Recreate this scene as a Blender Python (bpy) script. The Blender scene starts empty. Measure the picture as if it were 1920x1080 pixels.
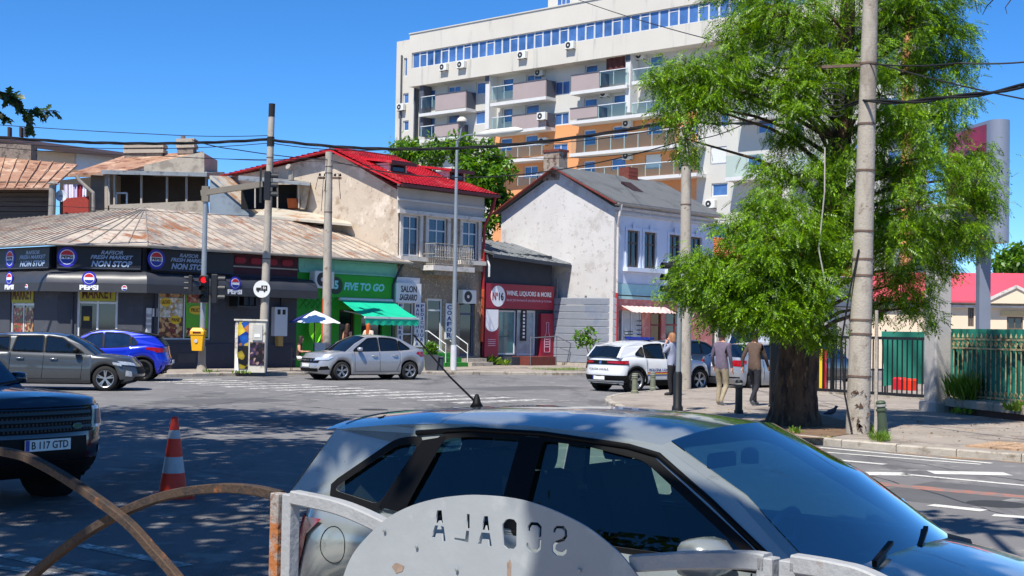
import bpy, bmesh, math, random
import numpy as np
from mathutils import Vector, Matrix
random.seed(7); rng = np.random.default_rng(7)
scn = bpy.context.scene; col = scn.collection
R = math.radians
# ------------------------------------------------------------------ camera
F = 2575.0; H = 1.85; PITCH = R(1.67); ROLL = R(1.0)
fwd = Vector((0, math.cos(PITCH), math.sin(PITCH))); up0 = Vector((0, -math.sin(PITCH), math.cos(PITCH))); r0 = Vector((1, 0, 0))
CR = r0*math.cos(ROLL) + up0*math.sin(ROLL); CU = -r0*math.sin(ROLL) + up0*math.cos(ROLL)
cd = bpy.data.cameras.new('camera'); cam = bpy.data.objects.new('camera', cd); col.objects.link(cam)
cd.sensor_width = 36; cd.lens = 36*F/1920; cd.clip_start = .05; cd.clip_end = 3000
m = Matrix((CR, CU, -fwd)).transposed().to_4x4(); m.translation = (0, 0, H); cam.matrix_world = m
scn.camera = cam
# ------------------------------------------------------------------ sky, sun, exposure
AZ, EL = R(26), R(58)
w = bpy.data.worlds.new('World'); scn.world = w; w.use_nodes = True
nt = w.node_tree; bg = nt.nodes['Background']; sky = nt.nodes.new('ShaderNodeTexSky')
sky.sky_type = 'NISHITA'; sky.sun_disc = False; sky.sun_elevation = EL; sky.sun_rotation = math.pi + AZ
sky.air_density = 0.6; sky.dust_density = 0.0; sky.ozone_density = 8.0; sky.altitude = 0
hsv = nt.nodes.new('ShaderNodeHueSaturation'); hsv.inputs['Saturation'].default_value = 1.18; nt.links.new(sky.outputs[0], hsv.inputs['Color']); nt.links.new(hsv.outputs[0], bg.inputs[0]); bg.inputs[1].default_value = 0.134
sd = bpy.data.lights.new('sun', 'SUN'); sd.energy = 4.9; sd.angle = R(.53); sd.color = (1, .95, .86)
sun = bpy.data.objects.new('sun', sd); col.objects.link(sun)
SD = Vector((math.sin(AZ)*math.cos(EL), math.cos(AZ)*math.cos(EL), -math.sin(EL)))
sun.rotation_euler = SD.to_track_quat('-Z', 'Y').to_euler()
scn.view_settings.view_transform = 'Standard'; scn.view_settings.look = 'None'; scn.view_settings.exposure = 0.56; scn.view_settings.gamma = 1
scn.view_settings.use_curve_mapping = False
scn.render.engine = 'CYCLES'
# ------------------------------------------------------------------ geometry of the view
def ray(px, py): return fwd + CR*((px-960)/F) + CU*((540-py)/F)
def G(px, py, z=0.0):
    r = ray(px, py); t = (z-H)/r.z; return Vector((r.x*t, r.y*t, z))
def P(px, py, Y):
    r = ray(px, py); t = Y/r.y; return Vector((r.x*t, Y, H+r.z*t))
SA = R(42); U = Vector((math.sin(SA), math.cos(SA), 0)); V = Vector((-math.cos(SA), math.sin(SA), 0))
def Wab(a, b, z=0): return U*a + V*b + Vector((0, 0, z))
class Fr:                      # a frame on the ground: x along a facade, y into the building, z up
    def __init__(s, o, ang):
        s.o = Vector((o[0], o[1], o[2] if len(o) > 2 else 0)); s.a = ang
        s.m = Matrix.Translation(s.o) @ Matrix.Rotation(ang, 4, 'Z'); s.i = s.m.inverted()
    def loc(s, p): return s.i @ Vector(p)
    def _hit(s, px, py, ax, v):
        r = ray(px, py); c = s.i @ Vector((0, 0, H)); d = s.i.to_3x3() @ r
        return c + d*((v-c[ax])/d[ax])
    def y(s, px, py, y0=0.0): p = s._hit(px, py, 1, y0); return p.x, p.z
    def x(s, px, py, x0=0.0): p = s._hit(px, py, 0, x0); return p.y, p.z
    def z(s, px, py, z0=0.0): p = s._hit(px, py, 2, z0); return p.x, p.y
ANG_U = math.atan2(U.y, U.x); ANG_V = math.atan2(-V.y, -V.x)
ID = Fr((0, 0, 0), 0)
# ------------------------------------------------------------------ mesh builder
WM = {}
class MB:
    def __init__(s): s.v = []; s.f = []; s.mi = []; s.cm = 0
    def add(s, vs, fs):
        n = len(s.v); s.v += [tuple(p) for p in vs]; s.f += [tuple(i+n for i in f) for f in fs]; s.mi += [s.cm]*len(fs); return s
    def box(s, x0, x1, y0, y1, z0, z1):
        return s.add([(x0,y0,z0),(x1,y0,z0),(x1,y1,z0),(x0,y1,z0),(x0,y0,z1),(x1,y0,z1),(x1,y1,z1),(x0,y1,z1)],
                     [(0,3,2,1),(4,5,6,7),(0,1,5,4),(1,2,6,5),(2,3,7,6),(3,0,4,7)])
    def rbox(s, x0, x1, y0, y1, z0, z1, b=.02):       # box with chamfered edges along z and top
        o = [(x0+b,y0),(x1-b,y0),(x1,y0+b),(x1,y1-b),(x1-b,y1),(x0+b,y1),(x0,y1-b),(x0,y0+b)]
        i = [(min(max(x,x0+b),x1-b), min(max(y,y0+b),y1-b)) for x, y in o]
        vs = [(x,y,z0) for x,y in o]+[(x,y,z1-b) for x,y in o]+[(x,y,z1) for x,y in i]
        fs = [tuple(reversed(range(8)))]+[(k,(k+1)%8,8+(k+1)%8,8+k) for k in range(8)]+[(8+k,8+(k+1)%8,16+(k+1)%8,16+k) for k in range(8)]+[tuple(range(16,24))]
        return s.add(vs, fs)
    def poly(s, pts): return s.add(pts, [tuple(range(len(pts)))])
    def prism(s, pts, vec):
        n = len(pts); v = Vector(vec); pts = [Vector(p) for p in pts]
        fs = [tuple(range(n)), tuple(reversed(range(n, 2*n)))]+[((k+1)%n, k, n+k, n+(k+1)%n) for k in range(n)]
        return s.add(pts+[p+v for p in pts], fs)
    def tube(s, pts, r, n=8, cap=True):
        pts = [Vector(p) for p in pts]; rs = r if isinstance(r, (list, tuple)) else [r]*len(pts); vs = []; fs = []
        pv = None
        for k, p in enumerate(pts):
            t = (pts[min(k+1,len(pts)-1)]-pts[max(k-1,0)]).normalized()
            if pv is None: a = t.orthogonal().normalized()
            else: a = (pv - t*pv.dot(t)).normalized()
            pv = a; b = t.cross(a)
            for j in range(n):
                q = 2*math.pi*(j+.5)/n; vs.append(p+(a*math.cos(q)+b*math.sin(q))*rs[k])
        for k in range(len(pts)-1):
            for j in range(n): fs.append((k*n+j, k*n+(j+1)%n, (k+1)*n+(j+1)%n, (k+1)*n+j))
        if cap: fs.append(tuple(reversed(range(n)))); fs.append(tuple(range((len(pts)-1)*n, len(pts)*n)))
        return s.add(vs, fs)
    def bar(s, p, q, wx, wz, up=(0,0,1)):            # rectangular bar from p to q
        p = Vector(p); q = Vector(q); t = (q-p).normalized(); a = t.cross(Vector(up)).normalized(); b = a.cross(t)
        c = [(-1,-1),(1,-1),(1,1),(-1,1)]
        return s.add([o+a*(i*wx/2)+b*(j*wz/2) for o in (p,q) for i,j in c], [(3,2,1,0),(4,5,6,7)]+[(k,(k+1)%4,4+(k+1)%4,4+k) for k in range(4)])
    def lathe(s, prof, n=20, o=(0,0,0), ax='z', cap=True):
        vs = []; fs = []; o = Vector(o)
        for r, h in prof:
            for j in range(n):
                q = 2*math.pi*j/n; c, d = r*math.cos(q), r*math.sin(q)
                vs.append(o+Vector({'z':(c,d,h),'y':(c,h,d),'x':(h,c,d)}[ax]))
        for k in range(len(prof)-1):
            for j in range(n): fs.append((k*n+j, k*n+(j+1)%n, (k+1)*n+(j+1)%n, (k+1)*n+j))
        if cap and prof[0][0] > 1e-4: fs.append(tuple(reversed(range(n))))
        if cap and prof[-1][0] > 1e-4: fs.append(tuple(range((len(prof)-1)*n, len(prof)*n)))
        return s.add(vs, fs)
    def grid(s, fn, nu, nv):
        vs = [fn(i/nu, j/nv) for j in range(nv+1) for i in range(nu+1)]
        return s.add(vs, [(j*(nu+1)+i, j*(nu+1)+i+1, (j+1)*(nu+1)+i+1, (j+1)*(nu+1)+i) for j in range(nv) for i in range(nu)])
    def build(s, name, mat, parent=None, fr=None, smooth=False, weld=False):
        me = bpy.data.meshes.new(name); me.from_pydata(s.v, [], s.f)
        mats = mat if isinstance(mat, (list, tuple)) else [mat]
        for k in mats: me.materials.append(k)
        if len(mats) > 1: me.polygons.foreach_set('material_index', s.mi)
        if weld or smooth:
            bm = bmesh.new(); bm.from_mesh(me); bmesh.ops.remove_doubles(bm, verts=bm.verts, dist=1e-4); bmesh.ops.recalc_face_normals(bm, faces=bm.faces); bm.to_mesh(me); bm.free()
        if smooth:
            me.polygons.foreach_set('use_smooth', [True]*len(me.polygons))
            if smooth is not True: me.set_sharp_from_angle(angle=R(smooth))
        return link(name, me, parent, fr)
def link(name, me, parent=None, fr=None):
    o = bpy.data.objects.new(name, me); col.objects.link(o)
    mw = fr.m if isinstance(fr, Fr) else fr
    if parent is not None:
        o.parent = parent; pm = WM[parent.name]
        if mw is None: mw = pm
        o.matrix_local = pm.inverted() @ mw
    else:
        if mw is None: mw = Matrix.Identity(4)
        o.matrix_world = mw
    WM[o.name] = mw.copy()
    return o
def thing(name, label, cat, fr=None, group=None):
    o = bpy.data.objects.new(name, None); col.objects.link(o); o.empty_display_size = .2
    mw = (fr.m if isinstance(fr, Fr) else fr) if fr is not None else Matrix.Identity(4)
    o.matrix_world = mw; WM[o.name] = mw.copy(); tag(o, label, cat, group); return o
def tag(o, label=None, cat=None, group=None, kind=None):
    if label: o['label'] = label
    if cat: o['category'] = cat
    if group: o['group'] = group
    if kind: o['kind'] = kind
    return o
def copy_tree(o, mw, label=None, parent=None):
    c = o.copy(); col.objects.link(c); WM[c.name] = mw.copy()
    if parent is None: c.matrix_world = mw
    else: c.parent = parent; c.matrix_local = WM[parent.name].inverted() @ mw
    if label: c['label'] = label
    for ch in [q for q in bpy.data.objects if q.parent == o]:
        copy_tree(ch, mw @ WM[o.name].inverted() @ WM[ch.name], None, c)
    return c
# ------------------------------------------------------------------ materials
def lin(c): return tuple(((v/255)/12.92 if v/255 <= .04045 else ((v/255+.055)/1.055)**2.4) for v in c)
MATS = {}
def M(name, c, rough=.7, metal=0, var=.12, scale=2.0, bump=0, bscale=60, spots=None, coat=0, spec=.5, stretch=(1,1,1), trans=0, alpha=None, emit=0):
    """c: sRGB 0-255 base colour. spots=(colour, coverage, scale): patches of a second colour (rust, dirt, peeling)."""
    if name in MATS: return MATS[name]
    mt = bpy.data.materials.new(name); mt.use_nodes = True; t = mt.node_tree; b = t.nodes['Principled BSDF']; MATS[name] = mt
    c = lin(c); N = t.nodes.new; L = t.links.new
    tc = N('ShaderNodeTexCoord'); mp = N('ShaderNodeMapping'); mp.inputs['Scale'].default_value = stretch; L(tc.outputs['Object'], mp.inputs[0])
    b.inputs['Roughness'].default_value = rough; b.inputs['Metallic'].default_value = metal; b.inputs['Specular IOR Level'].default_value = spec
    b.inputs['Coat Weight'].default_value = coat; b.inputs['Coat Roughness'].default_value = .03
    out = None
    if var:
        n = N('ShaderNodeTexNoise'); n.inputs['Scale'].default_value = scale; n.inputs['Detail'].default_value = 6; n.inputs['Roughness'].default_value = .65; L(mp.outputs[0], n.inputs[0])
        rp = N('ShaderNodeValToRGB'); rp.color_ramp.elements[0].position = .3; rp.color_ramp.elements[1].position = .72
        rp.color_ramp.elements[0].color = tuple(v*(1-var) for v in c)+(1,); rp.color_ramp.elements[1].color = tuple(min(1, v*(1+var)) for v in c)+(1,)
        L(n.outputs[0], rp.inputs[0]); out = rp.outputs[0]
    if spots:
        layers = spots if isinstance(spots, list) else [spots]
        for k, sp in enumerate(layers):
            n2 = N('ShaderNodeTexNoise'); n2.inputs['Scale'].default_value = sp[2]; n2.inputs['Detail'].default_value = 8; n2.inputs['Roughness'].default_value = .7
            mv = N('ShaderNodeMapping'); mv.inputs['Location'].default_value = (17.3*(k+1), 5.1, 3.7); mv.inputs['Scale'].default_value = sp[3] if len(sp) > 3 else (1,1,1)
            L(tc.outputs['Object'], mv.inputs[0]); L(mv.outputs[0], n2.inputs[0])
            r2 = N('ShaderNodeValToRGB'); e = 1-sp[1]; r2.color_ramp.elements[0].position = max(0, e*.5+.2); r2.color_ramp.elements[1].position = min(1, e*.5+.29)
            L(n2.outputs[0], r2.inputs[0]); mx = N('ShaderNodeMix'); mx.data_type = 'RGBA'; L(r2.outputs[0], mx.inputs[0])
            if out: L(out, mx.inputs[6])
            else: mx.inputs[6].default_value = c+(1,)
            mx.inputs[7].default_value = lin(sp[0])+(1,); out = mx.outputs[2]
    if out: L(out, b.inputs['Base Color'])
    else: b.inputs['Base Color'].default_value = c+(1,)
    if bump:
        n3 = N('ShaderNodeTexNoise'); n3.inputs['Scale'].default_value = bscale; n3.inputs['Detail'].default_value = 5; L(mp.outputs[0], n3.inputs[0])
        bp = N('ShaderNodeBump'); bp.inputs['Strength'].default_value = bump; bp.inputs['Distance'].default_value = .02; L(n3.outputs[0], bp.inputs['Height']); L(bp.outputs[0], b.inputs['Normal'])
    if emit:
        b.inputs['Emission Color'].default_value = c+(1,); b.inputs['Emission Strength'].default_value = emit
    return mt
def glass_mat(name, c, alpha):          # tinted sheet glass: sharp reflections over a partly clear body
    if name in MATS: return MATS[name]
    mt = bpy.data.materials.new(name); mt.use_nodes = True; t = mt.node_tree; t.nodes.clear(); N = t.nodes.new; L = t.links.new; MATS[name] = mt
    o = N('ShaderNodeOutputMaterial'); tr = N('ShaderNodeBsdfTransparent'); tr.inputs[0].default_value = lin(c)+(1,)
    gl = N('ShaderNodeBsdfGlossy'); gl.inputs['Roughness'].default_value = .01
    fr = N('ShaderNodeFresnel'); ge = N('ShaderNodeNewGeometry'); io = N('ShaderNodeMath'); io.operation = 'MULTIPLY_ADD'; io.inputs[1].default_value = -.8333; io.inputs[2].default_value = 1.5; L(ge.outputs['Backfacing'], io.inputs[0]); L(io.outputs[0], fr.inputs[0]); ad = N('ShaderNodeMath'); ad.operation = 'MULTIPLY_ADD'; ad.inputs[1].default_value = 1.3; ad.inputs[2].default_value = alpha; ad.use_clamp = True
    L(fr.outputs[0], ad.inputs[0]); mx = N('ShaderNodeMixShader'); L(ad.outputs[0], mx.inputs[0]); L(tr.outputs[0], mx.inputs[1]); L(gl.outputs[0], mx.inputs[2]); L(mx.outputs[0], o.inputs[0])
    return mt
def leaf_mat(name, c1, c2, tl=.35):
    mt = bpy.data.materials.new(name); mt.use_nodes = True; t = mt.node_tree; t.nodes.clear(); N = t.nodes.new; L = t.links.new; MATS[name] = mt
    o = N('ShaderNodeOutputMaterial'); g = N('ShaderNodeNewGeometry'); rp = N('ShaderNodeValToRGB')
    rp.color_ramp.elements[0].color = lin(c1)+(1,); rp.color_ramp.elements[1].color = lin(c2)+(1,); L(g.outputs['Random Per Island'], rp.inputs[0])
    d = N('ShaderNodeBsdfPrincipled'); d.inputs['Roughness'].default_value = .45; L(rp.outputs[0], d.inputs['Base Color'])
    tr = N('ShaderNodeBsdfTranslucent'); hs = N('ShaderNodeHueSaturation'); hs.inputs['Hue'].default_value = .48; hs.inputs['Saturation'].default_value = 1.18; hs.inputs['Value'].default_value = 1.5
    L(rp.outputs[0], hs.inputs['Color']); L(hs.outputs[0], tr.inputs[0])
    mx = N('ShaderNodeMixShader'); mx.inputs[0].default_value = tl; L(d.outputs[0], mx.inputs[1]); L(tr.outputs[0], mx.inputs[2]); L(mx.outputs[0], o.inputs[0])
    return mt
# ------------------------------------------------------------------ text as mesh, fitted to a box
def text_mesh(s, bold=0.0, shear=0.0, extrude=.004):
    cu = bpy.data.curves.new('t', 'FONT'); cu.body = s; cu.size = 1; cu.offset = bold; cu.shear = shear; cu.extrude = extrude; cu.resolution_u = 3
    o = bpy.data.objects.new('t', cu); col.objects.link(o); bpy.context.view_layer.update()
    me = bpy.data.meshes.new_from_object(o.evaluated_get(bpy.context.evaluated_depsgraph_get())); bpy.data.objects.remove(o); bpy.data.curves.remove(cu)
    return me
def text(s, x0, x1, z0, z1, y, mat, parent, fr, bold=0.0, shear=0.0, name='lettering', th=.006, mirror=False):
    me = text_mesh(s, bold, shear); n = len(me.vertices); a = np.empty(n*3); me.vertices.foreach_get('co', a); a = a.reshape(-1, 3)
    mn, mxx = a.min(0), a.max(0); b = np.empty_like(a)
    b[:, 0] = x0 + (a[:, 0]-mn[0])/(mxx[0]-mn[0])*(x1-x0); b[:, 2] = z0 + (a[:, 1]-mn[1])/(mxx[1]-mn[1])*(z1-z0)
    b[:, 1] = y - (a[:, 2]-mn[2])/max(1e-6, (mxx[2]-mn[2]))*th
    me.vertices.foreach_set('co', b.ravel()); me.materials.clear(); me.materials.append(mat); me.update()
    return link(name, me, parent, fr)
def disc(mb, cx, cz, rx, rz, y, n=28, y2=None):
    pts = [(cx+rx*math.cos(2*math.pi*k/n), y, cz+rz*math.sin(2*math.pi*k/n)) for k in range(n)]
    mb.prism(pts, (0, (y2-y) if y2 is not None else .01, 0)); return mb
def wall(x0, x1, z0, z1, holes, depth=.22, y=0.0):     # a wall front with real openings and their reveals
    mb = MB(); xs = sorted({x0, x1} | {min(max(v, x0), x1) for h in holes for v in h[:2]}); zs = sorted({z0, z1} | {min(max(v, z0), z1) for h in holes for v in h[2:4]})
    for a, b in zip(xs, xs[1:]):
        for c, d in zip(zs, zs[1:]):
            mx, mz = (a+b)/2, (c+d)/2
            if any(h[0] < mx < h[1] and h[2] < mz < h[3] for h in holes): continue
            mb.add([(a,y,c),(b,y,c),(b,y,d),(a,y,d)], [(0,1,2,3)])
    for h in holes:
        a, b, c, d = h[:4]; e = y+depth
        mb.add([(a,y,c),(b,y,c),(b,e,c),(a,e,c)], [(3,2,1,0)]); mb.add([(a,y,d),(b,y,d),(b,e,d),(a,e,d)], [(0,1,2,3)])
        mb.add([(a,y,c),(a,y,d),(a,e,d),(a,e,c)], [(0,1,2,3)]); mb.add([(b,y,c),(b,y,d),(b,e,d),(b,e,c)], [(3,2,1,0)])
    return mb
def window(x0, x1, z0, z1, y, parent, fr, fm, gm, cols=2, rows=(), fw=.06, name='window', sill=None, depth=.05, back=None):
    """frame ring with mullions and rows (fractions), one pane per cell, set at depth y."""
    f = MB(); f.box(x0, x0+fw, y-depth, y, z0, z1); f.box(x1-fw, x1, y-depth, y, z0, z1); f.box(x0+fw, x1-fw, y-depth, y, z0, z0+fw); f.box(x0+fw, x1-fw, y-depth, y, z1-fw, z1)
    xs = [x0+fw+(x1-x0-2*fw)*k/cols for k in range(cols+1)]; zs = [z0+fw]+[z0+(z1-z0)*r for r in rows]+[z1-fw]
    for v in xs[1:-1]: f.box(v-fw*.4, v+fw*.4, y-depth*.9, y, z0+fw, z1-fw)
    for v in zs[1:-1]: f.box(x0+fw, x1-fw, y-depth*.8, y, v-fw*.4, v+fw*.4)
    o = f.build(name, fm, parent, fr)
    for a, b in zip(xs, xs[1:]):
        for c, d in zip(zs, zs[1:]):
            MB().add([(a,y-.012,c),(b,y-.012,c),(b,y-.012,d),(a,y-.012,d)], [(0,1,2,3)]).build('pane', gm, o, fr)
    if sill: MB().box(x0-.08, x1+.08, y-sill, y, z0-.1, z0-.003).build('sill', fm, o, fr)
    return o
# ================================================================== SETTING
asphalt = M('asphalt', (112,110,110), .85, var=.16, scale=.35, bump=.5, bscale=90, spots=[((86,85,86), .34, .5, (1,.25,1)), ((136,133,129), .3, 1.6)])
pave = M('pavement_asphalt', (146,136,126), .9, var=.16, scale=.8, bump=.4, bscale=70, spots=[((120,110,101), .38, .9), ((166,156,143), .3, 2.2)])
kerbm = M('kerb_concrete', (168,160,148), .9, var=.2, scale=3, bump=.5, bscale=50, spots=((120,108,92), .35, 2.5))
paint = M('road_paint', (214,211,203), .7, var=.1, scale=2, bump=.3, bscale=80, spots=[((128,126,124), .5, 4), ((114,112,111), .42, 16)])
redpaint = M('worn_red_paint', (158,104,88), .8, var=.15, scale=3, spots=((112,108,106), .45, 4))
sandm = M('gutter_dust', (150,124,96), .95, var=.25, scale=2, spots=((115,110,106), .45, 3))
tag(MB().box(-900, 900, -400, 1400, -.6, -.004).build('ground', asphalt), kind='structure')
road = tag(MB().poly([(-300,-60,0),(300,-60,0),(300,330,0),(-300,330,0)]).build('road', asphalt), kind='structure')
def pline_offset(pts, d):
    out = []
    for k, p in enumerate(pts):
        t = (pts[min(k+1,len(pts)-1)]-pts[max(k-1,0)]).normalized(); out.append(p+Vector((-t.y, t.x, 0))*d)
    return out
def resample(pts, step):
    out = [pts[0].copy()]; acc = 0
    for a, b in zip(pts, pts[1:]):
        L = (b-a).length; s = step-acc
        while s <= L: out.append(a+(b-a)*(s/L)); s += step
        acc = (acc+L) % step
    return out
def smooth_line(pts, n=3):
    for _ in range(n):
        q = [pts[0]]
        for a, b in zip(pts, pts[1:]): q += [a*.75+b*.25, a*.25+b*.75]
        pts = q+[pts[-1]]
    return pts
def pavement(name, kerb, rest, side, step=1.0, keep=lambda p: True, h=.12):
    """kerb: polyline in plan; rest closes the area; side=+1 if the pavement lies to the left of the kerb line."""
    inner = pline_offset(kerb, .16*side)
    top = MB(); pts = [Vector((p.x,p.y,h-.004)) for p in inner]+[Vector((p.x,p.y,h-.004)) for p in rest]
    bm = bmesh.new(); vs = [bm.verts.new(p) for p in pts]; fc = bm.faces.new(vs); bmesh.ops.triangulate(bm, faces=[fc]); bmesh.ops.recalc_face_normals(bm, faces=bm.faces)
    me = bpy.data.meshes.new(name); bm.to_mesh(me); bm.free(); me.materials.append(pave)
    if me.polygons[0].normal.z < 0: me.flip_normals()
    o = tag(link(name, me), kind='structure')
    ks = resample(kerb, step); ki = pline_offset(ks, .16*side)
    far = MB()
    for k in range(len(ks)-1):
        a, b, c, d = ks[k], ks[k+1], ki[k+1], ki[k]; e = (b-a)*(.008/step)
        a, d = a+e, d+e; b, c = b-e, c-e; q = [a, b, c, d] if side > 0 else [b, a, d, c]
        hh = h+random.uniform(-.006, .008); t = (d-a).normalized()*.02*1
        mb = MB(); z0 = -.02
        outer0, outer1 = (q[0], q[1]); vs = [(q[i].x,q[i].y,z0) for i in range(4)]+[(q[i].x,q[i].y,hh-.02 if i < 2 else hh) for i in range(4)]
        o0 = q[0]+(q[3]-q[0]).normalized()*.02; o1 = q[1]+(q[2]-q[1]).normalized()*.02
        vs += [(o0.x,o0.y,hh),(o1.x,o1.y,hh)]
        mb.add(vs, [(0,1,5,4),(4,5,9,8),(8,9,6,7),(1,2,6,9,5),(2,3,7,6),(3,0,4,8,7)])
        if keep((a+b)/2): mb.build('kerb_stone', kerbm, o)
        else: far.add(mb.v, mb.f)
    if far.v: tag(far.build('kerb_run', kerbm, o), kind='stuff')
    return o
# the pavement we stand on, behind the railing
near_side = pavement('pavement_near', [Wab(3.75, 90), Wab(3.75, -30)], [Wab(-25,-30), Wab(-25,90)], -1, keep=lambda p: 0 < p.y < 14 and abs(p.x) < 5)
# the block with the big tree, right of the crossing
cn = smooth_line([Wab(20.2,9.5), Wab(20.3,11.5), Wab(21.4,14.6), Wab(24.4,18.6), Wab(28.0,22.2), Wab(32,23.7), Wab(40,24.2)], 3)
k2 = [Wab(20.2,-40)]+cn+[Wab(140,24.2)]
pav_tree = pavement('pavement_tree_corner', k2, [Wab(140,-40)], -1, keep=lambda p: p.y < 50 and p.x < 13)
# the shop side, left and ahead
g = [G(300,708), G(480,703.8), G(800,702.2), G(1000,703.3), G(1110,704.6)]
k3 = [Wab(22.6,110), Wab(22.6,52)]+smooth_line([Wab(22.6,50), Wab(23,44.5), Wab(24.6,40.6)]+g+[Wab(60,34.6)], 2)+[Wab(160,34.6)]
pav_shop = pavement('pavement_shop_side', k3, [Wab(160,110)], 1, keep=lambda p: p.y < 66 and -17 < p.x < 8)
# ---- paint on the road
def strip(p, q, wd, mt, name, z=.004, parent=road):
    t = (q-p).normalized(); n = Vector((-t.y, t.x, 0))*(wd/2)
    return MB().poly([(v.x,v.y,z) for v in (p-n, q-n, q+n, p+n)]).build(name, mt, parent)
for k in range(13):
    b = 23.6-.2+k*1.17; L0 = 24.0; strip(Wab(L0, b), Wab(L0+3.3+(.05*math.sin(k*7)), b), .52, paint, 'crosswalk_stripe')
def bline(pxs, wd, mt, name, z=.004):
    pts = [G(*p) for p in pxs]; return strip(pts[0], pts[1], wd, mt, name, z)
paint2 = M('fresh_road_paint', (206,203,196), .7, var=.1, scale=2, bump=.3, bscale=80, spots=[((140,137,134), .3, 6), ((120,118,116), .26, 20)])
bline([(1535,839), (1860,869)], .14, paint2, 'edge_line'); bline([(1545,848), (1840,871)], .12, paint2, 'edge_line')
bline([(1560,862), (1660,871)], .16, paint2, 'lane_dash'); bline([(1600,888), (1700,889)], .42, paint2, 'lane_arrow'); bline([(1690,889), (1925,911)], .13, paint2, 'lane_line')
bline([(1745,886), (1890,889)], .42, paint2, 'lane_arrow'); bline([(1620,905), (1980,938)], .36, redpaint, 'worn_red_line', .003)
bline([(1745,947), (1845,958)], .2, paint2, 'lane_dash'); bline([(1862,966), (1990,976)], .2, paint2, 'lane_dash'); bline([(860,757), (1085,751)], .12, paint, 'stop_line', .0045)
bline([(600,712), (790,713)], .12, paint, 'lane_dash'); bline([(830,722), (1080,723)], .12, paint, 'lane_line'); bline([(1000,716), (1040,717)], .2, paint, 'lane_dash')
# parking bay lines beside the railing
for p, q, wd in (((-20,1035),(330,1105),.16), ((150,1022),(350,1062),.14), ((-20,1062),(210,1090),.12)):
    bline([p, q], wd, paint, 'parking_line')
# dust and dead leaves swept against the kerb by the tree
gp = [Wab(20.2-.02, 2+k*.45) for k in range(19)]
mb = MB()
for k in range(len(gp)-1):
    w0, w1 = (.22+.12*math.sin(k*1.7)), (.22+.12*math.sin((k+1)*1.7)); a, b = gp[k], gp[k+1]
    mb.poly([(a-U*w0).to_tuple()[:2]+(.0035,), (b-U*w1).to_tuple()[:2]+(.0035,), b.to_tuple()[:2]+(.0035,), a.to_tuple()[:2]+(.0035,)])
mb.build('gutter_dust', sandm, road)
# tactile paving and bare earth round the tree
tact = M('tactile_paving', (170,140,112), .9, var=.2, scale=8, bump=.4, bscale=40, spots=((140,116,94), .4, 4))
tp = thing('tactile_paving', 'ochre tactile paving slabs in the pavement by the kerb at the right edge', 'paving')
for i in range(3):
    for j in range(7):
        a0, b0 = 20.75+i*.42, 9.1-j*.42
        mb = MB(); q = [Wab(a0,b0), Wab(a0+.4,b0), Wab(a0+.4,b0-.4), Wab(a0,b0-.4)]; mb.prism([(v.x,v.y,.145) for v in q], (0,0,-.05))
        for e in range(3):
            for h_ in range(3):
                c = Wab(a0+.08+e*.12, b0-.08-h_*.12); mb.lathe([(.03,.145),(.02,.153)], 6, (c.x,c.y,0))
        mb.build('slab', tact, tp)

# tar-sealed cracks, patches and drain covers in the asphalt
tar = M('tar_seal', (52,52,54), .6, var=.2, scale=6); patchm = M('asphalt_patch', (88,87,88), .9, var=.15, scale=1.5, bump=.4, bscale=80)
def crackline(p, q, wd, amp, seed):
    rr = random.Random(seed); n = 22; t = (q-p).normalized(); nn = Vector((-t.y, t.x, 0)); o = 0; L_, R_ = [], []
    for k in range(n+1):
        o += rr.uniform(-amp, amp); c = p.lerp(q, k/n)+nn*o; h = wd*rr.uniform(.25, 1); L_.append((c+nn*h).to_tuple()[:2]+(.0022,)); R_.append((c-nn*h).to_tuple()[:2]+(.0022,))
    MB().add(L_+R_, [(n+1+k, n+2+k, k+1, k) for k in range(n)]).build('tar_crack', tar, road)
for k, (p, q, wd) in enumerate((((250,742),(900,752),.03), ((420,748),(640,768),.025), ((1620,855),(1920,905),.02), ((1500,850),(1920,985),.025), ((60,800),(620,842),.03), ((180,860),(520,905),.02), ((700,728),(1050,740),.03), ((300,770),(560,735),.025))): crackline(G(*p), G(*q), wd, .06, k)
for c, a, b in ((G(420,752), 1.6, .8), (G(980,728), 2.2, 1.0), (G(1780,925), 1.1, .7), (G(560,790), 1.3, .9)):
    q = [c+U*a+V*b, c-U*a+V*b, c-U*a-V*b, c+U*a-V*b]; MB().poly([(v.x,v.y,.0015) for v in q]).build('asphalt_patch', patchm, road)
for c in (G(700,768), G(1870,945)):
    MB().lathe([(0,.003),(.3,.003),(.33,.002)], 24, c).build('manhole_cover', M('cast_iron_cover',(70,68,66),.6,metal=.4,var=.2,scale=14,bump=.8,bscale=40), road)
# ================================================================== BUILDINGS
glassb = M('window_glass_blue', (40,58,84), .03, var=.35, scale=.35, spec=.9)
glassd = M('window_glass_dark', (22,26,32), .04, var=.4, scale=.6, spec=.8)
upvc = M('white_plastic_frame', (206,209,212), .4, var=.04)
dark_in = M('dark_interior', (18,17,17), .9, var=.3, scale=1)
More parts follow.
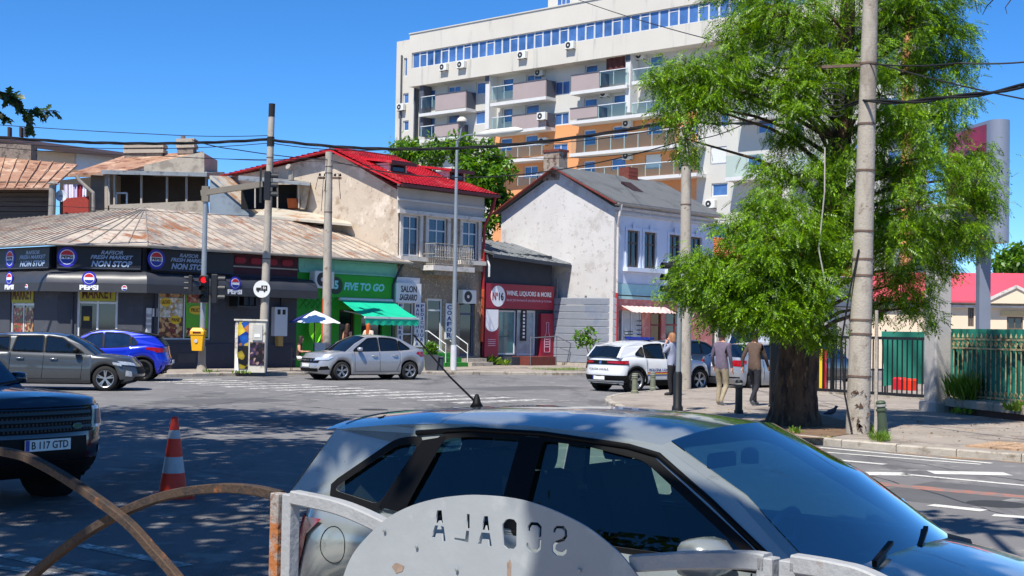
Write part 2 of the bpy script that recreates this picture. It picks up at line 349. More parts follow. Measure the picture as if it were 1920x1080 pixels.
# ---------------------------------------------------------------- market on the corner
C2 = Vector((-13.4, 49.9, 0)); C1 = Vector((-16.45, 49.72, 0)); FM = Fr(C2, ANG_U); FC = Fr(C1, math.atan2(C2.y-C1.y, C2.x-C1.x)); FL = Fr(C1, ANG_V)
LC = (C2-C1).length
Q = Vector((-4.95, 59.2, 0)); LM = (Q-C2).length
mk = thing('corner_shop', 'low dark grey corner market with rust-streaked metal roof and black sign band', 'shop building', FM)
grey = M('dark_grey_render', (66,69,77), .85, var=.1, scale=.7, bump=.25, bscale=25, spots=((80,83,90), .3, .8))
grey2 = M('dark_grey_plinth', (54,60,74), .85, var=.12, scale=1.2, bump=.25, bscale=25)
maroon = M('maroon_band', (74,34,44), .8, var=.15); maroon2 = M('maroon_cartouche', (150,32,50), .7, var=.12); creamtrim = M('cream_trim', (176,168,152), .85, var=.15)
green = M('green_shop_paint', (14,146,20), .6, var=.1, scale=.8, bump=.15, bscale=30); mint = M('mint_frieze', (120,186,162), .8, var=.12, scale=2)
black_s = M('black_sign', (14,15,22), .45, var=.2); letter = M('pale_sign_letters', (150,170,196), .6, var=0)
ZE = 4.55                                                        # eave height
base = .11
def seg_wall(fr, x0, x1, holes, mt, z0=base, z1=ZE, nm='wall'): return wall(x0, x1, z0, z1, holes).build(nm, mt, mk, fr)
# openings measured on the facades
def rect(fr, px0, py0, px1, py1, y=0): a = fr.y(px0, (py0+py1)/2, y); b = fr.y(px1, (py0+py1)/2, y); c = fr.y((px0+px1)/2, py0, y); d = fr.y((px0+px1)/2, py1, y); return [a[0], b[0], d[1], c[1]]
door2 = rect(FC, 143, 532, 220, 690); door2[2] = base+.1
win3 = rect(FM, 297, 525, 396, 637)
door1 = rect(FL, 18, 532, 63, 690); door1[2] = base+.1
xg = FM.y(556, 600)[0]
seg_wall(FL, -12, 0, [door1], grey); seg_wall(FC, 0, LC, [door2], grey); seg_wall(FM, 0, xg, [win3], grey)
d5 = rect(FM, 635, 581, 664, 692); d5[2] = base+.15; w5 = rect(FM, 677, 588, 716, 690); w5[2] = base+.15
seg_wall(FM, xg, LM-.02, [d5, w5], green, nm='green_wall')
for fr, a, b in ((FL,-12,-.02), (FC,.0,LC), (FM,.03,xg-.02)): MB().box(a, b, -.035, -.003, base, base+.95).build('plinth', grey2, mk, fr)
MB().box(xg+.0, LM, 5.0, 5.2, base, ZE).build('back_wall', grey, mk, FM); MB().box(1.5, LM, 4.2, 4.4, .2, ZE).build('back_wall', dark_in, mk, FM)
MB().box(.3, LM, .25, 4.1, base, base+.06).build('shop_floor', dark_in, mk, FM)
# doors and shop windows
window(*door2[:2], door2[2], door2[3], .12, mk, FC, upvc, glassd, 2, (.77,), .09, 'shop_door')
window(*door1[:2], door1[2], door1[3], .12, mk, FL, upvc, glassd, 2, (.74,), .09, 'shop_door')
olive = M('yellow_sign', (168,160,44), .6, var=.12); brownt = M('brown_letters', (86,40,26), .6, var=0)
s = MB().box(door2[0]+.1, door2[1]-.1, .0, .04, door2[2]+(door2[3]-door2[2])*.79, door2[3]-.05).build('market_sign', olive, mk, FC)
zz = door2[2]+(door2[3]-door2[2])*.82; text('MARKET', door2[0]+.18, door2[1]-.18, zz, door2[3]-.12, -.005, brownt, s, FC, .02)
s = MB().box(door1[0]+.1, door1[1]-.1, .0, .04, door1[2]+(door1[3]-door1[2])*.76, door1[3]-.05).build('market_sign', olive, mk, FL)
zz = door1[2]+(door1[3]-door1[2])*.8; text('MARKET', door1[0]+.16, door1[1]-.16, zz, door1[3]-.13, -.005, brownt, s, FL, .02)
def food(name, cols, scale):
    if name in MATS: return MATS[name]
    mt = bpy.data.materials.new(name); mt.use_nodes = True; t = mt.node_tree; b = t.nodes['Principled BSDF']; MATS[name] = mt
    tc = t.nodes.new('ShaderNodeTexCoord'); v = t.nodes.new('ShaderNodeTexVoronoi'); v.inputs['Scale'].default_value = scale; rp = t.nodes.new('ShaderNodeValToRGB'); rp.color_ramp.interpolation = 'CONSTANT'
    for k, c in enumerate(cols):
        e = rp.color_ramp.elements[k] if k < 2 else rp.color_ramp.elements.new(k/len(cols))
        e.position = k/len(cols); e.color = lin(c)+(1,)
    sp = t.nodes.new('ShaderNodeSeparateColor'); t.links.new(tc.outputs['Object'], v.inputs['Vector']); t.links.new(v.outputs['Color'], sp.inputs[0]); t.links.new(sp.outputs[0], rp.inputs[0])
    mx = t.nodes.new('ShaderNodeMix'); mx.data_type = 'RGBA'; mx.blend_type = 'MULTIPLY'; mx.inputs[0].default_value = .55; t.links.new(rp.outputs[0], mx.inputs[6])
    r2 = t.nodes.new('ShaderNodeMapRange'); r2.inputs[1].default_value = 0; r2.inputs[2].default_value = .7; r2.inputs[3].default_value = 1.15; r2.inputs[4].default_value = .25; t.links.new(v.outputs['Distance'], r2.inputs[0]); t.links.new(r2.outputs[0], mx.inputs[7])
    t.links.new(mx.outputs[2], b.inputs['Base Color']); b.inputs['Roughness'].default_value = .35; return mt
bread = food('printed_bread', [(196,140,80),(150,88,40),(214,170,110),(96,56,30),(226,196,150),(122,40,30)], 7)
dairy = food('printed_dairy', [(236,230,218),(222,206,170),(245,240,230),(200,160,90),(240,235,225),(190,196,170)], 9)
meat = food('printed_meat', [(150,50,40),(196,110,80),(110,40,30),(226,180,150),(80,110,40),(180,70,50)], 9)
limeg = M('printed_lime', (92,170,24), .4, var=.08); yell = M('printed_yellow', (226,190,30), .4, var=.05)
wn = window(*win3[:2], win3[2], win3[3], .1, mk, FM, upvc, glassd, 2, (), .06, 'shop_window')
xm = (win3[0]+win3[1])/2; hz = win3[3]-win3[2]; z0 = win3[2]
for (a, b, c, d, mt) in ((.04,.47,.03,.36,bread),(.04,.47,.37,.69,dairy),(.04,.47,.70,.97,bread),(.53,.96,.05,.97,limeg),(.55,.94,.62,.93,meat),(.55,.94,.06,.2,meat)):
    ww = win3[1]-win3[0]; MB().box(win3[0]+a*ww, win3[0]+b*ww, .065-(.006 if mt is meat else 0), .075, z0+c*hz, z0+d*hz).build('poster', mt, wn, FM)
for tx, ca, cb, ra in (('LACTATE',.15,.62,.1), ('PANE',.34,.33,.1), ('FRUCTE',.74,.5,.15)):
    ww = win3[1]-win3[0]; cx, cz = win3[0]+ca*ww, z0+cb*hz; o = disc(MB(), cx, cz, ra*ww, .075*hz, .052).build('poster_badge', yell, wn, FM)
    text(tx, cx-ra*ww*.75, cx+ra*ww*.75, cz-.03*hz, cz+.03*hz, .05, brownt, o, FM, .02)
for (fr, d, mts) in ((FL, door1, (bread, meat)), (FC, door2, (black_s, None))):
    ww = d[1]-d[0]; hh = d[3]-d[2]
    if mts[0] is bread:
        MB().box(d[0]+.1*ww, d[0]+.46*ww, .075, .09, d[2]+.33*hh, d[2]+.7*hh).build('poster', meat, mk, fr); MB().box(d[0]+.56*ww, d[0]+.9*ww, .075, .09, d[2]+.2*hh, d[2]+.7*hh).build('poster', bread, mk, fr)
    else: 
        MB().box(d[0]+.1*ww, d[0]+.36*ww, .09, .1, d[2]+.1*hh, d[2]+.73*hh).build('poster', black_s, mk, fr); MB().box(d[0]+.16*ww, d[0]+.3*ww, .08, .088, d[2]+.55*hh, d[2]+.6*hh).build('sticker', yell, mk, fr)
for k in range(4):
    x, z = FM.y(269, 586+k*10.5); x = .14; MB().box(x, x+.2, -.06, -.003, z-.17, z+.17).build('mailbox', upvc, mk, FM)
x, z = FM.y(289, 586); MB().box(x-.1, x+.1, -.06, -.003, z-.15, z+.15).build('mailbox', upvc, mk, FM)
MB().tube([(.5,-.05,.2),(.5,-.05,3.2)], .05, 8).build('drainpipe', grey2, mk, FM); MB().tube([(.18*LC,-.05,.2),(.18*LC,-.05,3.2)], .04, 8).build('drainpipe', grey2, mk, FC)
MB().box(1.5, 2.3, -.05, -.036, .35, .7).build('cellar_hatch', grey, mk, FM)
# sign band: three black boards
purple = M('logo_halo_blue', (44,40,170), .5, var=.05); lred = M('logo_red', (196,30,40), .5, var=0); lblue = M('logo_blue', (20,50,150), .5, var=0); white = M('plain_white', (235,235,238), .5, var=.03)
def roundel(fr, cx, cz, r, y, parent, halo=True, txt=True):
    if halo: o = disc(MB(), cx, cz, r*1.35, r*1.35, y).build('logo', purple, parent, fr)
    else: o = disc(MB(), cx, cz, r*1.1, r*1.1, y).build('logo', white, parent, fr)
    disc(MB(), cx, cz, r, r, y-.006).build('logo_disc', white, o, fr)
    for sgn, mt in ((1, lred), (-1, lblue)):
        a0 = math.asin(.3); pts = [(cx+.9*r*math.cos(a), y-.012, cz+sgn*.9*r*math.sin(a)) for a in np.linspace(a0, math.pi-a0, 14)]
        MB().prism(pts if sgn > 0 else pts[::-1], (0,.005,0)).build('logo_segment', mt, o, fr)
    if txt: text('PEPSI', cx-.75*r, cx+.75*r, cz-.2*r, cz+.2*r, y-.013, black_s, o, fr, .03)
ZS0, ZS1 = 3.72, 4.5
for fr, a, b, lx, tx in ((FL, -5.2, -.12, -2.02, -.62), (FC, .04, LC-.04, .62*LC/3, 1.92*LC/3), (FM, .1, 3.75, .62, 2.25)):
    s = MB().box(a, b, -.3, -.06, ZS0, ZS1).build('sign_board', black_s, mk, fr); MB().box(a+.01, b-.01, -.33, -.301, ZS0+.001, ZS0+.05).build('sign_frame', grey2, s, fr)
    if fr is FL: c = (FL.y(19, 482, -.3)[0]); t0 = FL.y(58, 482, -.3)[0]; hw = (FL.y(86,482,-.3)[0]-FL.y(37,482,-.3)[0])/2; t0 = (FL.y(86,482,-.3)[0]+FL.y(37,482,-.3)[0])/2; rr = .27
    elif fr is FC: c = FC.y(126, 481, -.3)[0]; t0 = FC.y(210, 481, -.3)[0]; hw = (FC.y(250,481,-.3)[0]-FC.y(170,481,-.3)[0])/2; rr = .27
    else: c = FM.y(293, 484, -.3)[0]; t0 = FM.y(354, 490, -.3)[0]; hw = (FM.y(387,490,-.3)[0]-FM.y(320,490,-.3)[0])/2; rr = .27
    zc = (ZS0+ZS1)/2; roundel(fr, c, zc+.02, rr, -.312, s)
    text('RAFSOR', t0-hw*.52, t0+hw*.52, zc+.14, zc+.28, -.302, letter, s, fr, .02, .3)
    text('FRESH MARKET', t0-hw, t0+hw, zc-.03, zc+.11, -.302, letter, s, fr, .02, .3)
    text('NON STOP', t0-hw*.96, t0+hw*.96, zc-.31, zc-.09, -.302, letter, s, fr, .035, .25)
# long rounded awning wrapped round the corner
awn = M('charcoal_vinyl_awning', (58,60,66), .42, var=.1, scale=1.5, bump=.2, bscale=4); awn2 = M('charcoal_valance', (52,54,59), .6, var=.1)
pr = [(-.62,2.92),(-.64,3.1),(-.63,3.2),(-.6,3.34),(-.52,3.5),(-.38,3.6),(-.2,3.66),(-.02,3.68)]
xa = FM.y(590, 530, -.4)[0]
bis = math.tan(R(22.5))
def awnp(fr, x0, x1, l, r, seam):
    nn = max(2, int((x1-x0)/.25)); ob = []
    rows = []
    for k in range(nn+1):
        u = k/nn; row = []
        for (y, z) in pr[2:]:
            xx0 = x0+(y*bis if l else 0); xx1 = x1-(y*bis if r else 0); sag = .012*math.sin(u*(x1-x0)*math.pi/seam)**2
            row.append((xx0+(xx1-xx0)*u, y+sag, z-sag))
        rows.append(row)
    mb = MB(); n = len(rows[0]); mb.add([p for r_ in rows for p in r_], [(k*n+j, (k+1)*n+j, (k+1)*n+j+1, k*n+j+1) for k in range(nn) for j in range(n-1)])
    mb.add([rows[-1][j] for j in range(n)]+[(rows[-1][-1][0], -.02, pr[2][1])], [tuple(range(n+1))])
    o = mb.build('awning', awn, mk, fr, smooth=40)
    a0 = x0+(pr[1][0]*bis if l else 0); a1 = x1-(pr[1][0]*bis if r else 0)
    MB().box(a0, a1, -.63, -.615, 2.88, 3.2).build('valance', awn2, o, fr); return o
for fr, x0, x1, l, r_, seam, logos in ((FL,-9,0,0,1,1.1,(60,)), (FC,0,LC,1,1,1.0,(167,)), (FM,0,xa,1,0,1.2,(440,))):
    o = awnp(fr, x0, x1, l, r_, seam)
    if fr is FL: cx = FL.y(17, 520, -.65)[0]; tx = FL.y(15, 529, -.65)
    elif fr is FC: cx = FC.y(168, 507, -.6)[0]; tx = FC.y(165, 531, -.65)
    else: cx = FM.y(440, 520, -.6)[0]; tx = FM.y(441, 541, -.65)
    roundel(fr, cx, 3.36, .19, -.645, o, True, False); text('PEPSI', cx-.33, cx+.33, 2.95, 3.13, -.632, white, o, fr, .05)
    for e in ((cx-1.6 if fr is not FM else 2.3), cx+1.25): 
        if (fr is FC and 0 < e < LC) or (fr is FM and e < xa) or (fr is FL and e < 0): roundel(fr, e, 3.04, .09, -.632, o, False, False)
# maroon frieze with cartouches, then the green shop with a mint frieze
x1 = xg-.05; MB().box(3.8, x1, -.05, -.003, 3.75, 4.52).build('frieze', maroon, mk, FM); MB().box(3.8, x1, -.07, -.051, 4.02, 4.07).build('frieze_line', creamtrim, mk, FM)
MB().box(3.8, x1, -.06, -.052, 3.62, 3.74).build('frieze_base', grey2, mk, FM)
for k in range(4):
    a = 3.95+k*(x1-4.0)/4; L_ = (x1-4.0)/4-.22; zc = 4.28; rr = .12
    pts = [(a+rr+rr*math.cos(t), -.09, zc+rr*math.sin(t)) for t in np.linspace(math.pi/2, 1.5*math.pi, 7)]+[(a+L_-rr+rr*math.cos(t), -.09, zc+rr*math.sin(t)) for t in np.linspace(-math.pi/2, math.pi/2, 7)]
    MB().prism(pts, (0,.038,0)).build('cartouche', maroon2, mk, FM)
MB().box(xg, LM-.05, -.06, -.003, 3.98, 4.52).build('frieze', mint, mk, FM); MB().box(xg, LM-.05, -.12, -.061, 3.95, 4.02).build('frieze_line', mint, mk, FM)
for a, b in ((xg+.3, xg+1.7), (LM-3.6, LM-.5)): MB().box(a, b, -.075, -.062, 4.12, 4.42).build('frieze_panel', mint, mk, FM)
mintl = M('pale_cyan_letters', (132,206,214), .5, var=0)
sg = MB().box(LM-4.05, LM-.12, -.14, -.003, 2.98, 3.93).build('sign_board', green, mk, FM)
a = FM.y(645, 533, -.15)[0]; b = FM.y(721, 533, -.15)[0]; text('FIVE TO GO', a, b, 3.3, 3.63, -.141, mintl, sg, FM, .04, .2)
c5 = FM.y(630, 529, -.16)[0]; o = disc(MB(), c5, 3.47, .36, .36, -.17, y2=-.141).build('sign_disc', M('deep_green', (8,44,30), .5), sg, FM); text('5', c5-.1, c5+.12, 3.32, 3.68, -.171, mintl, o, FM, .05)
brown = M('brown_door', (52,30,26), .5, var=.2)
window(d5[0], d5[1], d5[2], d5[3], .12, mk, FM, brown, glassd, 1, (.3,), .1, 'shop_door'); window(w5[0], w5[1], w5[2], w5[3], .14, mk, FM, M('dark_green_frame',(14,48,22),.5), glassd, 2, (.3,), .05, 'shop_window')
mb = MB(); a = FM.y(558, 565)[0]
for k in range(6): mb.bar((a+.1+k*.3,-.03,2.5),(a+.55+k*.3,-.03,2.95),.02,.02,(0,1,0)); mb.bar((a+.55+k*.3,-.035,2.5),(a+.1+k*.3,-.035,2.95),.02,.02,(0,1,0))
mb.build('vent_lattice', green, mk, FM)
# rafters under the eaves and the metal roof with standing seams
wood = M('old_dark_wood', (64,46,38), .9, var=.3, scale=6)
for k in range(22): x = 3.9+k*.55; MB().box(x, x+.12, -.55, .02, 4.53, 4.62).build('rafter', wood, mk, FM) if x < LM-.2 else None
roofm = M('weathered_zinc_rust', (196,182,164), .55, metal=.25, var=.16, scale=.9, bump=.15, bscale=12, spots=[((150,142,134), .42, .7, (1,1,1)), ((156,104,68), .34, .9, (1.6,.5,1.6)), ((132,72,40), .25, 2.6, (1.6,.7,1.6))])
zincrib = M('zinc_seam', (150,142,132), .55, metal=.3, var=.2, scale=3)
OV = .62; ZR = 6.45
apex = FC.m @ Vector((LC*.62, 5.6, ZR)); 
def wl(fr, x, y, z): return fr.m @ Vector((x, y, z))
ez = ZE+.05
e0 = wl(FL, -14, -OV, ez); e1 = wl(FL, OV*bis, -OV, ez); e2 = wl(FM, -OV*bis, -OV, ez); e3 = wl(FM, LM+.35, -OV, ez)
apl = FM.i @ apex; rend = wl(FM, LM+.3, apl.y, ZR); al = FL.i @ apex; lend = wl(FL, -14, al.y, ZR)
def roof_face(quad, nm, n, parent, mt, rib, fr, th=.05):
    """quad: eave left, eave right, top right, top left; ribs run from eave to top."""
    q = [fr.i @ Vector(p) for p in quad]; nrm = (q[1]-q[0]).cross(q[3]-q[0]).normalized()
    o = MB().prism([p for p in q], -nrm*th).build(nm, mt, parent, fr)
    for k in range(n+1):
        u = k/n; p = q[0].lerp(q[1], u); t = q[3].lerp(q[2], u)
        MB().bar(p+nrm*.012, t+nrm*.012, .035, .04, nrm).build('seam', rib, o, fr)
    return o
roof_face([e0, e1, apex, lend], 'roof', 26, mk, roofm, zincrib, FM); roof_face([e1, e2, apex, apex], 'roof', 5, mk, roofm, zincrib, FM)
# long slope: parallel seams, cut by the hip on the left
q0, q1, qa, qe = [FM.i @ p for p in (e2, e3, apex, rend)]; nrm = (q1-q0).cross(qe-q0).normalized()
ro = MB().prism([q0, q1, qe, qa], -nrm*.05).build('roof', roofm, mk, FM)
k = q0.x+.25
while k < q1.x:
    t = 1 if k >= qa.x else (k-q0.x)/(qa.x-q0.x); p = Vector((k, q0.y, q0.z)); e = Vector((k, q0.y+(qa.y-q0.y)*t, q0.z+(qa.z-q0.z)*t)); MB().bar(p+nrm*.012, e+nrm*.012, .03, .04, nrm).build('seam', zincrib, ro, FM); k += .5
# cross laps on the corner slope
for t in (.35, .68):
    a, b = (FM.i @ e1).lerp(FM.i @ apex, t), (FM.i @ e2).lerp(FM.i @ apex, t); MB().bar(a+Vector((0,-.02,.02)), b+Vector((0,-.02,.02)), .03, .03).build('seam', zincrib, ro, FM)
for a, b in ((e0,e1),(e1,e2),(e2,e3)): MB().tube([FM.i @ a-Vector((0,0,.03)), FM.i @ b-Vector((0,0,.03))], .06, 8).build('gutter', zincrib, mk, FM)
MB().tube([(LM-.1,-.5,4.5),(LM-.1,-.25,4.2),(LM-.35,-.16,3.6),(LM-.35,-.16,.2)], .05, 8).build('drainpipe', grey2, mk, FM)
# awning of the coffee shop
teal = M('turquoise_awning_canvas', (0,180,140), .7, var=.06, scale=2, bump=.1, bscale=8)
ta = thing('shop_awning', 'turquoise slanted canvas awning over the green coffee shop window', 'awning', FM)
def awn_at(px, py, y): p = FM._hit(px, py, 1, y); return p
A = FM.y(627, 549, 0); B = FM.y(724, 553, 0)
zt = 2.93; a0, b0 = Vector((A[0]+.15, -.15, zt)), Vector((LM-.35, -.15, zt)); yo = -1.75; zo = 2.2
a1, b1 = Vector((A[0]+.15, yo, zo)), Vector((LM-.35, yo, zo))
MB().grid(lambda u, v: (a0.lerp(b0, u)).lerp(a1.lerp(b1, u), v)+Vector((0, 0, -.05*math.sin(v*math.pi)-.01*abs(math.sin(u*9)))), 24, 8).build('canvas', teal, ta, FM, smooth=True)
MB().grid(lambda u, v: a1.lerp(b1, u)+Vector((0, -.03-.02*math.sin(u*40)*v, -.05-.27*v+(-.02*math.cos(u*60) if v == 1 else 0))), 60, 3).build('valance', teal, ta, FM, smooth=True)
MB().box(a1.x-.02, b1.x+.02, yo-.05, yo+.04, zo-.06, zo+.02).build('front_bar', upvc, ta, FM); MB().tube([a0, b0], .07, 8).build('roller', upvc, ta, FM)
for x in (a0.x+.3, b0.x-.3): MB().tube([(x,-.1,2.45),(x+.25,-.95,2.3),(x,yo,zo-.06)], .025, 6).build('arm', upvc, ta, FM)
# ---------------------------------------------------------------- red-roofed house
FRr = Fr(Q, ANG_U); rh = thing('red_roof_house', 'two-storey cream and grey house with bright red tile roof and small balcony', 'house', FRr)
LR = FRr.y(903, 500)[0]
cream = M('old_cream_stucco', (186,172,154), .92, var=.1, scale=.8, bump=.5, bscale=18, spots=[((208,196,180), .34, .9), ((156,136,116), .27, 1.4), ((150,138,126), .24, 4)])
greyst = M('grey_pebble_render', (136,124,108), .95, var=.14, scale=1.5, bump=.6, bscale=30, spots=[((196,188,172), .3, 14), ((160,140,116), .3, .8)])
trimw = M('house_trim_white', (204,198,190), .85, var=.1, scale=2, spots=((160,156,150), .28, 3))
greyband = M('house_grey_band', (182,174,164), .88, var=.1, scale=1.2, bump=.2)
zE = FRr.y(800, 351)[1]
wz = [rect(FRr, 754, 404, 786, 480), rect(FRr, 802, 409, 838, 484), rect(FRr, 866, 417, 896, 490)]
zb_, zt_ = wz[0][2], wz[0][3]
for k in wz: k[2], k[3] = zb_, zt_
sal_d = rect(FRr, 800, 560, 829, 690); sal_d[2] = .75
sal_w = rect(FRr, 741, 566, 775, 650); sal_w[2] = .5; shed_d = rect(FRr, 862, 555, 890, 690); shed_d[2] = .55
z1f = FRr.y(800, 520)[1]
wall(0, LR, z1f, zE-1.25, wz).build('upper_wall', greyst, rh, FRr); wall(0, LR, .05, z1f, [sal_d, sal_w, shed_d]).build('lower_wall', greyst, rh, FRr)
MB().box(-.12, LR+.05, -.06, .0-.003, zE-1.25, zE-.02).build('cornice_wall', greyband, rh, FRr)
for z, d, t in ((zE-1.27, .22, .16), (zE-.72, .12, .09), (zE-.12, .2, .1)): MB().box(-.15, LR+.08, -d, -.062, z, z+t).build('cornice', trimw, rh, FRr)
for a, b, c, d in wz:
    window(a, b, c, d, .12, rh, FRr, upvc, glassb, 2, (.68,), .07)
    f = MB(); f.box(a-.17, a, -.07, -.003, c-.02, d+.17); f.box(b, b+.17, -.07, -.003, c-.02, d+.17); f.box(a, b, -.07, -.003, d, d+.17); f.build('window_surround', trimw, rh, FRr)
for a, b, c, d in (wz[0], wz[2]): MB().box(a-.3, b+.3, -.28, -.003, c-.22, c-.03).build('sill', trimw, rh, FRr); MB().box(a-.2, b+.2, -.16, -.003, c-.5, c-.223).build('sill_bracket', greyst, rh, FRr)
# iron balcony
bz = wz[1][2]-.38; bx0, bx1 = wz[1][0]-.35, wz[1][1]+.85
MB().box(bx0-.1, bx1+.1, -.85, -.003, bz-.22, bz).build('balcony_slab', trimw, rh, FRr); MB().box(bx0+.1, bx1-.1, -.7, -.003, bz-.42, bz-.223).build('balcony_base', greyst, rh, FRr)
iron = M('pale_cast_iron', (150,146,138), .7, var=.2, scale=5, spots=((110,84,66), .3, 6))
mb = MB(); n = 22
for k in range(n+1):
    x = bx0+(bx1-bx0)*k/n; pts = [(x, -.8-.05*math.sin(t*math.pi), bz+t*.95) for t in (0,.25,.5,.75,1)]; mb.tube(pts, .014, 5)
    mb.lathe([(.0,.3),(.035,.36),(.0,.42)], 6, (x,-.84,bz)); mb.lathe([(.0,.6),(.03,.66),(.0,.72)], 6, (x,-.83,bz))
for z in (.06, .5, .95): mb.tube([(bx0,-.82,bz+z),(bx1,-.82,bz+z)], .02, 5); mb.tube([(bx0,-.82,bz+z),(bx0,0,bz+z)], .02, 5); mb.tube([(bx1,-.82,bz+z),(bx1,0,bz+z)], .02, 5)
for k in range(6):
    for x in (bx0, bx1): mb.tube([(x,-.1-.12*k,bz),(x,-.1-.12*k,bz+.95)], .013, 5)
mb.build('balcony_railing', iron, rh, FRr)
# gable wall on the left: local x = 0 plane, y into depth
def gx(px, py): y, z = FRr.x(px, py, 0); return (0, y, z)
zL = [gx(744, 349), gx(632, 283), gx(428, 330)]
yA, zA = zL[1][1], zL[1][2]; yB, zB = zL[2][1], zL[2][2]
MB().prism([(-.02,.0,.05),(-.02,0,zE-.3),(-.02,yA,zA-.12),(-.02,yB,zB-.1),(-.02,yB,.05)], (.3,0,0)).build('gable_wall', cream, rh, FRr)
MB().box(.3, LR, yB-.3, yB, .05, zB-.5).build('back_wall', cream, rh, FRr); MB().box(LR-.02, LR, .0, yB-.31, .05, zE-.4).build('side_wall', cream, rh, FRr)
# roof: stepped metal tiles
redt = M('red_metal_tile', (188,28,40), .5, var=.16, scale=.9, spots=[((150,26,34), .36, 1.1), ((196,70,70), .3, .7), ((120,40,40), .2, 5)]); redd = M('red_trim', (150,22,30), .5, var=.15)
def tile_roof(p00, p10, p11, p01, rows, cols_, nm, parent, fr, mt, amp=.03):
    p00, p10, p11, p01 = map(Vector, (p00, p10, p11, p01)); nrm = (p10-p00).cross(p01-p00).normalized()
    vs = []; nu = cols_*4
    for r_ in range(rows):
        for e in (0, 1):
            v = (r_+e)/rows
            for i in range(nu+1):
                u = i/nu; p = p00.lerp(p10, u).lerp(p01.lerp(p11, u), v); vs.append(p+nrm*(amp*.5*math.sin(u*cols_*2*math.pi)+(.045*(1-e))))
    mb = MB(); fs = [(a*(nu+1)+i, a*(nu+1)+i+1, (a+1)*(nu+1)+i+1, (a+1)*(nu+1)+i) for a in range(2*rows-1) for i in range(nu)]; mb.add(vs, fs)
    return mb.build(nm, mt, parent, fr, smooth=35)
xo = -.35; er = LR+.55
ridge_l = (xo, yA, zA+.08); ridge_r = (LR-1.6, yA, zA+.08); eav_l = (xo, -.5, zE-.02); eav_r = (er, -.5, zE-.02)
ro = tile_roof(eav_l, eav_r, ridge_r, ridge_l, 20, 30, 'roof', rh, FRr, redt)
tile_roof(eav_r, (er, yB, zE-.02), (LR-1.6, yA+.05, zA+.08), ridge_r, 20, 30, 'roof_hip', rh, FRr, redt)
tile_roof((er, yB+.3, zB), (xo, yB+.3, zB), ridge_l, ridge_r, 20, 24, 'roof_back', rh, FRr, redt)
MB().bar(Vector(ridge_l)+Vector((0,0,.02)), Vector(ridge_r)+Vector((0,0,.02)), .2, .12).build('ridge_cap', redd, rh, FRr)
MB().bar((xo,-.52,zE-.08), (xo,yA,zA-.02), .04, .26, (1,0,0)).build('verge_board', redt, rh, FRr); MB().bar((xo,yB+.3,zB-.06), (xo,yA,zA-.02), .04, .26, (1,0,0)).build('verge_board', redt, rh, FRr)
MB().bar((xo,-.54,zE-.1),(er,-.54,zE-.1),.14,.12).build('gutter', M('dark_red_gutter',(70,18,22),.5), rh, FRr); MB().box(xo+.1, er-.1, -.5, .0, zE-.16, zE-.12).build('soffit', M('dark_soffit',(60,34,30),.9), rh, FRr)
MB().tube([(LR+.3,-.5,zE-.15),(LR+.25,-.45,zE-.6),(LR-.02,-.14,zE-1.5),(LR-.02,-.14,3.6)], .07, 8).build('drainpipe', redd, rh, FRr)
MB().tube([(LR-.02,-.14,3.62),(LR-.06,-.14,1.2)], .075, 8).build('drainpipe_base', M('orange_pipe',(190,74,36),.6,var=.2,scale=4), rh, FRr)
slope = (zA-zE)/(yA+.5)
for px, py in ((746, 318), (856, 335)):
    # little dormer with dark window: placed where that pixel meets the roof plane
    t = .38; yy = -.5+t*(yA+.5); zc = zE+t*(zA-zE); xc = FRr.y(px, py, yy)[0]
    d = thing_part = MB().box(xc-.55, xc+.55, yy, yy+1.9, zc-.1, zc+.42).build('dormer', trimw, rh, FRr)
    MB().box(xc-.45, xc+.45, yy-.02, yy-.003, zc-.02, zc+.36).build('dormer_window', M('dormer_dark_wood',(48,26,22),.6), d, FRr); MB().box(xc-.33, xc+.33, yy-.03, yy-.021, zc+.07, zc+.3).build('pane', glassd, d, FRr)
    MB().prism([(xc-.75,yy-.4,zc+.36),(xc+.75,yy-.4,zc+.36),(xc+.75,yy+2.3,zc+.72),(xc-.75,yy+2.3,zc+.72)], (0,0,.1)).build('dormer_roof', redt, d, FRr); MB().box(xc-.76, xc+.76, yy-.43, yy-.401, zc+.3, zc+.47).build('dormer_fascia', M('dark_red_gutter',(70,18,22),.5), d, FRr)
# salon on the ground floor
sw = M('salon_white', (214,216,220), .7, var=.06); ink = M('black_ink', (24,24,28), .6, var=0); navy = M('navy_letters', (34,60,128), .6, var=0)
window(sal_w[0], sal_w[1], sal_w[2], sal_w[3], .1, rh, FRr, upvc, glassd, 1, (.42,), .07, 'salon_window'); window(sal_d[0], sal_d[1], sal_d[2], sal_d[3], .1, rh, FRr, upvc, glassd, 1, (.78,), .09, 'salon_door')
window(shed_d[0], shed_d[1], shed_d[2], shed_d[3], .15, rh, FRr, M('blue_grey_frame',(70,82,104),.6), glassd, 1, (.7,), .12, 'side_door')
a, b = FRr.y(737, 545)[0], FRr.y(784, 545)[0]; zs = FRr.y(760, 568)[1]; zt = FRr.y(760, 531)[1]
s = MB().box(a, b, -.2, -.003, zs, zt).build('sign_board', sw, rh, FRr); text('SALON', a+.28, b-.28, (zs+zt)/2+.03, zt-.12, -.202, ink, s, FRr, .02); text('SAGRARIO', a+.2, b-.25, zs+.1, (zs+zt)/2-.05, -.202, ink, s, FRr, .025, .25)
MB().box(a-.05, b+.05, -.05, -.003, zt, z1f-.05).build('white_fascia', sw, rh, FRr)
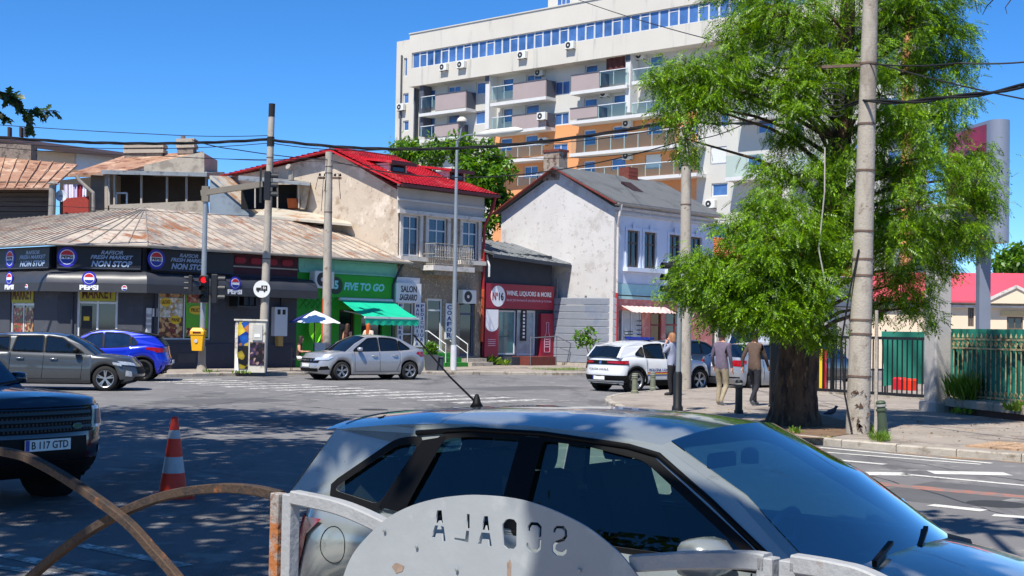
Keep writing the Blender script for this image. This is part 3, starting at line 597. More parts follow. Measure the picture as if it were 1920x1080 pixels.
for px0, px1, word in ((777, 784, 'MANICHIURA'), (786, 793, 'PEDICHIURA'), (728.5, 735, 'FRIZERIE'), (835, 846, 'COAFOR')):
    a, b = FRr.y(px0, 610)[0], FRr.y(px1, 610)[0]
    if word == 'FRIZERIE': a, b = .05, .3
    if word != 'COAFOR': zz0, zz1 = 1.0, FRr.y(790, 569)[1]-.02
    else: zz0, zz1 = 1.35, FRr.y(840, 571)[1]
    o = MB().box(a-.04, b+.04, -.06, -.003, zz0-.05, zz1+.05).build('letter_panel', sw, rh, FRr)
    n = len(word)
    for k, ch in enumerate(word):
        h_ = (zz1-zz0)/n; z = zz1-(k+1)*h_; w_ = (b-a)*(.3 if ch == 'I' else .8); c = (a+b)/2; text(ch, c-w_/2, c+w_/2, z+h_*.12, z+h_*.9, -.061, navy, o, FRr, .03)
for z, y in ((.3,-1.4), (.5,-1.0), (.7,-.6)):
    MB().box(sal_d[0]-.25, sal_d[1]+.25, y, -.003, z-.2, z).build('step', M('green_carpet_steps', (40,128,44), .9, var=.15, scale=6), rh, FRr)
mb = MB(); 
for x in (sal_d[0]-.2, sal_d[1]+.2): mb.tube([(x,-1.4,.3),(x,-1.4,1.1),(x,-.3,1.65),(x,-.1,1.65)], .022, 6); mb.tube([(x,-1.4,.7),(x,-.3,1.25)], .016, 6)
mb.build('handrail', upvc, rh, FRr)
for z, y in ((.28,-.9), (.45,-.5)): MB().box(shed_d[0]-.1, shed_d[1]+.3, y, -.003, .05, z).build('step', kerbm, rh, FRr)
def ac_unit(name, label, fr, x, z, y=-.02, s=1.0, group='air conditioner boxes on the walls', parent=None):
    w_, h_, d_ = .82*s, .56*s, .3*s
    body = MB().rbox(x-w_/2, x+w_/2, y-d_, y, z, z+h_, .02*s)
    if parent: o = body.build('air_conditioner', acm, parent, fr); p = o
    else: p = thing(name, label, 'air conditioner', fr, group); body.build('casing', acm, p, fr)
    disc(MB(), x-.1*s, z+h_/2, .23*s, .23*s, y-d_-.006, 18).build('fan_grille', acd, p, fr); disc(MB(), x-.1*s, z+h_/2, .07*s, .07*s, y-d_-.012, 10).build('fan_hub', acm, p, fr)
    MB().box(x-w_/2+.08, x-w_/2+.12, y-d_, y, z-.05, z-.003).box(x+w_/2-.12, x+w_/2-.08, y-d_, y, z-.05, z-.003).build('bracket', acd, p, fr)
acm = M('ac_white', (212,212,206), .5, var=.08); acd = M('ac_grille_dark', (40,42,46), .6)
x, z = FRr.y(868, 565); ac_unit('air_conditioner', 'white air conditioner box beside the salon door, behind the lamp post', FRr, x, z-.1, -.1, 1.1)
x, z = FM.y(596, 536); ac_unit('air_conditioner', 'white air conditioner box on the green shop wall above the parasol', FM, x, z-.1, -.05, 1.25)
# ---------------------------------------------------------------- wine shop
x0 = LR+.1; x1 = FRr.y(1033, 600)[0]; ws = thing('wine_shop', 'small dark shop with crimson sign front and grey lean-to metal roof', 'shop building', FRr)
crim = M('crimson_sign', (150,24,52), .5, var=.07); anth = M('anthracite_wall', (52,58,68), .85, var=.12, bump=.2)
zA0, zA1 = FRr.y(970, 660)[1], FRr.y(970, 580)[1]; zsg = FRr.y(970, 534)[1]; zw = .55
gw = rect(FRr, 932, 582, 968, 662); gd = rect(FRr, 969, 582, 1005, 662); gd[2] = zw; gw[2] = zw+.05
ztop = FRr.y(970, 487)[1]
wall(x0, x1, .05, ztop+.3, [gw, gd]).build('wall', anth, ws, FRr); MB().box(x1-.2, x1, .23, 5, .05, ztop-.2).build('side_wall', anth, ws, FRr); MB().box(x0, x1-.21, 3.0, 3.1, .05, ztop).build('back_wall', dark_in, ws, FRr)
s = MB().box(x0+.05, x1+.02, -.16, -.003, zA1+.02, zsg).build('sign_board', crim, ws, FRr)
cx = FRr.y(929, 553)[0]; cz = (zA1+zsg)/2; rr = (zsg-zA1)*.42; o = disc(MB(), cx, cz, rr, rr, -.175, y2=-.161).build('sign_disc', white, s, FRr); text('N', cx-rr*.8, cx-rr*.3, cz-rr*.4, cz+rr*.35, -.177, crim, o, FRr, .03); text('16', cx+rr*.08, cx+rr*.75, cz-rr*.4, cz+rr*.35, -.177, ink, o, FRr, .03); text('o', cx-rr*.25, cx-rr*.05, cz, cz+rr*.35, -.177, crim, o, FRr, .02)
a, b = FRr.y(945, 553)[0], FRr.y(1029, 553)[0]; text('WINE, LIQUORS & MORE', a, b, cz+.02, cz+.28, -.162, white, s, FRr, .02); text('SELECȚIE RAFINATĂ DE BĂUTURI ȘI TUTUN', a, b, cz-.24, cz-.08, -.162, M('pale_pink_letters',(214,170,190),.6,var=0), s, FRr, .01)
a, b = x0+.05, FRr.y(931, 600)[0]; pn = MB().box(a, b, -.14, -.003, .5, zA1).build('side_panel', crim, ws, FRr)
mb = MB(); c = (a+b)/2; hw = (b-a)*.46; pts = [(c-hw,-.15,zA1-.05),(c-hw,-.15,1.95)]+[(c-hw*math.cos(t),-.15,1.95-.28*math.sin(t)) for t in np.linspace(.3,math.pi-.3,7)]+[(c+hw,-.15,1.95),(c+hw,-.15,zA1-.05)]
mb.prism(pts, (0,.009,0)).build('white_badge', white, pn, FRr)
for k in range(4): MB().box(c-hw*.6, c+hw*.6, -.152, -.141, 1.28-k*.09, 1.31-k*.09).build('small_print', M('pale_pink_letters',(214,170,190),.6,var=0), pn, FRr)
a, b = FRr.y(1010, 600)[0], x1+.02; pn = MB().box(a, b, -.16, -.003, .5, FRr.y(1020, 588)[1]).build('side_panel', crim, ws, FRr)
c = (a+b)/2; pk = M('pale_pink_letters',(214,170,190),.6,var=0)
out = [(.05,0),(.2,0),(.2,.55),(.18,.72),(.09,.9),(.075,1.25),(.09,1.26),(.09,1.36),(0,1.36)]
mb = MB(); pts = [Vector((c+r_, -.168, .72+z*1.05)) for r_, z in out]+[Vector((c-r_, -.168, .72+z*1.05)) for r_, z in out[::-1]]
for p, q in zip(pts, pts[1:]+pts[:1]): 
    if (p-q).length > .01: mb.bar(p, q, .022, .022, (0,1,0))
for k in range(4): mb.box(c-.13, c+.13, -.172, -.162, .95+k*.12, 1.0+k*.12)
mb.build('bottle_print', pk, pn, FRr)
window(gw[0], gw[1], gw[2], gw[3], .12, ws, FRr, upvc, M('shop_glass_teal',(62,110,116),.05,var=.5,scale=.8,spec=.8), 1, (), .07, 'shop_window'); window(gd[0], gd[1], gd[2], gd[3], .12, ws, FRr, upvc, M('door_glass_pale',(150,165,172),.08,var=.3), 1, (), .1, 'shop_door')
o = MB().box(gd[0]+.35, gd[0]+.75, .05, .065, 1.25, 2.9).build('door_strip', ink, ws, FRr); 
for k in range(9): MB().box(gd[0]+.48, gd[0]+.62, .044, .049, 2.74-k*.17, 2.84-k*.17).build('door_mark', white, o, FRr)
mb = MB().box(gd[0]-.3, gd[1]+.2, -1.1, -.003, .1, .53); mb.build('step', M('red_brown_step',(104,48,40),.85,var=.2), ws, FRr); MB().box(gd[0]-.9, gd[0]-.31, -.5, -.003, .1, .5).build('step', anth, ws, FRr)
MB().box(x0, gd[0]-.95, -.1, -.003, .1, .48).build('plinth', anth, ws, FRr)
mb = MB()
for x in (gd[0]-.25, gd[1]+.25, gd[1]+1.5): mb.tube([(x,-1.1,.1),(x,-1.1,1.5)], .02, 6)
mb.tube([(gd[0]-.25,-1.1,1.4),(gd[1]+.25,-1.1,1.5),(gd[1]+1.5,-1.1,1.1)], .022, 6); mb.tube([(gd[1]+.25,-1.1,1.0),(gd[1]+1.5,-1.1,.7)], .018, 6); mb.build('handrail', M('grey_steel_rail',(140,144,150),.4,metal=.6), ws, FRr)
lean = M('grey_corrugated_metal', (142,146,148), .5, metal=.4, var=.15, scale=2, spots=((96,98,98), .35, 1.5))
a = FRr._hit(909, 470, 1, 1.6); b = FRr._hit(1068, 500, 1, -.9)
q = [Vector((x0-.15,-.75,ztop+.15)), Vector((x1+1.15,-.75,ztop-.12)), Vector((x1+1.15,3.2,ztop+1.0)), Vector((x0-.15,3.2,ztop+1.25))]
nrm = (q[1]-q[0]).cross(q[3]-q[0]).normalized(); o = MB().prism(q, -nrm*.06).build('roof', lean, ws, FRr)
for k in range(12): u = k/11; MB().bar(q[0].lerp(q[1],u)+nrm*.02, q[3].lerp(q[2],u)+nrm*.02, .05, .05, nrm).build('seam', lean, o, FRr)
MB().bar(q[0]+Vector((0,-.02,-.1)), q[1]+Vector((0,-.02,-.1)), .05, .16).build('fascia', anth, ws, FRr)
MB().tube([(x0+.12,-.1,ztop+.1),(x0+.1,-.3,ztop-.4),(x0+.12,-.28,ztop-.9)], .05, 6).build('camera_bracket', upvc, ws, FRr)
# ---------------------------------------------------------------- white house
FW = Fr((4.8, 65.0, 0), ANG_U); wh = thing('white_house', 'two-storey white plaster house with blank gable and dark wooden windows', 'house', FW)
plas = M('weathered_white_plaster', (198,195,192), .93, var=.08, scale=.6, bump=.5, bscale=14, spots=[((180,175,170), .32, .9), ((158,150,144), .25, 3.5), ((176,162,146), .14, 1.1, (1,1,.22))])
lblu = M('pale_blue_plaster', (206,214,228), .9, var=.06, scale=.7, bump=.3, bscale=20, spots=((188,194,206), .3, 1.2))
rust = M('rust_red_fascia', (112,42,34), .7, var=.25, scale=4)
LW = FW.y(1338, 430)[0]; zWe = FW.y(1168, 384)[1]; yL, _ = FW.x(940, 400, 0); yAp, zAp = FW.x(1040, 322, 0)
gv = [FW.x(1160, 388, 0), FW.x(1046, 322, 0), FW.x(940, 398, 0)]
MB().prism([(0,0,.05),(0,0,gv[0][1]),(0,gv[1][0],gv[1][1]),(0,gv[2][0],gv[2][1]),(0,gv[2][0],.05)], (.35,0,0)).build('gable_wall', plas, wh, FW)
wins = [rect(FW, 1175, 432, 1198, 501), rect(FW, 1207, 436, 1230, 503), rect(FW, 1254, 441, 1275, 500), rect(FW, 1294, 445, 1315, 500)]
zb_, zt_ = wins[0][2], wins[0][3]
for k in wins: k[2], k[3] = zb_, zt_
zmid = FW.y(1200, 533)[1]
sd = rect(FW, 1160, 582, 1203, 690); sd[2] = .2; s2 = rect(FW, 1219, 585, 1240, 690); s2[2] = .2; s3 = rect(FW, 1248, 585, 1285, 690); s3[2] = .2
wall(.353, LW, zmid, zWe, wins).build('upper_wall', lblu, wh, FW)
pinkw = M('pink_shop_wall', (196,120,112), .85, var=.12, scale=1.5, spots=((214,160,148), .35, 2)); cyanw = M('pale_cyan_band', (160,204,206), .8, var=.1, scale=2)
wall(.353, LW, .05, zmid, [sd, s2, s3]).build('lower_wall', pinkw, wh, FW); MB().box(.353, LW, -.05, -.003, zmid-.75, zmid-.02).build('fascia_band', cyanw, wh, FW)
oldw = M('old_window_wood', (98,84,74), .8, var=.25, scale=6)
for a, b, c, d in wins:
    window(a, b, c, d, .12, wh, FW, oldw, glassd, 2, (.66,), .09)
    f = MB(); f.box(a-.14, a, -.05, -.003, c-.02, d+.14); f.box(b, b+.14, -.05, -.003, c-.02, d+.14); f.box(a, b, -.05, -.003, d, d+.14); f.box((a+b)/2-.1, (a+b)/2+.1, -.08, -.051, d+.02, d+.3); f.build('window_surround', lblu, wh, FW)
MB().box(wins[0][0]-.3, wins[1][1]+.3, -.3, -.003, zb_-.22, zb_-.03).build('sill', lblu, wh, FW); MB().box(wins[2][0]-.3, wins[3][1]+.3, -.3, -.003, zb_-.22, zb_-.03).build('sill', lblu, wh, FW)
for z, d_ in ((zWe-.5,.12),(zWe-.28,.2),(zWe-.08,.3)): MB().box(-.0+.0, LW+.1, -d_, -.003, z, z+.12).build('cornice', trimw, wh, FW)
shing = M('grey_bitumen_roof', (94,96,97), .85, var=.12, scale=1.5, bump=.3, bscale=10, spots=((78,80,80), .35, .8))
yr, zr = gv[1]; ov = .35
MB().prism([(-.3,-ov,zWe-.02),(LW+.3,-ov,zWe-.02),(LW+.3,yr,zr+.18),(-.3,yr,zr+.18)], (0,0,.09)).build('roof', shing, wh, FW); MB().prism([(-.3,yr,zr+.18),(LW+.3,yr,zr+.18),(LW+.3,gv[2][0]+.3,gv[2][1]-.1),(-.3,gv[2][0]+.3,gv[2][1]-.1)], (0,0,.09)).build('roof_back', shing, wh, FW)
MB().prism([(LW,0,zWe-.1),(LW,gv[2][0],gv[2][1]-.1),(LW,yr,zr+.1)], (-.2,0,0)).build('far_gable', plas, wh, FW); MB().box(LW-.2, LW, .3, gv[2][0], .05, zWe-.15).build('side_wall', plas, wh, FW)
MB().bar((-.31,-ov,zWe-.02),(-.31,yr,zr+.16),.05,.24,(1,0,0)).build('verge_board', rust, wh, FW); MB().bar((-.31,gv[2][0]+.3,gv[2][1]-.1),(-.31,yr,zr+.16),.05,.24,(1,0,0)).build('verge_board', rust, wh, FW)
MB().box(-.25, LW+.3, -ov-.1, -ov+.02, zWe-.06, zWe+.03).build('gutter', zincrib, wh, FW)
yc = FW.x(1040, 330, .0)[0]
ch = MB().box(-.05, .6, yr-.1, yr+.9, zr-.4, zr+1.0).build('chimney', M('sooty_plaster', (150,138,124), .9, var=.25, scale=3, spots=((96,70,60), .4, 3)), wh, FW); MB().box(-.1, .65, yr-.15, yr+.95, zr+1.003, zr+1.12).build('chimney_cap', M('brick_dark',(110,56,46),.9,var=.3,scale=8), ch, FW)
xc = FW.y(1209, 340, yr*.7)[0]; ch = MB().box(xc-.4, xc+.4, yr-.3, yr+.3, zr-.3, zr+.75).build('chimney', M('brick_dark',(110,56,46),.9,var=.3,scale=8), wh, FW)
mb = MB()
for k in range(4):
    for j in range(3): mb.box(xc-.42+j*.28, xc-.16+j*.28, yr-.33, yr-.303, zr-.1+k*.2, zr+.07+k*.2)
mb.build('chimney_bricks', M('brick_red_far',(136,66,52),.9,var=.25,scale=9), ch, FW)
t = .42; xk = FW.y(1197, 360, yr*t)[0]; sk = MB().prism([(xk-.4,yr*t,zWe+(zr-zWe)*t+.28),(xk+.4,yr*t,zWe+(zr-zWe)*t+.28),(xk+.4,yr*t+.8,zWe+(zr-zWe)*(t+.8/yr)+.4),(xk-.4,yr*t+.8,zWe+(zr-zWe)*(t+.8/yr)+.4)], (0,0,-.3)).build('skylight', M('dormer_dark_wood',(48,26,22),.6), wh, FW)
MB().tube([(.0,-.42,zWe-.05),(-.02,-.3,zWe-.6),(.12,-.12,zWe-1.1),(.12,-.12,3.6)], .06, 8).build('drainpipe', trimw, wh, FW); MB().tube([(.12,-.12,3.6),(.12,-.12,.2)], .065, 8).build('drainpipe_base', M('red_pipe',(170,40,36),.6,var=.2,scale=4), wh, FW)
window(sd[0]+.3, sd[1], sd[2], sd[3], .1, wh, FW, upvc, M('poster_glass_white',(178,186,194),.3,var=.2,scale=2), 2, (.55,), .08, 'shop_front'); window(s2[0], s2[1], s2[2], s2[3], .1, wh, FW, M('red_frame',(120,44,40),.6), glassd, 1, (.75,), .1, 'shop_door'); window(s3[0], s3[1], s3[2], s3[3], .1, wh, FW, M('red_frame',(120,44,40),.6), glassd, 2, (.75,), .1, 'shop_window')
for k in range(5): MB().box(sd[0]+.5, sd[0]+1.15, .03, .04, 1.2+k*.14, 1.24+k*.14).build('price_line', ink, wh, FW); MB().box(sd[0]+1.5, sd[0]+2.1, .03, .04, 1.4+k*.22, 1.44+k*.22).build('price_line', ink, wh, FW)
a, b = FW.y(1162, 572)[0], FW.y(1245, 575)[0]
MB().grid(lambda u, v: (a+(b-a)*u, -.06-.75*v, 3.02-.32*v+.012*math.sin(u*60)), 60, 4).build('canopy', M('dusty_pink_canopy',(214,186,178),.7,var=.12,scale=4), wh, FW, smooth=True)
# ---------------------------------------------------------------- corrugated fence between wine shop and white house
a = FRr.m @ Vector((x1+.08, -.1, 0)); b = FW.m @ Vector((.1, -.25, 0)); FF = Fr(a, math.atan2(b.y-a.y, b.x-a.x)); Lf = (b-a).length-.1
fe = thing('metal_fence', 'pale blue-grey horizontal sheet metal fence against the blank gable', 'fence', FF); fm_ = M('blue_grey_sheet', (136,142,152), .5, metal=.15, var=.08, scale=1.5, spots=((122,132,150), .3, 1))
zf0 = .25; zf1 = FF.y(1090, 558)[1]; n = 9
for k in range(n):
    z = zf0+(zf1-zf0)*k/n; h_ = (zf1-zf0)/n
    MB().prism([(0,0,z+.01),(0,-.022,z+.015),(0,-.022,z+h_*.9),(0,0,z+h_-.01),(0,.03,z+h_-.01),(0,.03,z+.01)], (Lf,0,0)).build('slat', fm_, fe, FF)
for x in (.1, Lf/2, Lf-.1): MB().box(x-.04, x+.04, .04, .12, .1, zf1+(.9 if x < Lf/2 else .1)).build('post', M('grey_steel_rail',(140,144,150),.4,metal=.6), fe, FF)
MB().box(-.1, Lf, -.3, .2, .08, .24).build('plinth', kerbm, fe, FF)
# ---------------------------------------------------------------- old houses behind the market
def pp(pts, Y, fr=ID): return [P(x, y, Y) for x, y in pts]
def pslab(pts, Y, th): return MB().prism(pp(pts, Y), (0, th, 0))
conc = M('raw_grey_plaster', (166,156,142), .92, var=.12, scale=.8, bump=.4, bscale=16, spots=((136,126,114), .32, 1.1))
oldroof = M('rusty_brown_roof', (160,122,98), .7, metal=.15, var=.15, scale=1.2, spots=[((190,160,136), .4, .7), ((118,74,52), .34, 1.5)])
timber = M('grey_timber', (96,84,74), .9, var=.25, scale=5, stretch=(.3,1,6))
brickg = M('sooty_chimney_brick', (128,116,106), .92, var=.25, scale=6, spots=((90,82,76), .4, 4))
th_ = thing('terrace_house', 'grey plaster house with open dark loggia and brick chimneys behind the market roof', 'house')
Y0 = 66
pslab([(205,384),(388,376),(392,440),(205,440)], Y0, .3).build('parapet', conc, th_)
pslab([(270,322),(270,310),(378,285),(383,287),(383,324)], Y0+.6, 3).build('gable_wall', conc, th_)
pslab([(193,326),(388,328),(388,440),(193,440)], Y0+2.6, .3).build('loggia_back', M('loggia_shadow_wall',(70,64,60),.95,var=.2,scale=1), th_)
pslab([(196,322),(196,440),(202,440),(202,322)], Y0+.3, 2.2).build('loggia_side', conc, th_)
for x in (204, 214, 264.5, 312.5, 349, 386): pslab([(x-1.6,322),(x+1.6,322),(x+1.6,384),(x-1.6,386)], Y0+.1, .15).build('loggia_post', M('pale_post',(168,160,150),.8,var=.15), th_)
a, b = P(190, 319, Y0-.5), P(388, 324, Y0-.5); MB().prism([a, b, b+Vector((0,4,.5)), a+Vector((0,4,.5))], (0,0,-.18)).build('loggia_roof', lean, th_)
a, b, c, d = P(122,329,Y0-.2), P(192,322,Y0-.2), P(383,283,Y0+3.4), P(300,290,Y0+3.4)
MB().prism([P(128,326,Y0), P(235,320,Y0), P(381,284,Y0+4), P(232,292,Y0+4)], (0,0,-.12)).build('roof', oldroof, th_)
for (xa_, xb_, ya_, yb_) in ((233,304,272,300), (332,362,262,288)):
    ch = pslab([(xa_,ya_),(xb_,ya_-1),(xb_,yb_),(xa_,yb_)], Y0+3.4, .8).build('chimney', brickg, th_)
    for k in range(2): pslab([(xa_-2,ya_-2+k*10),(xb_+2,ya_-3+k*10),(xb_+2,ya_+4+k*10),(xa_-2,ya_+5+k*10)], Y0+3.34, .92).build('chimney_band', conc, ch)
a = P(343, 262, Y0+3.7); MB().tube([a, a+Vector((0,0,.2))], .12, 8).build('chimney_pot', brickg, th_)
pslab([(170,328),(206,330),(206,440),(170,440)], Y0+.9, .2).build('side_wall', M('grey_side_wall',(130,124,114),.9,var=.15), th_)
MB().tube([P(143,329,Y0-.3), P(150,340,Y0-.3), P(175,362,Y0-.3), P(175,395,Y0-.3)], .09, 8).build('drainpipe', zincrib, th_)
mb = MB(); p = [P(x,y,Y0+.6) for x,y in ((218,362),(238,362),(238,385),(218,385))]
for q, r_ in zip(p, p[1:]+p[:1]): mb.bar(q, r_, .08, .08, (0,1,0))
mb.build('window_frame', upvc, th_)
# sloping white chute roof and blue sheet cheek
ch_ = thing('stair_roof', 'slanting pale metal stair roof with blue-grey cheek wall behind the traffic light arm', 'roof')
pslab([(393,332),(400,330),(470,395),(490,412),(470,445),(393,420)], Y0-1.5, .2).build('cheek_wall', M('blue_grey_sheet_old',(136,148,158),.6,metal=.1,var=.1,scale=1,spots=((112,122,134),.35,.6)), ch_)
a = [P(393,329,Y0-1.6), P(437,331,Y0+1.2), P(513,392,Y0+1.2), P(481,402,Y0-1.6)]; MB().prism([a[0], a[3], a[2], a[1]], (0,0,-.14)).build('roof', M('pale_zinc_streaked',(188,180,164),.6,metal=.15,var=.12,scale=1.5,spots=((168,130,98),.34,1.4,(1,1,1))), ch_)
# loggia and lean-to fixed to the cream gable
lg = thing('gable_lean_to', 'shabby lean-to loggia with little zinc roofs fixed on the cream gable wall', 'lean-to')
Yg = 63.2
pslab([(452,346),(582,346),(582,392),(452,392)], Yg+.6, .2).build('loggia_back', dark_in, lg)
for a, b, c, d in ((450,336,585,345), (450,336,585,345)): pass
aa = [P(447,338,Yg-.3), P(581,348,Yg-.9), P(583,343,Yg+.8), P(447,333,Yg+.8)]; MB().prism(aa, (0,0,.1)).build('roof', lean, lg)
pslab([(571,347),(581,348),(572,392),(562,392)], Yg-.2, 1.2).build('side_wall', conc, lg)
for x in (478, 520, 560): pslab([(x-1.2,347),(x+1.2,347),(x+1.2,390),(x-1.2,390)], Yg-.3, .1).build('post', M('pale_post',(168,160,150),.8,var=.15), lg)
pslab([(538,372),(556,372),(558,390),(540,390)], Yg+.1, .4).build('brick_patch', M('orange_brick',(180,92,46),.9,var=.25,scale=7), lg)
aa = [P(478,403,Yg-2.4), P(660,420,Yg-2.4), P(640,402,Yg+.2), P(500,388,Yg+.2)]; MB().prism(aa, (0,0,-.1)).build('lower_roof', M('pale_zinc_streaked',(188,180,164),.6), lg)
pslab([(476,404),(658,418),(656,442),(560,436),(476,432)], Yg-1.6, .3).build('wall', conc, lg)
pslab([(585,421),(607,422),(607,428),(585,427)], Yg-1.66, .05).build('vent', dark_in, lg)
pslab([(623,390),(641,388),(642,403),(624,404)], Yg-.6, .4).build('brick_patch', M('orange_brick',(180,92,46),.9), lg)
MB().tube([P(546,338,Yg+.1), P(546,318,Yg+.1), P(540,312,Yg-.1)], .14, 10).build('stove_pipe', zincrib, lg)
# brown-roofed house at the far left
bh = thing('brown_roof_house', 'low timber house with rust-brown metal roof at the left edge', 'house')
Yb = 68
aa = [P(-60,352,Yb-2), P(97,352,Yb-2), P(145,308,Yb+5), P(-60,290,Yb+5)]; nb = (aa[1]-aa[0]).cross(aa[3]-aa[0]).normalized(); ro2 = MB().prism(aa, -nb*.1).build('roof', oldroof, bh)
for k in range(1, 9): u = k/9; MB().bar(aa[0].lerp(aa[1],u)+nb*.03, aa[3].lerp(aa[2],u)+nb*.03, .05, .05, nb).build('seam', oldroof, ro2)
for k in range(6): y = 352+k*9; pslab([(-60,y),(92,y),(92,y+8),(-60,y+8)], Yb-1+.02*(k%2), .2).build('board', timber, bh)
pslab([(-60,340),(92,340),(92,440),(-60,440)], Yb-.7, .2).build('backing_wall', timber, bh); pslab([(-60,404),(92,404),(92,440),(-60,440)], Yb-1, .2).build('lower_wall', timber, bh)
pslab([(-60,270),(58,270),(58,300),(-60,300)], Yb+5, 1).build('chimney_block', brickg, bh)
pb = thing('peach_house', 'peach and white walled house with long dark eave on the left skyline', 'house')
pslab([(-80,258),(55,282),(140,283),(140,318),(-80,318)], 80, 4).build('wall', M('peach_wall',(222,194,164),.9,var=.06), pb); pslab([(139,283),(240,292),(240,318),(139,318)], 80.05, 4).build('white_wall', M('white_wall_far',(214,216,220),.9,var=.05), pb)
aa = [P(-80,252,79), P(236,291,79), P(236,286,82), P(-80,246,82)]; MB().prism(aa, (0,0,-.25)).build('eave', M('dark_brown_eave',(52,36,36),.7,var=.15), pb)
for x in (16, 38, 47): pslab([(x-2,238),(x+2,238),(x+2,256),(x-2,256)], 79.4, .4).build('chimney_pot', M('dark_brown_eave',(52,36,36),.7), pb)
vp = thing('flue_pipe', 'galvanised flue pipe with conical cap beside the satellite dish', 'pipe'); a = P(97, 405, 65); b = P(99, 347, 65); MB().tube([a, b], .17, 12).build('pipe', zincrib, vp); MB().lathe([(.3,0),(.05,.16),(0,.17)], 12, b+Vector((0,0,.05))).build('cap', zincrib, vp)
sd_ = thing('satellite_dish', 'white satellite dish on the balcony with washing', 'satellite dish'); c = P(115, 367, 65.2); MB().lathe([(0,.06),(.15,.045),(.25,.02),(.28,0),(.28,-.02),(0,.03)], 16, c, 'y').build('dish', upvc, sd_); MB().tube([c, c+Vector((.02,-.35,-.05))], .02, 5).build('arm', ink, sd_); MB().tube([c+Vector((0,.05,0)), c+Vector((0,.1,-.9))], .03, 6).build('mast', ink, sd_)
wb = thing('washing_balcony', 'small balcony with red tiles and washing hung to dry', 'balcony'); pslab([(118,372),(166,368),(166,402),(118,402)], 66, .1).build('parapet', M('red_tile_parapet',(150,50,40),.8,var=.25,scale=9), wb)
for x, c_ in ((124,(214,206,228)), (133,(226,222,236)), (141,(200,190,220)), (150,(150,40,56)), (158,(220,220,235))):
    Yx = 66.3; MB().grid(lambda u, v: P(x-4+8*u, 346+26*v, Yx)+Vector((0,.05*math.sin(u*9+x),0)), 6, 4).build('cloth', M('cloth_%d'%x, c_, .9, var=.15, scale=9), wb, smooth=True)
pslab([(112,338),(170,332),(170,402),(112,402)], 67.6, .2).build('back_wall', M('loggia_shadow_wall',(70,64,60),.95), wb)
# ---------------------------------------------------------------- apartment block
FA = Fr((-11, 130, 0), ANG_V); ap = thing('apartment_block', 'tall white and orange apartment block with ribbon windows under the roof', 'apartment building', FA)
wA = M('apartment_white', (196,191,180), .85, var=.05, scale=.3, bump=.1, bscale=8, spots=((172,170,162), .3, .35, (2.5,1,.25))); wA2 = M('apartment_grey_white', (190,188,181), .85, var=.05, scale=.3)
orA = M('apartment_orange', (220,150,98), .85, var=.05, scale=.4); taupe = M('balcony_taupe', (158,144,142), .8, var=.06, scale=.6); dkgrey = M('facade_dark_grey', (76,80,92), .8, var=.08)
bglass = glass_mat('balcony_glass', (226,244,240), .0); slabm = M('balcony_slab_white', (200,200,198), .85, var=.06); wfr = M('white_window_frame', (206,208,210), .5, var=.03); gA = M('apartment_glass', (70,104,156), .04, var=.6, scale=.35, spec=1.0)  # apartment_glass: sky reflection put into the blue base tone and its variation
SB = 1.35                                                       # setback of the wall behind the balcony fronts
def A(px, py, y=0): return FA.y(px, py, y)
def cw(cx, cy): return 720+cx/3.177, cy/3.177
def Ac(cx, cy, y=0): return A(*cw(cx, cy), y)
s_end = A(1640, 300)[0]
zt0 = Ac(150, 228)[1]; zrb1 = Ac(168, 315)[1]; zrb0 = Ac(168, 408)[1]; zband = Ac(150, 518)[1]; xb0 = Ac(150, 400)[0]
# main recessed wall in three colours, with openings
xo0 = Ac(655, 850, SB)[0]; xo1 = Ac(1112, 800, SB)[0]; xo2 = Ac(1866, 850, SB)[0]; zo_a = Ac(800, 775, SB)[1]; zo_b = Ac(1400, 712, SB)[1]
def arect(cx0, cy0, cx1, cy1, y=SB):
    a = Ac(cx0, (cy0+cy1)/2, y); b = Ac(cx1, (cy0+cy1)/2, y); c = Ac((cx0+cx1)/2, cy0, y); d = Ac((cx0+cx1)/2, cy1, y); return [a[0], b[0], d[1], c[1]]
def prect(x0, y0, x1, y1, y=SB): a = A(x0,(y0+y1)/2,y); b = A(x1,(y0+y1)/2,y); c = A((x0+x1)/2,y0,y); d = A((x0+x1)/2,y1,y); return [a[0], b[0], d[1], c[1]]
wl_ = [arect(*r_) for r_ in ((548,487,612,560),(541,660,608,740),(1015,480,1105,565),(1012,670,1100,745),(1005,855,1093,925),(380,512,455,558),(250,532,305,600),(378,682,448,740),(246,700,302,800),
    (702,465,770,545),(848,440,938,490),(704,642,765,730),(842,622,922,680),(692,822,762,900),(838,803,915,870),(832,988,915,1060),(1196,385,1272,440),(1395,360,1447,420),(1190,585,1268,640),(1362,560,1442,620),(1580,330,1660,400),
    (1188,772,1260,865),(1360,748,1448,825),(1568,728,1660,800),(1186,958,1256,1040),(1352,940,1440,1010),(1556,918,1652,1005),(1756,905,1800,1010),(1830,730,1866,800),(370,862,420,915),(1620,530,1670,570))]
wl_ += [prect(*r_) for r_ in ((1332,275,1362,308),(1334,343,1364,368),(1338,150,1366,186),(1350,210,1366,238),(1420,210,1450,250),(1478,230,1505,262),(1400,290,1428,318),(1480,140,1520,170),(1555,90,1580,125),(1560,180,1590,215),(1600,260,1630,300),(1600,350,1630,390),(1650,180,1690,215),(1640,90,1680,120),(1662,280,1690,320),(1335,420,1362,450),(1410,370,1440,400))]
def inz(h, xa_, xb_, za, zb2): return [max(h[0],xa_), min(h[1],xb_), max(h[2],za), min(h[3],zb2)] if min(h[1],xb_)-max(h[0],xa_) > .3 and min(h[3],zb2)-max(h[2],za) > .3 else None
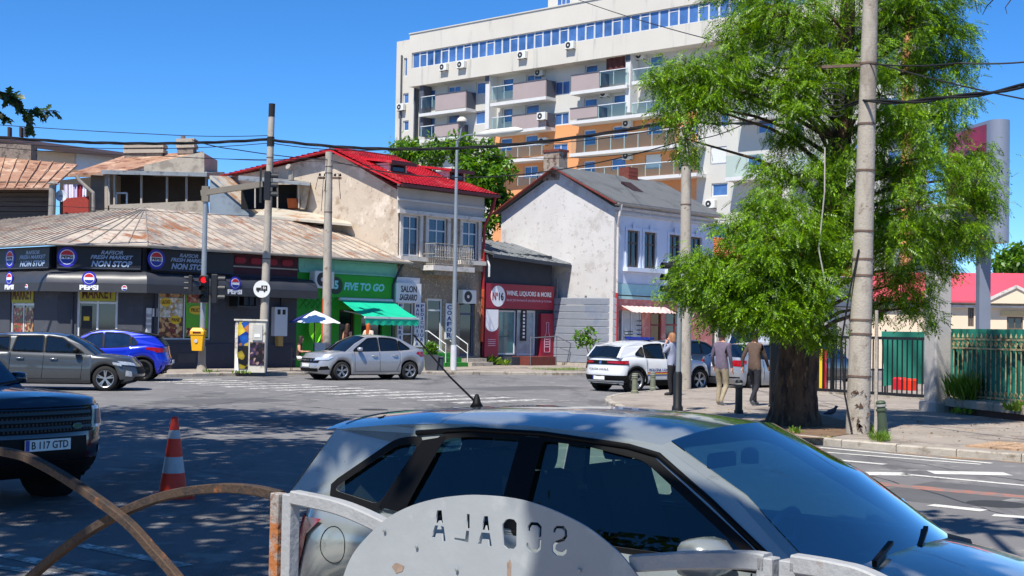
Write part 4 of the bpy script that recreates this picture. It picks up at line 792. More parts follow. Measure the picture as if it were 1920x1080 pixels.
def awall(xa_, xb_, za, zb2, mt, nm):
    hs = [q for q in (inz(h, xa_, xb_, za, zb2) for h in wl_) if q]; wall(xa_, xb_, za, zb2, hs, .18, SB).build(nm, mt, ap, FA)
x_left = 0.0
awall(xb0, xo0, .1, zband+.3, wA2, 'wall_white'); awall(xo0, xo1, zo_a, zband+.3, wA2, 'wall_white'); awall(xo1, xo2, zo_b, zband+.3, wA2, 'wall_white'); awall(xo0, xo1, .1, zo_a, orA, 'wall_orange'); awall(xo1, xo2, .1, zo_b, orA, 'wall_orange'); awall(xo2, s_end, .1, zband+.3, wA2, 'wall_white')
EW = [arect(*r_, .9) for r_ in ((118,345,137,455),(113,555,146,618),(113,718,146,780))]
wall(-1.5, xb0-.01, .1, zt0-1, [q for q in (inz(h, -1.5, xb0-.01, .1, zt0-1) for h in EW) if q], .18, .9).build('wall_edge', wA, ap, FA)
for h in EW: window(h[0], h[1], h[2], h[3], 1.06, ap, FA, wfr, gA, 1, (), .1)
MB().box(-1.5, s_end, SB+.5, SB+7, .1, zt0).build('core', wA2, ap, FA)
for h in wl_:
    wid = h[1]-h[0]; window(h[0], h[1], h[2], h[3], SB+.16, ap, FA, wfr, gA, 1 if wid < 1.6 else 2, (), .1, sill=None)
for i in (29, 26, 31): h = wl_[i]; MB().box(h[0]+.05, h[1]-.05, SB+.05, SB+.09, h[2]+(h[3]-h[2])*.25 if i == 29 else h[2]+.1, h[3]-.03).build('roller_blind', wfr, ap, FA)
# projecting top storey with the ribbon of panes
zr1, zr0 = zrb1, zrb0
xr0 = Ac(165, 360)[0]
MB().box(xb0, s_end, 0, SB+2, zband, zr0).build('top_band', wA, ap, FA); MB().box(xb0, s_end, 0, SB+2, zr1, zt0+.35).build('parapet', wA, ap, FA); MB().box(xb0, xr0, 0, SB+2, zr0+.002, zr1-.002).build('top_pier', wA, ap, FA)
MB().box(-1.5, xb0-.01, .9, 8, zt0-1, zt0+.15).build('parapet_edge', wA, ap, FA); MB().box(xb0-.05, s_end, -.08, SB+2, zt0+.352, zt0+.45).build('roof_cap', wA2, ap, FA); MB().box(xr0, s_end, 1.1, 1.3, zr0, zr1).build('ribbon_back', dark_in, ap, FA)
npn = 50; wd_ = (s_end-xr0-.02)/npn
for k in range(npn):
    a = xr0+.01+k*wd_; tall = (k % 3 == 1); window(a, a+wd_-.02, zr0+.003, zr1-.003, .2, ap, FA, wfr, gA, 1, (.8,) if tall else (), .065, 'ribbon_window')
# balconies
def balc(cx0, cy0, cx1, cy1, kind, nm='balcony'):
    a = Ac(cx0, (cy0+cy1)/2); b = Ac(cx1, (cy0+cy1)/2); z1 = Ac((cx0+cx1)/2, cy0)[1]; z0 = Ac((cx0+cx1)/2, cy1)[1]; x0, x1 = a[0], b[0]
    if kind == 'solid':
        o = MB().box(x0, x1, 0, .15, z0, z1).build(nm, taupe, ap, FA); MB().box(x1-.15, x1-.003, .153, SB, z0, z1).build('balcony_cheek', dkgrey, o, FA); MB().box(x0-.02, x1+.02, -.04, .16, z1+.002, z1+.08).build('coping', dkgrey, o, FA)
    else:
        o = MB().poly([(x0,.05,z0),(x1,.05,z0),(x1,.05,z1),(x0,.05,z1)]).build(nm, bglass, ap, FA); MB().box(x0, x1, .02, .09, z1+.001, z1+.06).build('rail', wfr, o, FA)
        for k in range(int((x1-x0)/1.4)+1): xx = x0+.03+k*1.4; MB().box(xx, xx+.05, .075, .12, z0, z1).build('baluster', wfr, o, FA)
    return x0, x1, z0
def slab(cx0, cx1, cyl, t=.28):
    x0 = Ac(cx0, cyl)[0]; x1 = Ac(cx1, cyl)[0]; z = Ac((cx0+cx1)/2, cyl)[1]; MB().box(x0, x1, -.02, SB-.003, z-t, z-.004).build('balcony_slab', slabm, ap, FA)
for r_ in ((305,555,486,650,'solid'),(218,575,304,640,'g'),(300,742,440,810,'solid'),(215,752,299,812,'g'),(768,487,963,585,'solid'),(640,512,767,588,'g'),(762,680,960,762,'solid'),(640,697,761,765,'g'),(650,872,950,935,'g'),(790,1048,950,1100,'g'),(1115,440,1281,550,'solid'),(1282,418,1446,500,'g'),(1108,640,1270,703,'solid'),(1271,620,1440,695,'g'),(1480,405,1640,470,'g'),(1475,605,1690,668,'g'),(1110,795,1780,890,'g'),(1150,980,1860,1052,'g')): balc(*r_)
for a, b, y in ((208,488,660),(212,440,822),(634,965,594),(634,962,770),(640,952,945),(1112,1448,525),(1106,1700,690),(1104,1862,880),(1140,1862,1055),(1476,1700,470)): slab(a, b, y)
for x0, y0, x1, y1 in ((1476,286,1535,318),(1360,290,1430,330),(1375,180,1440,215)): 
    q = prect(x0,y0,x1,y1,0); MB().poly([(q[0],.05,q[2]),(q[1],.05,q[2]),(q[1],.05,q[3]),(q[0],.05,q[3])]).build('balcony', bglass, ap, FA); MB().box(q[0], q[1], -.02, SB-.003, q[2]-.3, q[2]-.004).build('balcony_slab', slabm, ap, FA)
for cx0, cx1, cy0, cy1, mt in ((612,636,450,770,slabm),(1447,1476,318,670,slabm),(612,636,450,500,dkgrey),(1447,1476,318,370,dkgrey),(220,243,515,812,dkgrey)):
    q = arect(cx0, cy0, cx1, cy1, .5); MB().box(q[0], q[1], .3 if mt is slabm else .28, SB-.003, q[2], q[3]).build('pier', mt, ap, FA)
q = prect(1690,150,1703,460,.6); MB().box(q[0], q[1], .6, SB-.003, 4, zband).build('pier', orA, ap, FA)
for cx in (100, 183): x = Ac(cx, 600, .8)[0]; MB().tube([(x,.8,4),(x,.8,Ac(100,330,.8)[1])], .09, 6).build('drainpipe', dkgrey, ap, FA)
# stair head on the roof
q = prect(1028,-60,1160,22,3); o = MB().box(q[0], q[1], 3, 9, zt0, zt0+5).build('roof_house', wA, ap, FA); h = prect(1045,-10,1071,18,3); window(h[0], h[1], max(h[2], zt0+.6), h[3]+.6, 2.99, ap, FA, wfr, gA, 3, (), .08)
for k, (cx, cy, yy, lab) in enumerate(((365,400,0,'leftmost air conditioner hung under the ribbon windows'),(470,385,0,'second air conditioner from the left under the ribbon windows'),(832,328,0,'third air conditioner from the left under the ribbon windows'),(1118,270,0,'fourth air conditioner from the left, touching the ribbon windows'),(1538,330,SB,'air conditioner under the white overhang, beside the tree leaves'),(1325,555,SB,'air conditioner on the pale wall above the glass balcony'),(935,432,SB,'air conditioner in the shade just below the white overhang'),(950,692,0,'air conditioner on the end of a taupe balcony'),(110,638,.85,'air conditioner on the narrow left edge of the block'),(957,842,SB,'air conditioner on the upper orange wall beside a window'),(1460,735,SB,'air conditioner on the topmost orange storey by the long balcony'),(1460,928,SB,'air conditioner on the lower orange storey by the long balcony'),(945,1052,SB,'air conditioner on the orange wall just above the white gable'))):
    x, z = Ac(cx, cy, yy); ac_unit('air_conditioner', lab, FA, x, z-.35, yy-.02, 1.15)
for k, (px, py, lab) in enumerate(((1452,70,'air conditioner among the leaves right of the ribbon windows'),(1335,382,'air conditioner low on the white wall left of the tree'))):
    x, z = A(px, py, SB); ac_unit('air_conditioner', lab, FA, x, z-.35, SB-.02, 1.15)
tbl = M('white_garden_plastic', (225,225,222), .5, var=.03)
q = arect(1385,330,1325,415,.6); MB().grid(lambda u, v: (Ac(1325,350,.5)[0]+1.9*u, .5+.05*math.sin(u*20), Ac(1360,415,.5)[1]+1.9*v), 12, 4).build('hanging_rug', M('brown_rug',(86,46,40),.95,var=.3,scale=3), ap, FA)
# pink and cream low house far right, and the billboard
lh = thing('pink_roof_house', 'low cream house with pinkish red metal roof behind the green fence', 'house'); Yl = 70
FP = Fr(P(1700, 640, Yl)*1.0, ANG_V); FP = Fr((P(1700,640,Yl).x, Yl, 0), R(-12)); creamw = M('cream_house_wall', (226,204,176), .9, var=.06, scale=.6); pinkr = M('faded_red_roof', (206,76,92), .55, var=.08, scale=.8)
ww_ = [rect(FP, 1888, 594, 1918, 618), rect(FP, 1815, 575, 1826, 612)]
zz1 = FP.y(1850, 575)[1]; zz1 = FP.y(1850, 568)[1]; xR = FP.y(2000, 600)[0]
wall(-2, xR, .1, zz1, ww_).build('wall', creamw, lh, FP)
for q in ww_: window(q[0], q[1], q[2], q[3], .12, lh, FP, M('old_window_wood',(98,84,74),.8), glassd, 2, (), .08); MB().box(q[0]-.3, q[1]+.3, -.1, -.003, q[3]+.05, q[3]+.3).build('lintel', M('ochre_lintel',(206,180,130),.9), lh, FP)
for z in (zz1-.25, zz1-.05): MB().box(-2.1, xR, -.25, -.003, z, z+.12).build('cornice', trimw, lh, FP)
zrf = FP.y(1850, 514, 3)[1]; MB().prism([(-2.4,-.4,zz1),(xR,-.4,zz1),(xR,4,zrf),(-2.4,4,zrf)], (0,0,.1)).build('roof', pinkr, lh, FP)
xg_ = FP.y(1895, 560)[0]; MB().prism([(xg_-1.3,-.5,zz1-.02),(xg_+1.6,-.5,zz1-.02),(xg_+.2,-.5,zz1+.75)], (0,.46,0)).build('pediment', creamw, lh, FP)
for (p_, q_) in (((xg_-1.45,-.52,zz1+.0),(xg_+.2,-.52,zz1+.83)),((xg_+1.75,-.52,zz1),(xg_+.2,-.52,zz1+.83))): MB().bar(p_, q_, .14, .12, (0,1,0)).build('pediment_trim', trimw, lh, FP)
bb = thing('billboard', 'big rounded silver billboard with red and purple poster on a steel post', 'billboard'); Yb_ = 48
alu = M('brushed_aluminium', (150,152,160), .38, metal=.5, var=.08, scale=1.2, stretch=(1,1,.1))
a = P(1871, 455, Yb_); t_ = P(1871, 226, Yb_); r_ = 20*Yb_/F
dirb = Vector((-.15, .99, 0)).normalized(); n_ = Vector((dirb.y, -dirb.x, 0))
ring = [Vector((math.cos(q)*n_.x+max(0,0)*0, math.cos(q)*n_.y, 0))*r_+dirb*(-math.sin(q))*r_ for q in np.linspace(0, math.pi, 14)]
Lb = 3.2; outl = ring+[ring[-1]+dirb*Lb, ring[0]+dirb*Lb]
MB().prism([Vector((a.x,a.y,a.z))+p for p in outl], (0,0,t_.z-a.z)).build('cabinet', alu, bb, smooth=30)
zmid_, hgt = (a.z+t_.z)/2, (t_.z-a.z)
n2 = -n_ if n_.x > 0 else n_; pst = food('billboard_print', [(160,30,60),(96,52,120),(150,30,50),(80,44,100),(176,60,110),(50,30,66)], .9)
o_ = a+n2*(r_+.012)+dirb*.15; MB().poly([o_+Vector((0,0,.12)), o_+dirb*2.9+Vector((0,0,.12)), o_+dirb*2.9+Vector((0,0,hgt-.12)), o_+Vector((0,0,hgt-.12))]).build('poster', pst, bb)
pb_ = P(1844, 470, Yb_+1.2); MB().box(pb_.x-.2, pb_.x+.2, Yb_+1.0, Yb_+1.4, 0, a.z-.003).build('post', M('blue_grey_post',(112,120,134),.5,var=.1,scale=1), bb)
# ---------------------------------------------------------------- railings, gate and pillar on the right
blk = M('black_iron', (18,20,22), .5, var=.2, scale=5); grn = M('dark_green_tarp', (16,108,90), .7, var=.2, scale=.9, bump=.4, bscale=2.5)
pc = G(1757, 771, .12); pil = thing('concrete_pillar', 'tall square concrete gate pillar streaked with shade right of the gate', 'pillar', Fr((pc.x, pc.y, .1), R(20))); cpil = M('pillar_concrete', (172,168,164), .9, var=.12, scale=1.5, bump=.3, bscale=25)
MB().rbox(-.22, .22, -.22, .22, 0, 4.6, .03).build('shaft', cpil, pil); MB().rbox(-.3, .3, -.3, .3, -.01, .25, .03).build('base', cpil, pil); MB().rbox(-.26, .26, -.26, .26, 4.603, 4.75, .03).build('cap', cpil, pil)
ga = G(1745, 752, .1); gb = G(1534, 738, .1); gb = Vector((gb.x, gb.y, 0)); ga = Vector((ga.x, ga.y, 0)); FG = Fr((gb.x, gb.y, 0), math.atan2(ga.y-gb.y, ga.x-gb.x)); Lg = (ga-gb).length
gt = thing('sliding_gate', 'black vertical bar sliding gate between the tree trunk and the grey pillar', 'gate', FG); zg = FG.y(1650, 631)[1]
for z in (.22, zg-.04): MB().box(-1.2, Lg-.1, -.03, .03, z-.04, z+.04).build('rail', blk, gt, FG)
k = -1.2
while k < Lg-.1: MB().box(k, k+.03, -.015, .015, .263, zg-.083).build('bar', blk, gt, FG); k += .17
MB().box(-1.2, Lg-.1, -.05, .05, .1, .17).build('track', kerbm, gt, FG)
mb = MB().box(.4, .5, .06, .14, .2, zg); mb.build('gate_stile', blk, gt, FG)
g2 = thing('gate_leaf', 'black vertical bar gate leaf just left of the tree trunk, behind the walking man', 'gate', Fr(G(1443, 766, .12), R(70))); 
for x in np.arange(0, 1.6, .14): MB().box(x, x+.03, -.015, .015, .1, 1.95).build('bar', blk, g2)
for z in (.08, 1.95): MB().box(0, 1.65, -.03, .03, z-.04, z-.001 if z < 1 else z+.04).build('rail', blk, g2)
tb = thing('tarpaulin', 'green tarpaulin screen hung behind the black gate', 'tarpaulin', FG); t0_ = FG.y(1655, 640, 1.5)[0]; t1_ = Lg+3
MB().grid(lambda u, v: (t0_+(t1_-t0_)*u, 1.5+.12*math.sin(u*11)+.05*math.sin(u*37+v*5), .35+.12*math.sin(u*7)*(1-v)+(zg-.2)*v), 50, 10).build('sheet', grn, tb, FG, smooth=True)
for x in (t0_, (t0_+t1_)/2, t1_): MB().tube([(x,1.62,.1),(x,1.62,zg+.2)], .03, 6).build('post', blk, tb, FG)
# ornate railing on a stone kerb
ra = G(1775, 771, .12); rb = G(1925, 789, .12); rb = ra+(rb-ra)*1.5; FRl = Fr((ra.x, ra.y, 0), math.atan2(rb.y-ra.y, rb.x-ra.x)); Lr = (rb-ra).length
og = thing('ornate_railing', 'rusty cream ornate iron railing with green sheeting on a stone plinth', 'railing', FRl); stn = M('plinth_stone', (160,148,132), .92, var=.2, scale=2, bump=.5, bscale=20, spots=((104,80,66), .35, 2.5))
MB().rbox(-.05, Lr, -.12, .35, .1, .26, .02).build('plinth_base', M('red_brown_stone',(104,72,60),.9,var=.25,scale=3), og, FRl)
x = -.1
while x < Lr: MB().rbox(x, x+1.18, -.25, .4, .262, .44, .04).build('plinth_stone', stn, og, FRl); x += 1.2
rim_ = M('rusty_cream_iron', (160,150,112), .7, var=.2, scale=6, spots=[((116,74,44), .4, 7), ((70,110,86), .28, 3)])
ztp = FRl.y(1850, 635)[1]
for z in (.52, ztp-.22, ztp-.02): MB().box(0, Lr, -.02, .02, z-.02, z+.02).build('rail', rim_, og, FRl)
n = int(Lr/.19)
for k in range(n):
    x = .1+k*.19; mb = MB(); mb.tube([(x,0,.45),(x,0,ztp+.02)], .014, 6)
    for z in (.62, ztp-.12):
        mb.tube([(x+.055*math.cos(t), -.0, z+.05*math.sin(t)) for t in np.linspace(0, 2*math.pi, 9)], .01, 4)
    mb.lathe([(.02,0),(.03,.03),(.008,.1),(0,.12)], 6, (x,0,ztp)); mb.build('bar', rim_, og, FRl)
MB().grid(lambda u, v: (Lr*u, .12+.04*math.sin(u*30)+.03*math.sin(u*80+v*4), .46+(ztp-.28)*v*1.02), 80, 6).build('sheeting', grn, og, FRl, smooth=True)
# low row house continuing the street beyond the white house
rw_ = thing('row_house', 'low pale house with orange tile roof beyond the white house, behind leaves', 'house', FW); a_, b_ = LW+.4, LW+17
hs_ = [[a_+1.2+k*2.6, a_+2.5+k*2.6, 1.2, 3.2] for k in range(6)]; wall(a_, b_, .05, 5.2, hs_).build('wall', M('row_house_wall',(208,200,188),.9,var=.08), rw_, FW)
for h in hs_: window(h[0], h[1], h[2], h[3], .12, rw_, FW, upvc, glassd, 2, (.7,), .08)
MB().box(a_, a_+.2, .003, 7, .05, 5.1).build('side_wall', M('row_house_wall',(208,200,188),.9), rw_, FW)
tile_roof((a_-.2,-.4,5.2),(b_,-.4,5.2),(b_,3.6,7.2),(a_-.2,3.6,7.2), 14, 40, 'roof', rw_, FW, M('orange_clay_tile',(186,98,62),.8,var=.2,scale=3))
# ================================================================== CARS
from mathutils.geometry import tessellate_polygon
black_pl = M('black_plastic', (11,11,12), .6, var=.15, scale=6, spec=.2); rubber = M('tyre_rubber', (24,24,25), .85, var=.2, scale=12); chrome = M('chrome', (200,202,206), .15, metal=.95, var=0); seatm = M('car_seat_cloth', (26,27,30), .95, var=.2, scale=9)
redlamp = M('red_lamp', (150,12,18), .15, var=.2, scale=9, coat=.5); lampc = M('clear_lamp', (196,204,212), .12, metal=.3, var=.3, scale=14, coat=1); platem = M('plate_white', (226,226,220), .4, var=.03); plateb = M('plate_blue', (24,50,150), .4, var=0); rimm = M('alloy_rim', (176,178,182), .3, metal=.8, var=.06); rimd = M('dark_alloy_rim', (34,35,38), .35, metal=.6, var=.1)
cglass = M('car_glass_dark', (16,22,28), .02, var=.3, scale=1.5, spec=.9); cglassb = M('car_glass_blue', (24,40,66), .02, var=.4, scale=1.5, spec=1.0)
def paintm(nm, c, metal=.35, rough=.28): return M(nm, c, rough, metal, var=.03, scale=4, coat=1)
def expand(poly, d):
    n = len(poly); out = []; area = sum(poly[i][0]*poly[(i+1)%n][1]-poly[(i+1)%n][0]*poly[i][1] for i in range(n)); s = 1 if area > 0 else -1
    for i in range(n):
        p0, p1, p2 = Vector(poly[i-1]), Vector(poly[i]), Vector(poly[(i+1)%n]); a = (p1-p0).normalized(); b = (p2-p1).normalized()
        na, nb = Vector((a.y,-a.x))*s, Vector((b.y,-b.x))*s; m_ = (na+nb); m_ = m_/max(.35, m_.dot(na)) if m_.length > 1e-6 else na; out.append(tuple(p1+m_*d))
    return out
def rpoly(poly, r=.05, n=3):
    out = []; k = len(poly)
    for i in range(k):
        p0, p1, p2 = Vector(poly[i-1]), Vector(poly[i]), Vector(poly[(i+1)%k]); a = (p0-p1); b = (p2-p1); ra = min(r, a.length*.4); rb = min(r, b.length*.4); s, e = p1+a.normalized()*ra, p1+b.normalized()*rb
        for j in range(n+1): t = j/n; out.append(tuple((s*(1-t)+p1*t)*(1-t)+(p1*(1-t)+e*t)*t))
    return out
class Car:
    def __init__(s, name, label, ref, world, heading, p, group=None, k=1.0):
        s.p = p; s.k = k; ang = R(90-heading); c, d = math.cos(ang), math.sin(ang)
        ox = world.x-k*(c*ref[0]-d*ref[1]); oy = world.y-k*(d*ref[0]+c*ref[1])
        s.fr = Matrix.Translation((ox, oy, 0)) @ Matrix.Rotation(ang, 4, 'Z') @ Matrix.Scale(k, 4)
        s.root = thing(name, label, p.get('cat', 'car'), s.fr, group); s.shell()
    # ---- shape functions
    def zlow(s, x):
        p = s.p; z = np.interp(x, *zip(*p['sill']))
        for xw in (p['xr'], p['xf']):
            d = abs(x-xw); Ra = p['Ra']
            if d < Ra: z = max(z, p['Rw']+math.sqrt(Ra*Ra-d*d)*.985)
        return z
    def ztop(s, x): return float(np.interp(x, *zip(*s.p['belt'])))
    def wr(s, r): return float(np.interp(r, *zip(*s.p.get('wr', [(0,.90),(.08,.955),(.25,.985),(.5,1),(.72,.985),(.9,.962),(1,.925)]))))
    def tp(s, x): return float(np.interp(x, *zip(*s.p.get('taper', [(0,.94),(s.p['L']*.22,1),(s.p['L']*.72,1),(s.p['L'],.94)]))))
    def end(s, r, front): return float(np.interp(r, *zip(*s.p['nose' if front else 'tail'])))
    def zr(s, x, r):
        lo = s.zlow(x); return lo+(s.ztop(x)-lo)*r
    def side(s, x, z):
        lo = s.zlow(x); r = min(1, max(0, (z-lo)/(s.ztop(x)-lo))); return s.p['W']/2*s.wr(r)*s.tp(x)
    def endx(s, y, z, front):
        p = s.p; xx = p['L'] if front else 0; n = p.get('n', 2.6); xs = p['L']-p['cf'] if front else p['cr']
        for _ in range(8):
            xq = min(p['L'], max(0, xx)); lo = s.zlow(xq); r = min(1, max(0, (z-lo)/(s.ztop(xq)-lo)))
            w = p['W']/2*s.wr(r)*s.tp(xs); q = min(1, abs(y)/w); b = (1-q**n)**(1/n); d = abs(s.end(r, front)-xs); xn = xs+d*b if front else xs-d*b; xx = xx*.4+xn*.6
        return xx
    def gy(s, x, z):
        zb = s.ztop(x); d = max(0, z-zb); return s.p['W']/2*.925*s.tp(x)-s.p.get('inset', .03)-s.p.get('tum', .28)*d-.22*d*d
    # ---- body
    def shell(s):
        p = s.p; L = p['L']; fr = s.fr; n = p.get('n', 2.6); nC = 9; rows = [0,.07,.16,.3,.45,.6,.75,.87,.95,1]
        xs = sorted(set([p['cr']+(L-p['cf']-p['cr'])*i/26 for i in range(27)]+[round(xw+p['Ra']*q, 4) for xw in (p['xr'], p['xf']) for q in (-1.01,-.995,-.97,-.9,-.8,-.65,-.5,-.3,-.1,.1,.3,.5,.65,.8,.9,.97,.995,1.01)])); xs = [x for x in xs if p['cr'] <= x <= L-p['cf']]
        def ring(r):
            out = []
            w0 = p['W']/2*s.wr(r)*s.tp(p['cr']); xe = s.end(r, False)
            for i in range(nC): t = i/nC*math.pi/2; x = p['cr']-(p['cr']-xe)*math.cos(t)**(2/n); out.append((x, w0*math.sin(t)**(2/n), s.zr(max(0,x), r)))
            out += [(x, p['W']/2*s.wr(r)*s.tp(x), s.zr(x, r)) for x in xs]
            w1 = p['W']/2*s.wr(r)*s.tp(L-p['cf']); xe = s.end(r, True); xc = L-p['cf']
            for i in range(1, nC+1): t = (1-i/nC)*math.pi/2; x = xc+(xe-xc)*math.cos(t)**(2/n); out.append((x, w1*math.sin(t)**(2/n), s.zr(min(L,x), r)))
            return out
        rg = [ring(r) for r in rows]; m_ = len(rg[0]); cam_ = p.get('camber', .05); top = rg[-1]
        gx0, gx1 = p['rear'][-1][0], p['cowl'][0]
        for kf in (.12, .3, .55, .8, 1.0): rg.append([(x, y*(1-kf), z+(cam_ if x > gx1-.3 else p.get('camr', .03))*(1-(1-kf)**2)*min(1, y/.35)) for x, y, z in top])
        mb = MB(); nR = len(rg)
        for sg in (1, -1):
            fs = []
            for a in range(nR-1):
                for i in range(m_-1):
                    if a >= len(rows)-1 and p.get('open') and gx0+.02 < top[i][0] and top[i+1][0] < gx1+.04: continue
                    f = (a*m_+i, a*m_+i+1, (a+1)*m_+i+1, (a+1)*m_+i); fs.append(f if sg < 0 else f[::-1])
            mb.add([(x, y*sg, z) for r_ in rg for x, y, z in r_], fs)
        s.body = mb.build('body', p['paint'], s.root, fr, smooth=50)
        w = p['W']/2
        zt = .52 if p.get('open') else p['belt'][len(p['belt'])//2][1]-.12
        u = MB().box(.25, L-.35, -(w-.26), w-.26, p['sill'][1][1]-.02, zt)
        u.box(p['xr']+p['Ra']+.02, p['xf']-p['Ra']-.02, -(w-.1), w-.1, p['sill'][1][1]-.03, p['sill'][1][1]+.2); u.build('underbody', black_pl, s.root, fr)
        s.cabin(); s.wheels()
        if p.get('clad'): s.cladding()
    def strip_top(s, pts, nm, mt, j0, j1, bow, cam, off=0, nj=12, parent=None, sub=1):
        b0, b1 = bow if isinstance(bow, tuple) else (bow, bow); c0, c1 = cam if isinstance(cam, tuple) else (cam, cam)
        mb = MB(); pts2 = []
        for a, b in zip(pts, pts[1:]):
            for q in range(sub): t = q/sub; pts2.append((a[0]*(1-t)+b[0]*t, a[1]*(1-t)+b[1]*t))
        pts2.append(pts[-1]); n = len(pts2)
        def f(u, v):
            i = round(v*(n-1)); x, z = pts2[i]; j = j0+(j1-j0)*u; Y = s.gy(x, z); d = (1-abs(j)**2.6); q = i/(n-1); return (x+(b0+(b1-b0)*q)*(1-j*j), j*Y, z+(c0+(c1-c0)*q)*d+off)
        return mb.grid(f, nj, n-1).build(nm, mt, parent or s.root, s.fr, smooth=True)
    def cabin(s):
        p = s.p; fr = s.fr; gm = p.get('glass', cglass)
        ws = [p['cowl'], p['head']]; mid = ((ws[0][0]+ws[1][0])/2+.02, (ws[0][1]+ws[1][1])/2+.035); ws = [ws[0], mid, ws[1]]
        rf = [p['head']]+p['roof']+[p['rear'][0]]; rw = p['rear']; bw = p.get('bow', .14); rc = p.get('roofcam', .055)
        J = p.get('jw', .93)
        s.strip_top(ws, 'windshield', gm, -J, J, (bw, bw*.6), (.0, rc), .004, 14, sub=4)
        for a, b in ((-1,-J),(J,1)): s.strip_top(ws, 'a_pillar', p.get('pillar', p['paint']), a, b, (bw, bw*.6), (.0, rc), .0, 3, sub=4)
        s.roof = s.strip_top(rf, 'roof', p.get('roofpaint', p['paint']), -1, 1, (bw*.6, -.04), rc, 0, 16, sub=3)
        if len(rw) > 1:
            s.strip_top(rw, 'rear_window', gm, -.86, .86, (-.04, -.06), (rc, .015), .004, 12, sub=3)
            for a, b in ((-1,-.86),(.86,1)): s.strip_top(rw, 'rear_pillar', p['paint'], a, b, (-.04, -.06), (rc, .015), 0, 3, sub=3)
        outer = [p['cowl'], mid]+rf+rw[1:]
        x0, x1 = outer[-1][0], outer[0][0]; low = [(x, s.ztop(x)-.015) for x in np.linspace(x0, x1, 16)]
        outer = outer+low
        wins = [rpoly(q, .045) for q in p['wins']]
        for sg in (1, -1):
            polys = [[Vector((x, z, 0)) for x, z in outer]]+[[Vector((x, z, 0)) for x, z in q] for q in wins]
            flat = [v for q in polys for v in q]; tri = tessellate_polygon(polys); mb = MB(); mb.add([(v.x, sg*s.gy(v.x, v.y), v.y) for v in flat], [t if sg > 0 else t[::-1] for t in tri]); mb.build('side_frame', p.get('framem', p['paint']), s.root, fr, weld=True)
            for q in wins:
                e = expand(q, p.get('seal', .035)); pl = [[Vector((x, z, 0)) for x, z in e], [Vector((x, z, 0)) for x, z in q]]; fl = pl[0]+pl[1]
                o = MB().add([(v.x, sg*(s.gy(v.x, v.y)+.004), v.y) for v in fl], tessellate_polygon(pl)).build('window_seal', black_pl, s.root, fr, weld=True)
                MB().add([(x, sg*(s.gy(x, z)-.012), z) for x, z in q], tessellate_polygon([[Vector((x, z, 0)) for x, z in q]])).build('side_window', p.get('sglass', gm), s.root, fr, weld=True)
    def wheels(s):
        p = s.p; Rw = p['Rw']; w = p['W']/2; tw = .2; st = p.get('spokes', 5); rm = p.get('rim', rimm); rr = Rw*p.get('rimf', .68)
        ty = [(rr,.02),(rr+.02,.0),(Rw-.03,.005),(Rw-.008,.025),(Rw,.05),(Rw,tw-.05),(Rw-.008,tw-.025),(Rw-.03,tw-.005),(rr,tw)]
        for xw in (p['xr'], p['xf']):
            for sg in (1, -1):
                y0 = sg*(w-.035); m_ = s.fr @ Matrix.Translation((xw, y0, Rw)) @ Matrix.Rotation(math.pi if sg > 0 else 0, 4, 'Z')
                o = MB().lathe(ty, 32, (0,0,0), 'y', False).build('wheel', rubber, s.root, m_, smooth=40)
                mb = MB(); mb.lathe([(rr+.005,.005),(rr*.97,.012),(rr*.93,.03),(rr*.9,.06),(rr*.9,.12)], 32, (0,0,0), 'y', False); mb.lathe([(0,.03),(rr*.2,.03),(rr*.24,.055)], 16, (0,0,0), 'y', False)
                for k in range(st):
                    for dv in ((-.14,.14) if p.get('twin', 1) else (0,)):
                        a = 2*math.pi*k/st+dv+.3; b = 2*math.pi*k/st+dv*.6+.3; q0 = (rr*.15*math.cos(b), .045, rr*.15*math.sin(b)); q1 = (rr*.95*math.cos(a), .035, rr*.95*math.sin(a)); mb.bar(q0, q1, .03, rr*(.13 if p.get('twin', 1) else .24), (0,1,0)) if False else mb.bar(q0, q1, rr*(.14 if p.get('twin', 1) else .26), .025, (0,1,0))
                mb.build('rim', rm, o, m_); MB().lathe([(0,.09),(rr*.88,.09),(rr*.88,.12)], 24, (0,0,0), 'y', False).build('brake_disc', M('brake_dark',(44,44,46),.5,metal=.5), o, m_)
                MB().lathe([(p['Ra']-.01,.0),(p['Ra']-.01,.24),(0,.24)], 24, (0,0,0), 'y', False).build('wheel_well', M('well_black',(8,8,8),.95,var=0), s.root, s.fr @ Matrix.Translation((xw, sg*(w-.075), Rw+.02)) @ Matrix.Rotation(math.pi if sg > 0 else 0, 4, 'Z'))
    def cladding(s):
        p = s.p
        for sg in (1, -1):
            for xw in (p['xr'], p['xf']):
                pts = []
                for t in np.linspace(-.25, math.pi+.25, 17): x = xw+(p['Ra']+.02)*math.cos(t); z = max(p['Rw']+(p['Ra']+.02)*math.sin(t), .22); pts.append((x, sg*(s.side(min(max(x,p['cr']),p['L']-p['cf']), z+.03)-.01), z))
                MB().tube(pts, .04, 8).build('arch_trim', p['clad'], s.root, s.fr, smooth=True)
            a, b = p['xr']+p['Ra'], p['xf']-p['Ra']; mb = MB().grid(lambda u, v: (a+(b-a)*u, sg*(s.side(a+(b-a)*u, p['sill'][1][1]+.16*v)+.006), p['sill'][1][1]-.02+.17*v), 12, 2); mb.build('sill_trim', p['clad'], s.root, s.fr)
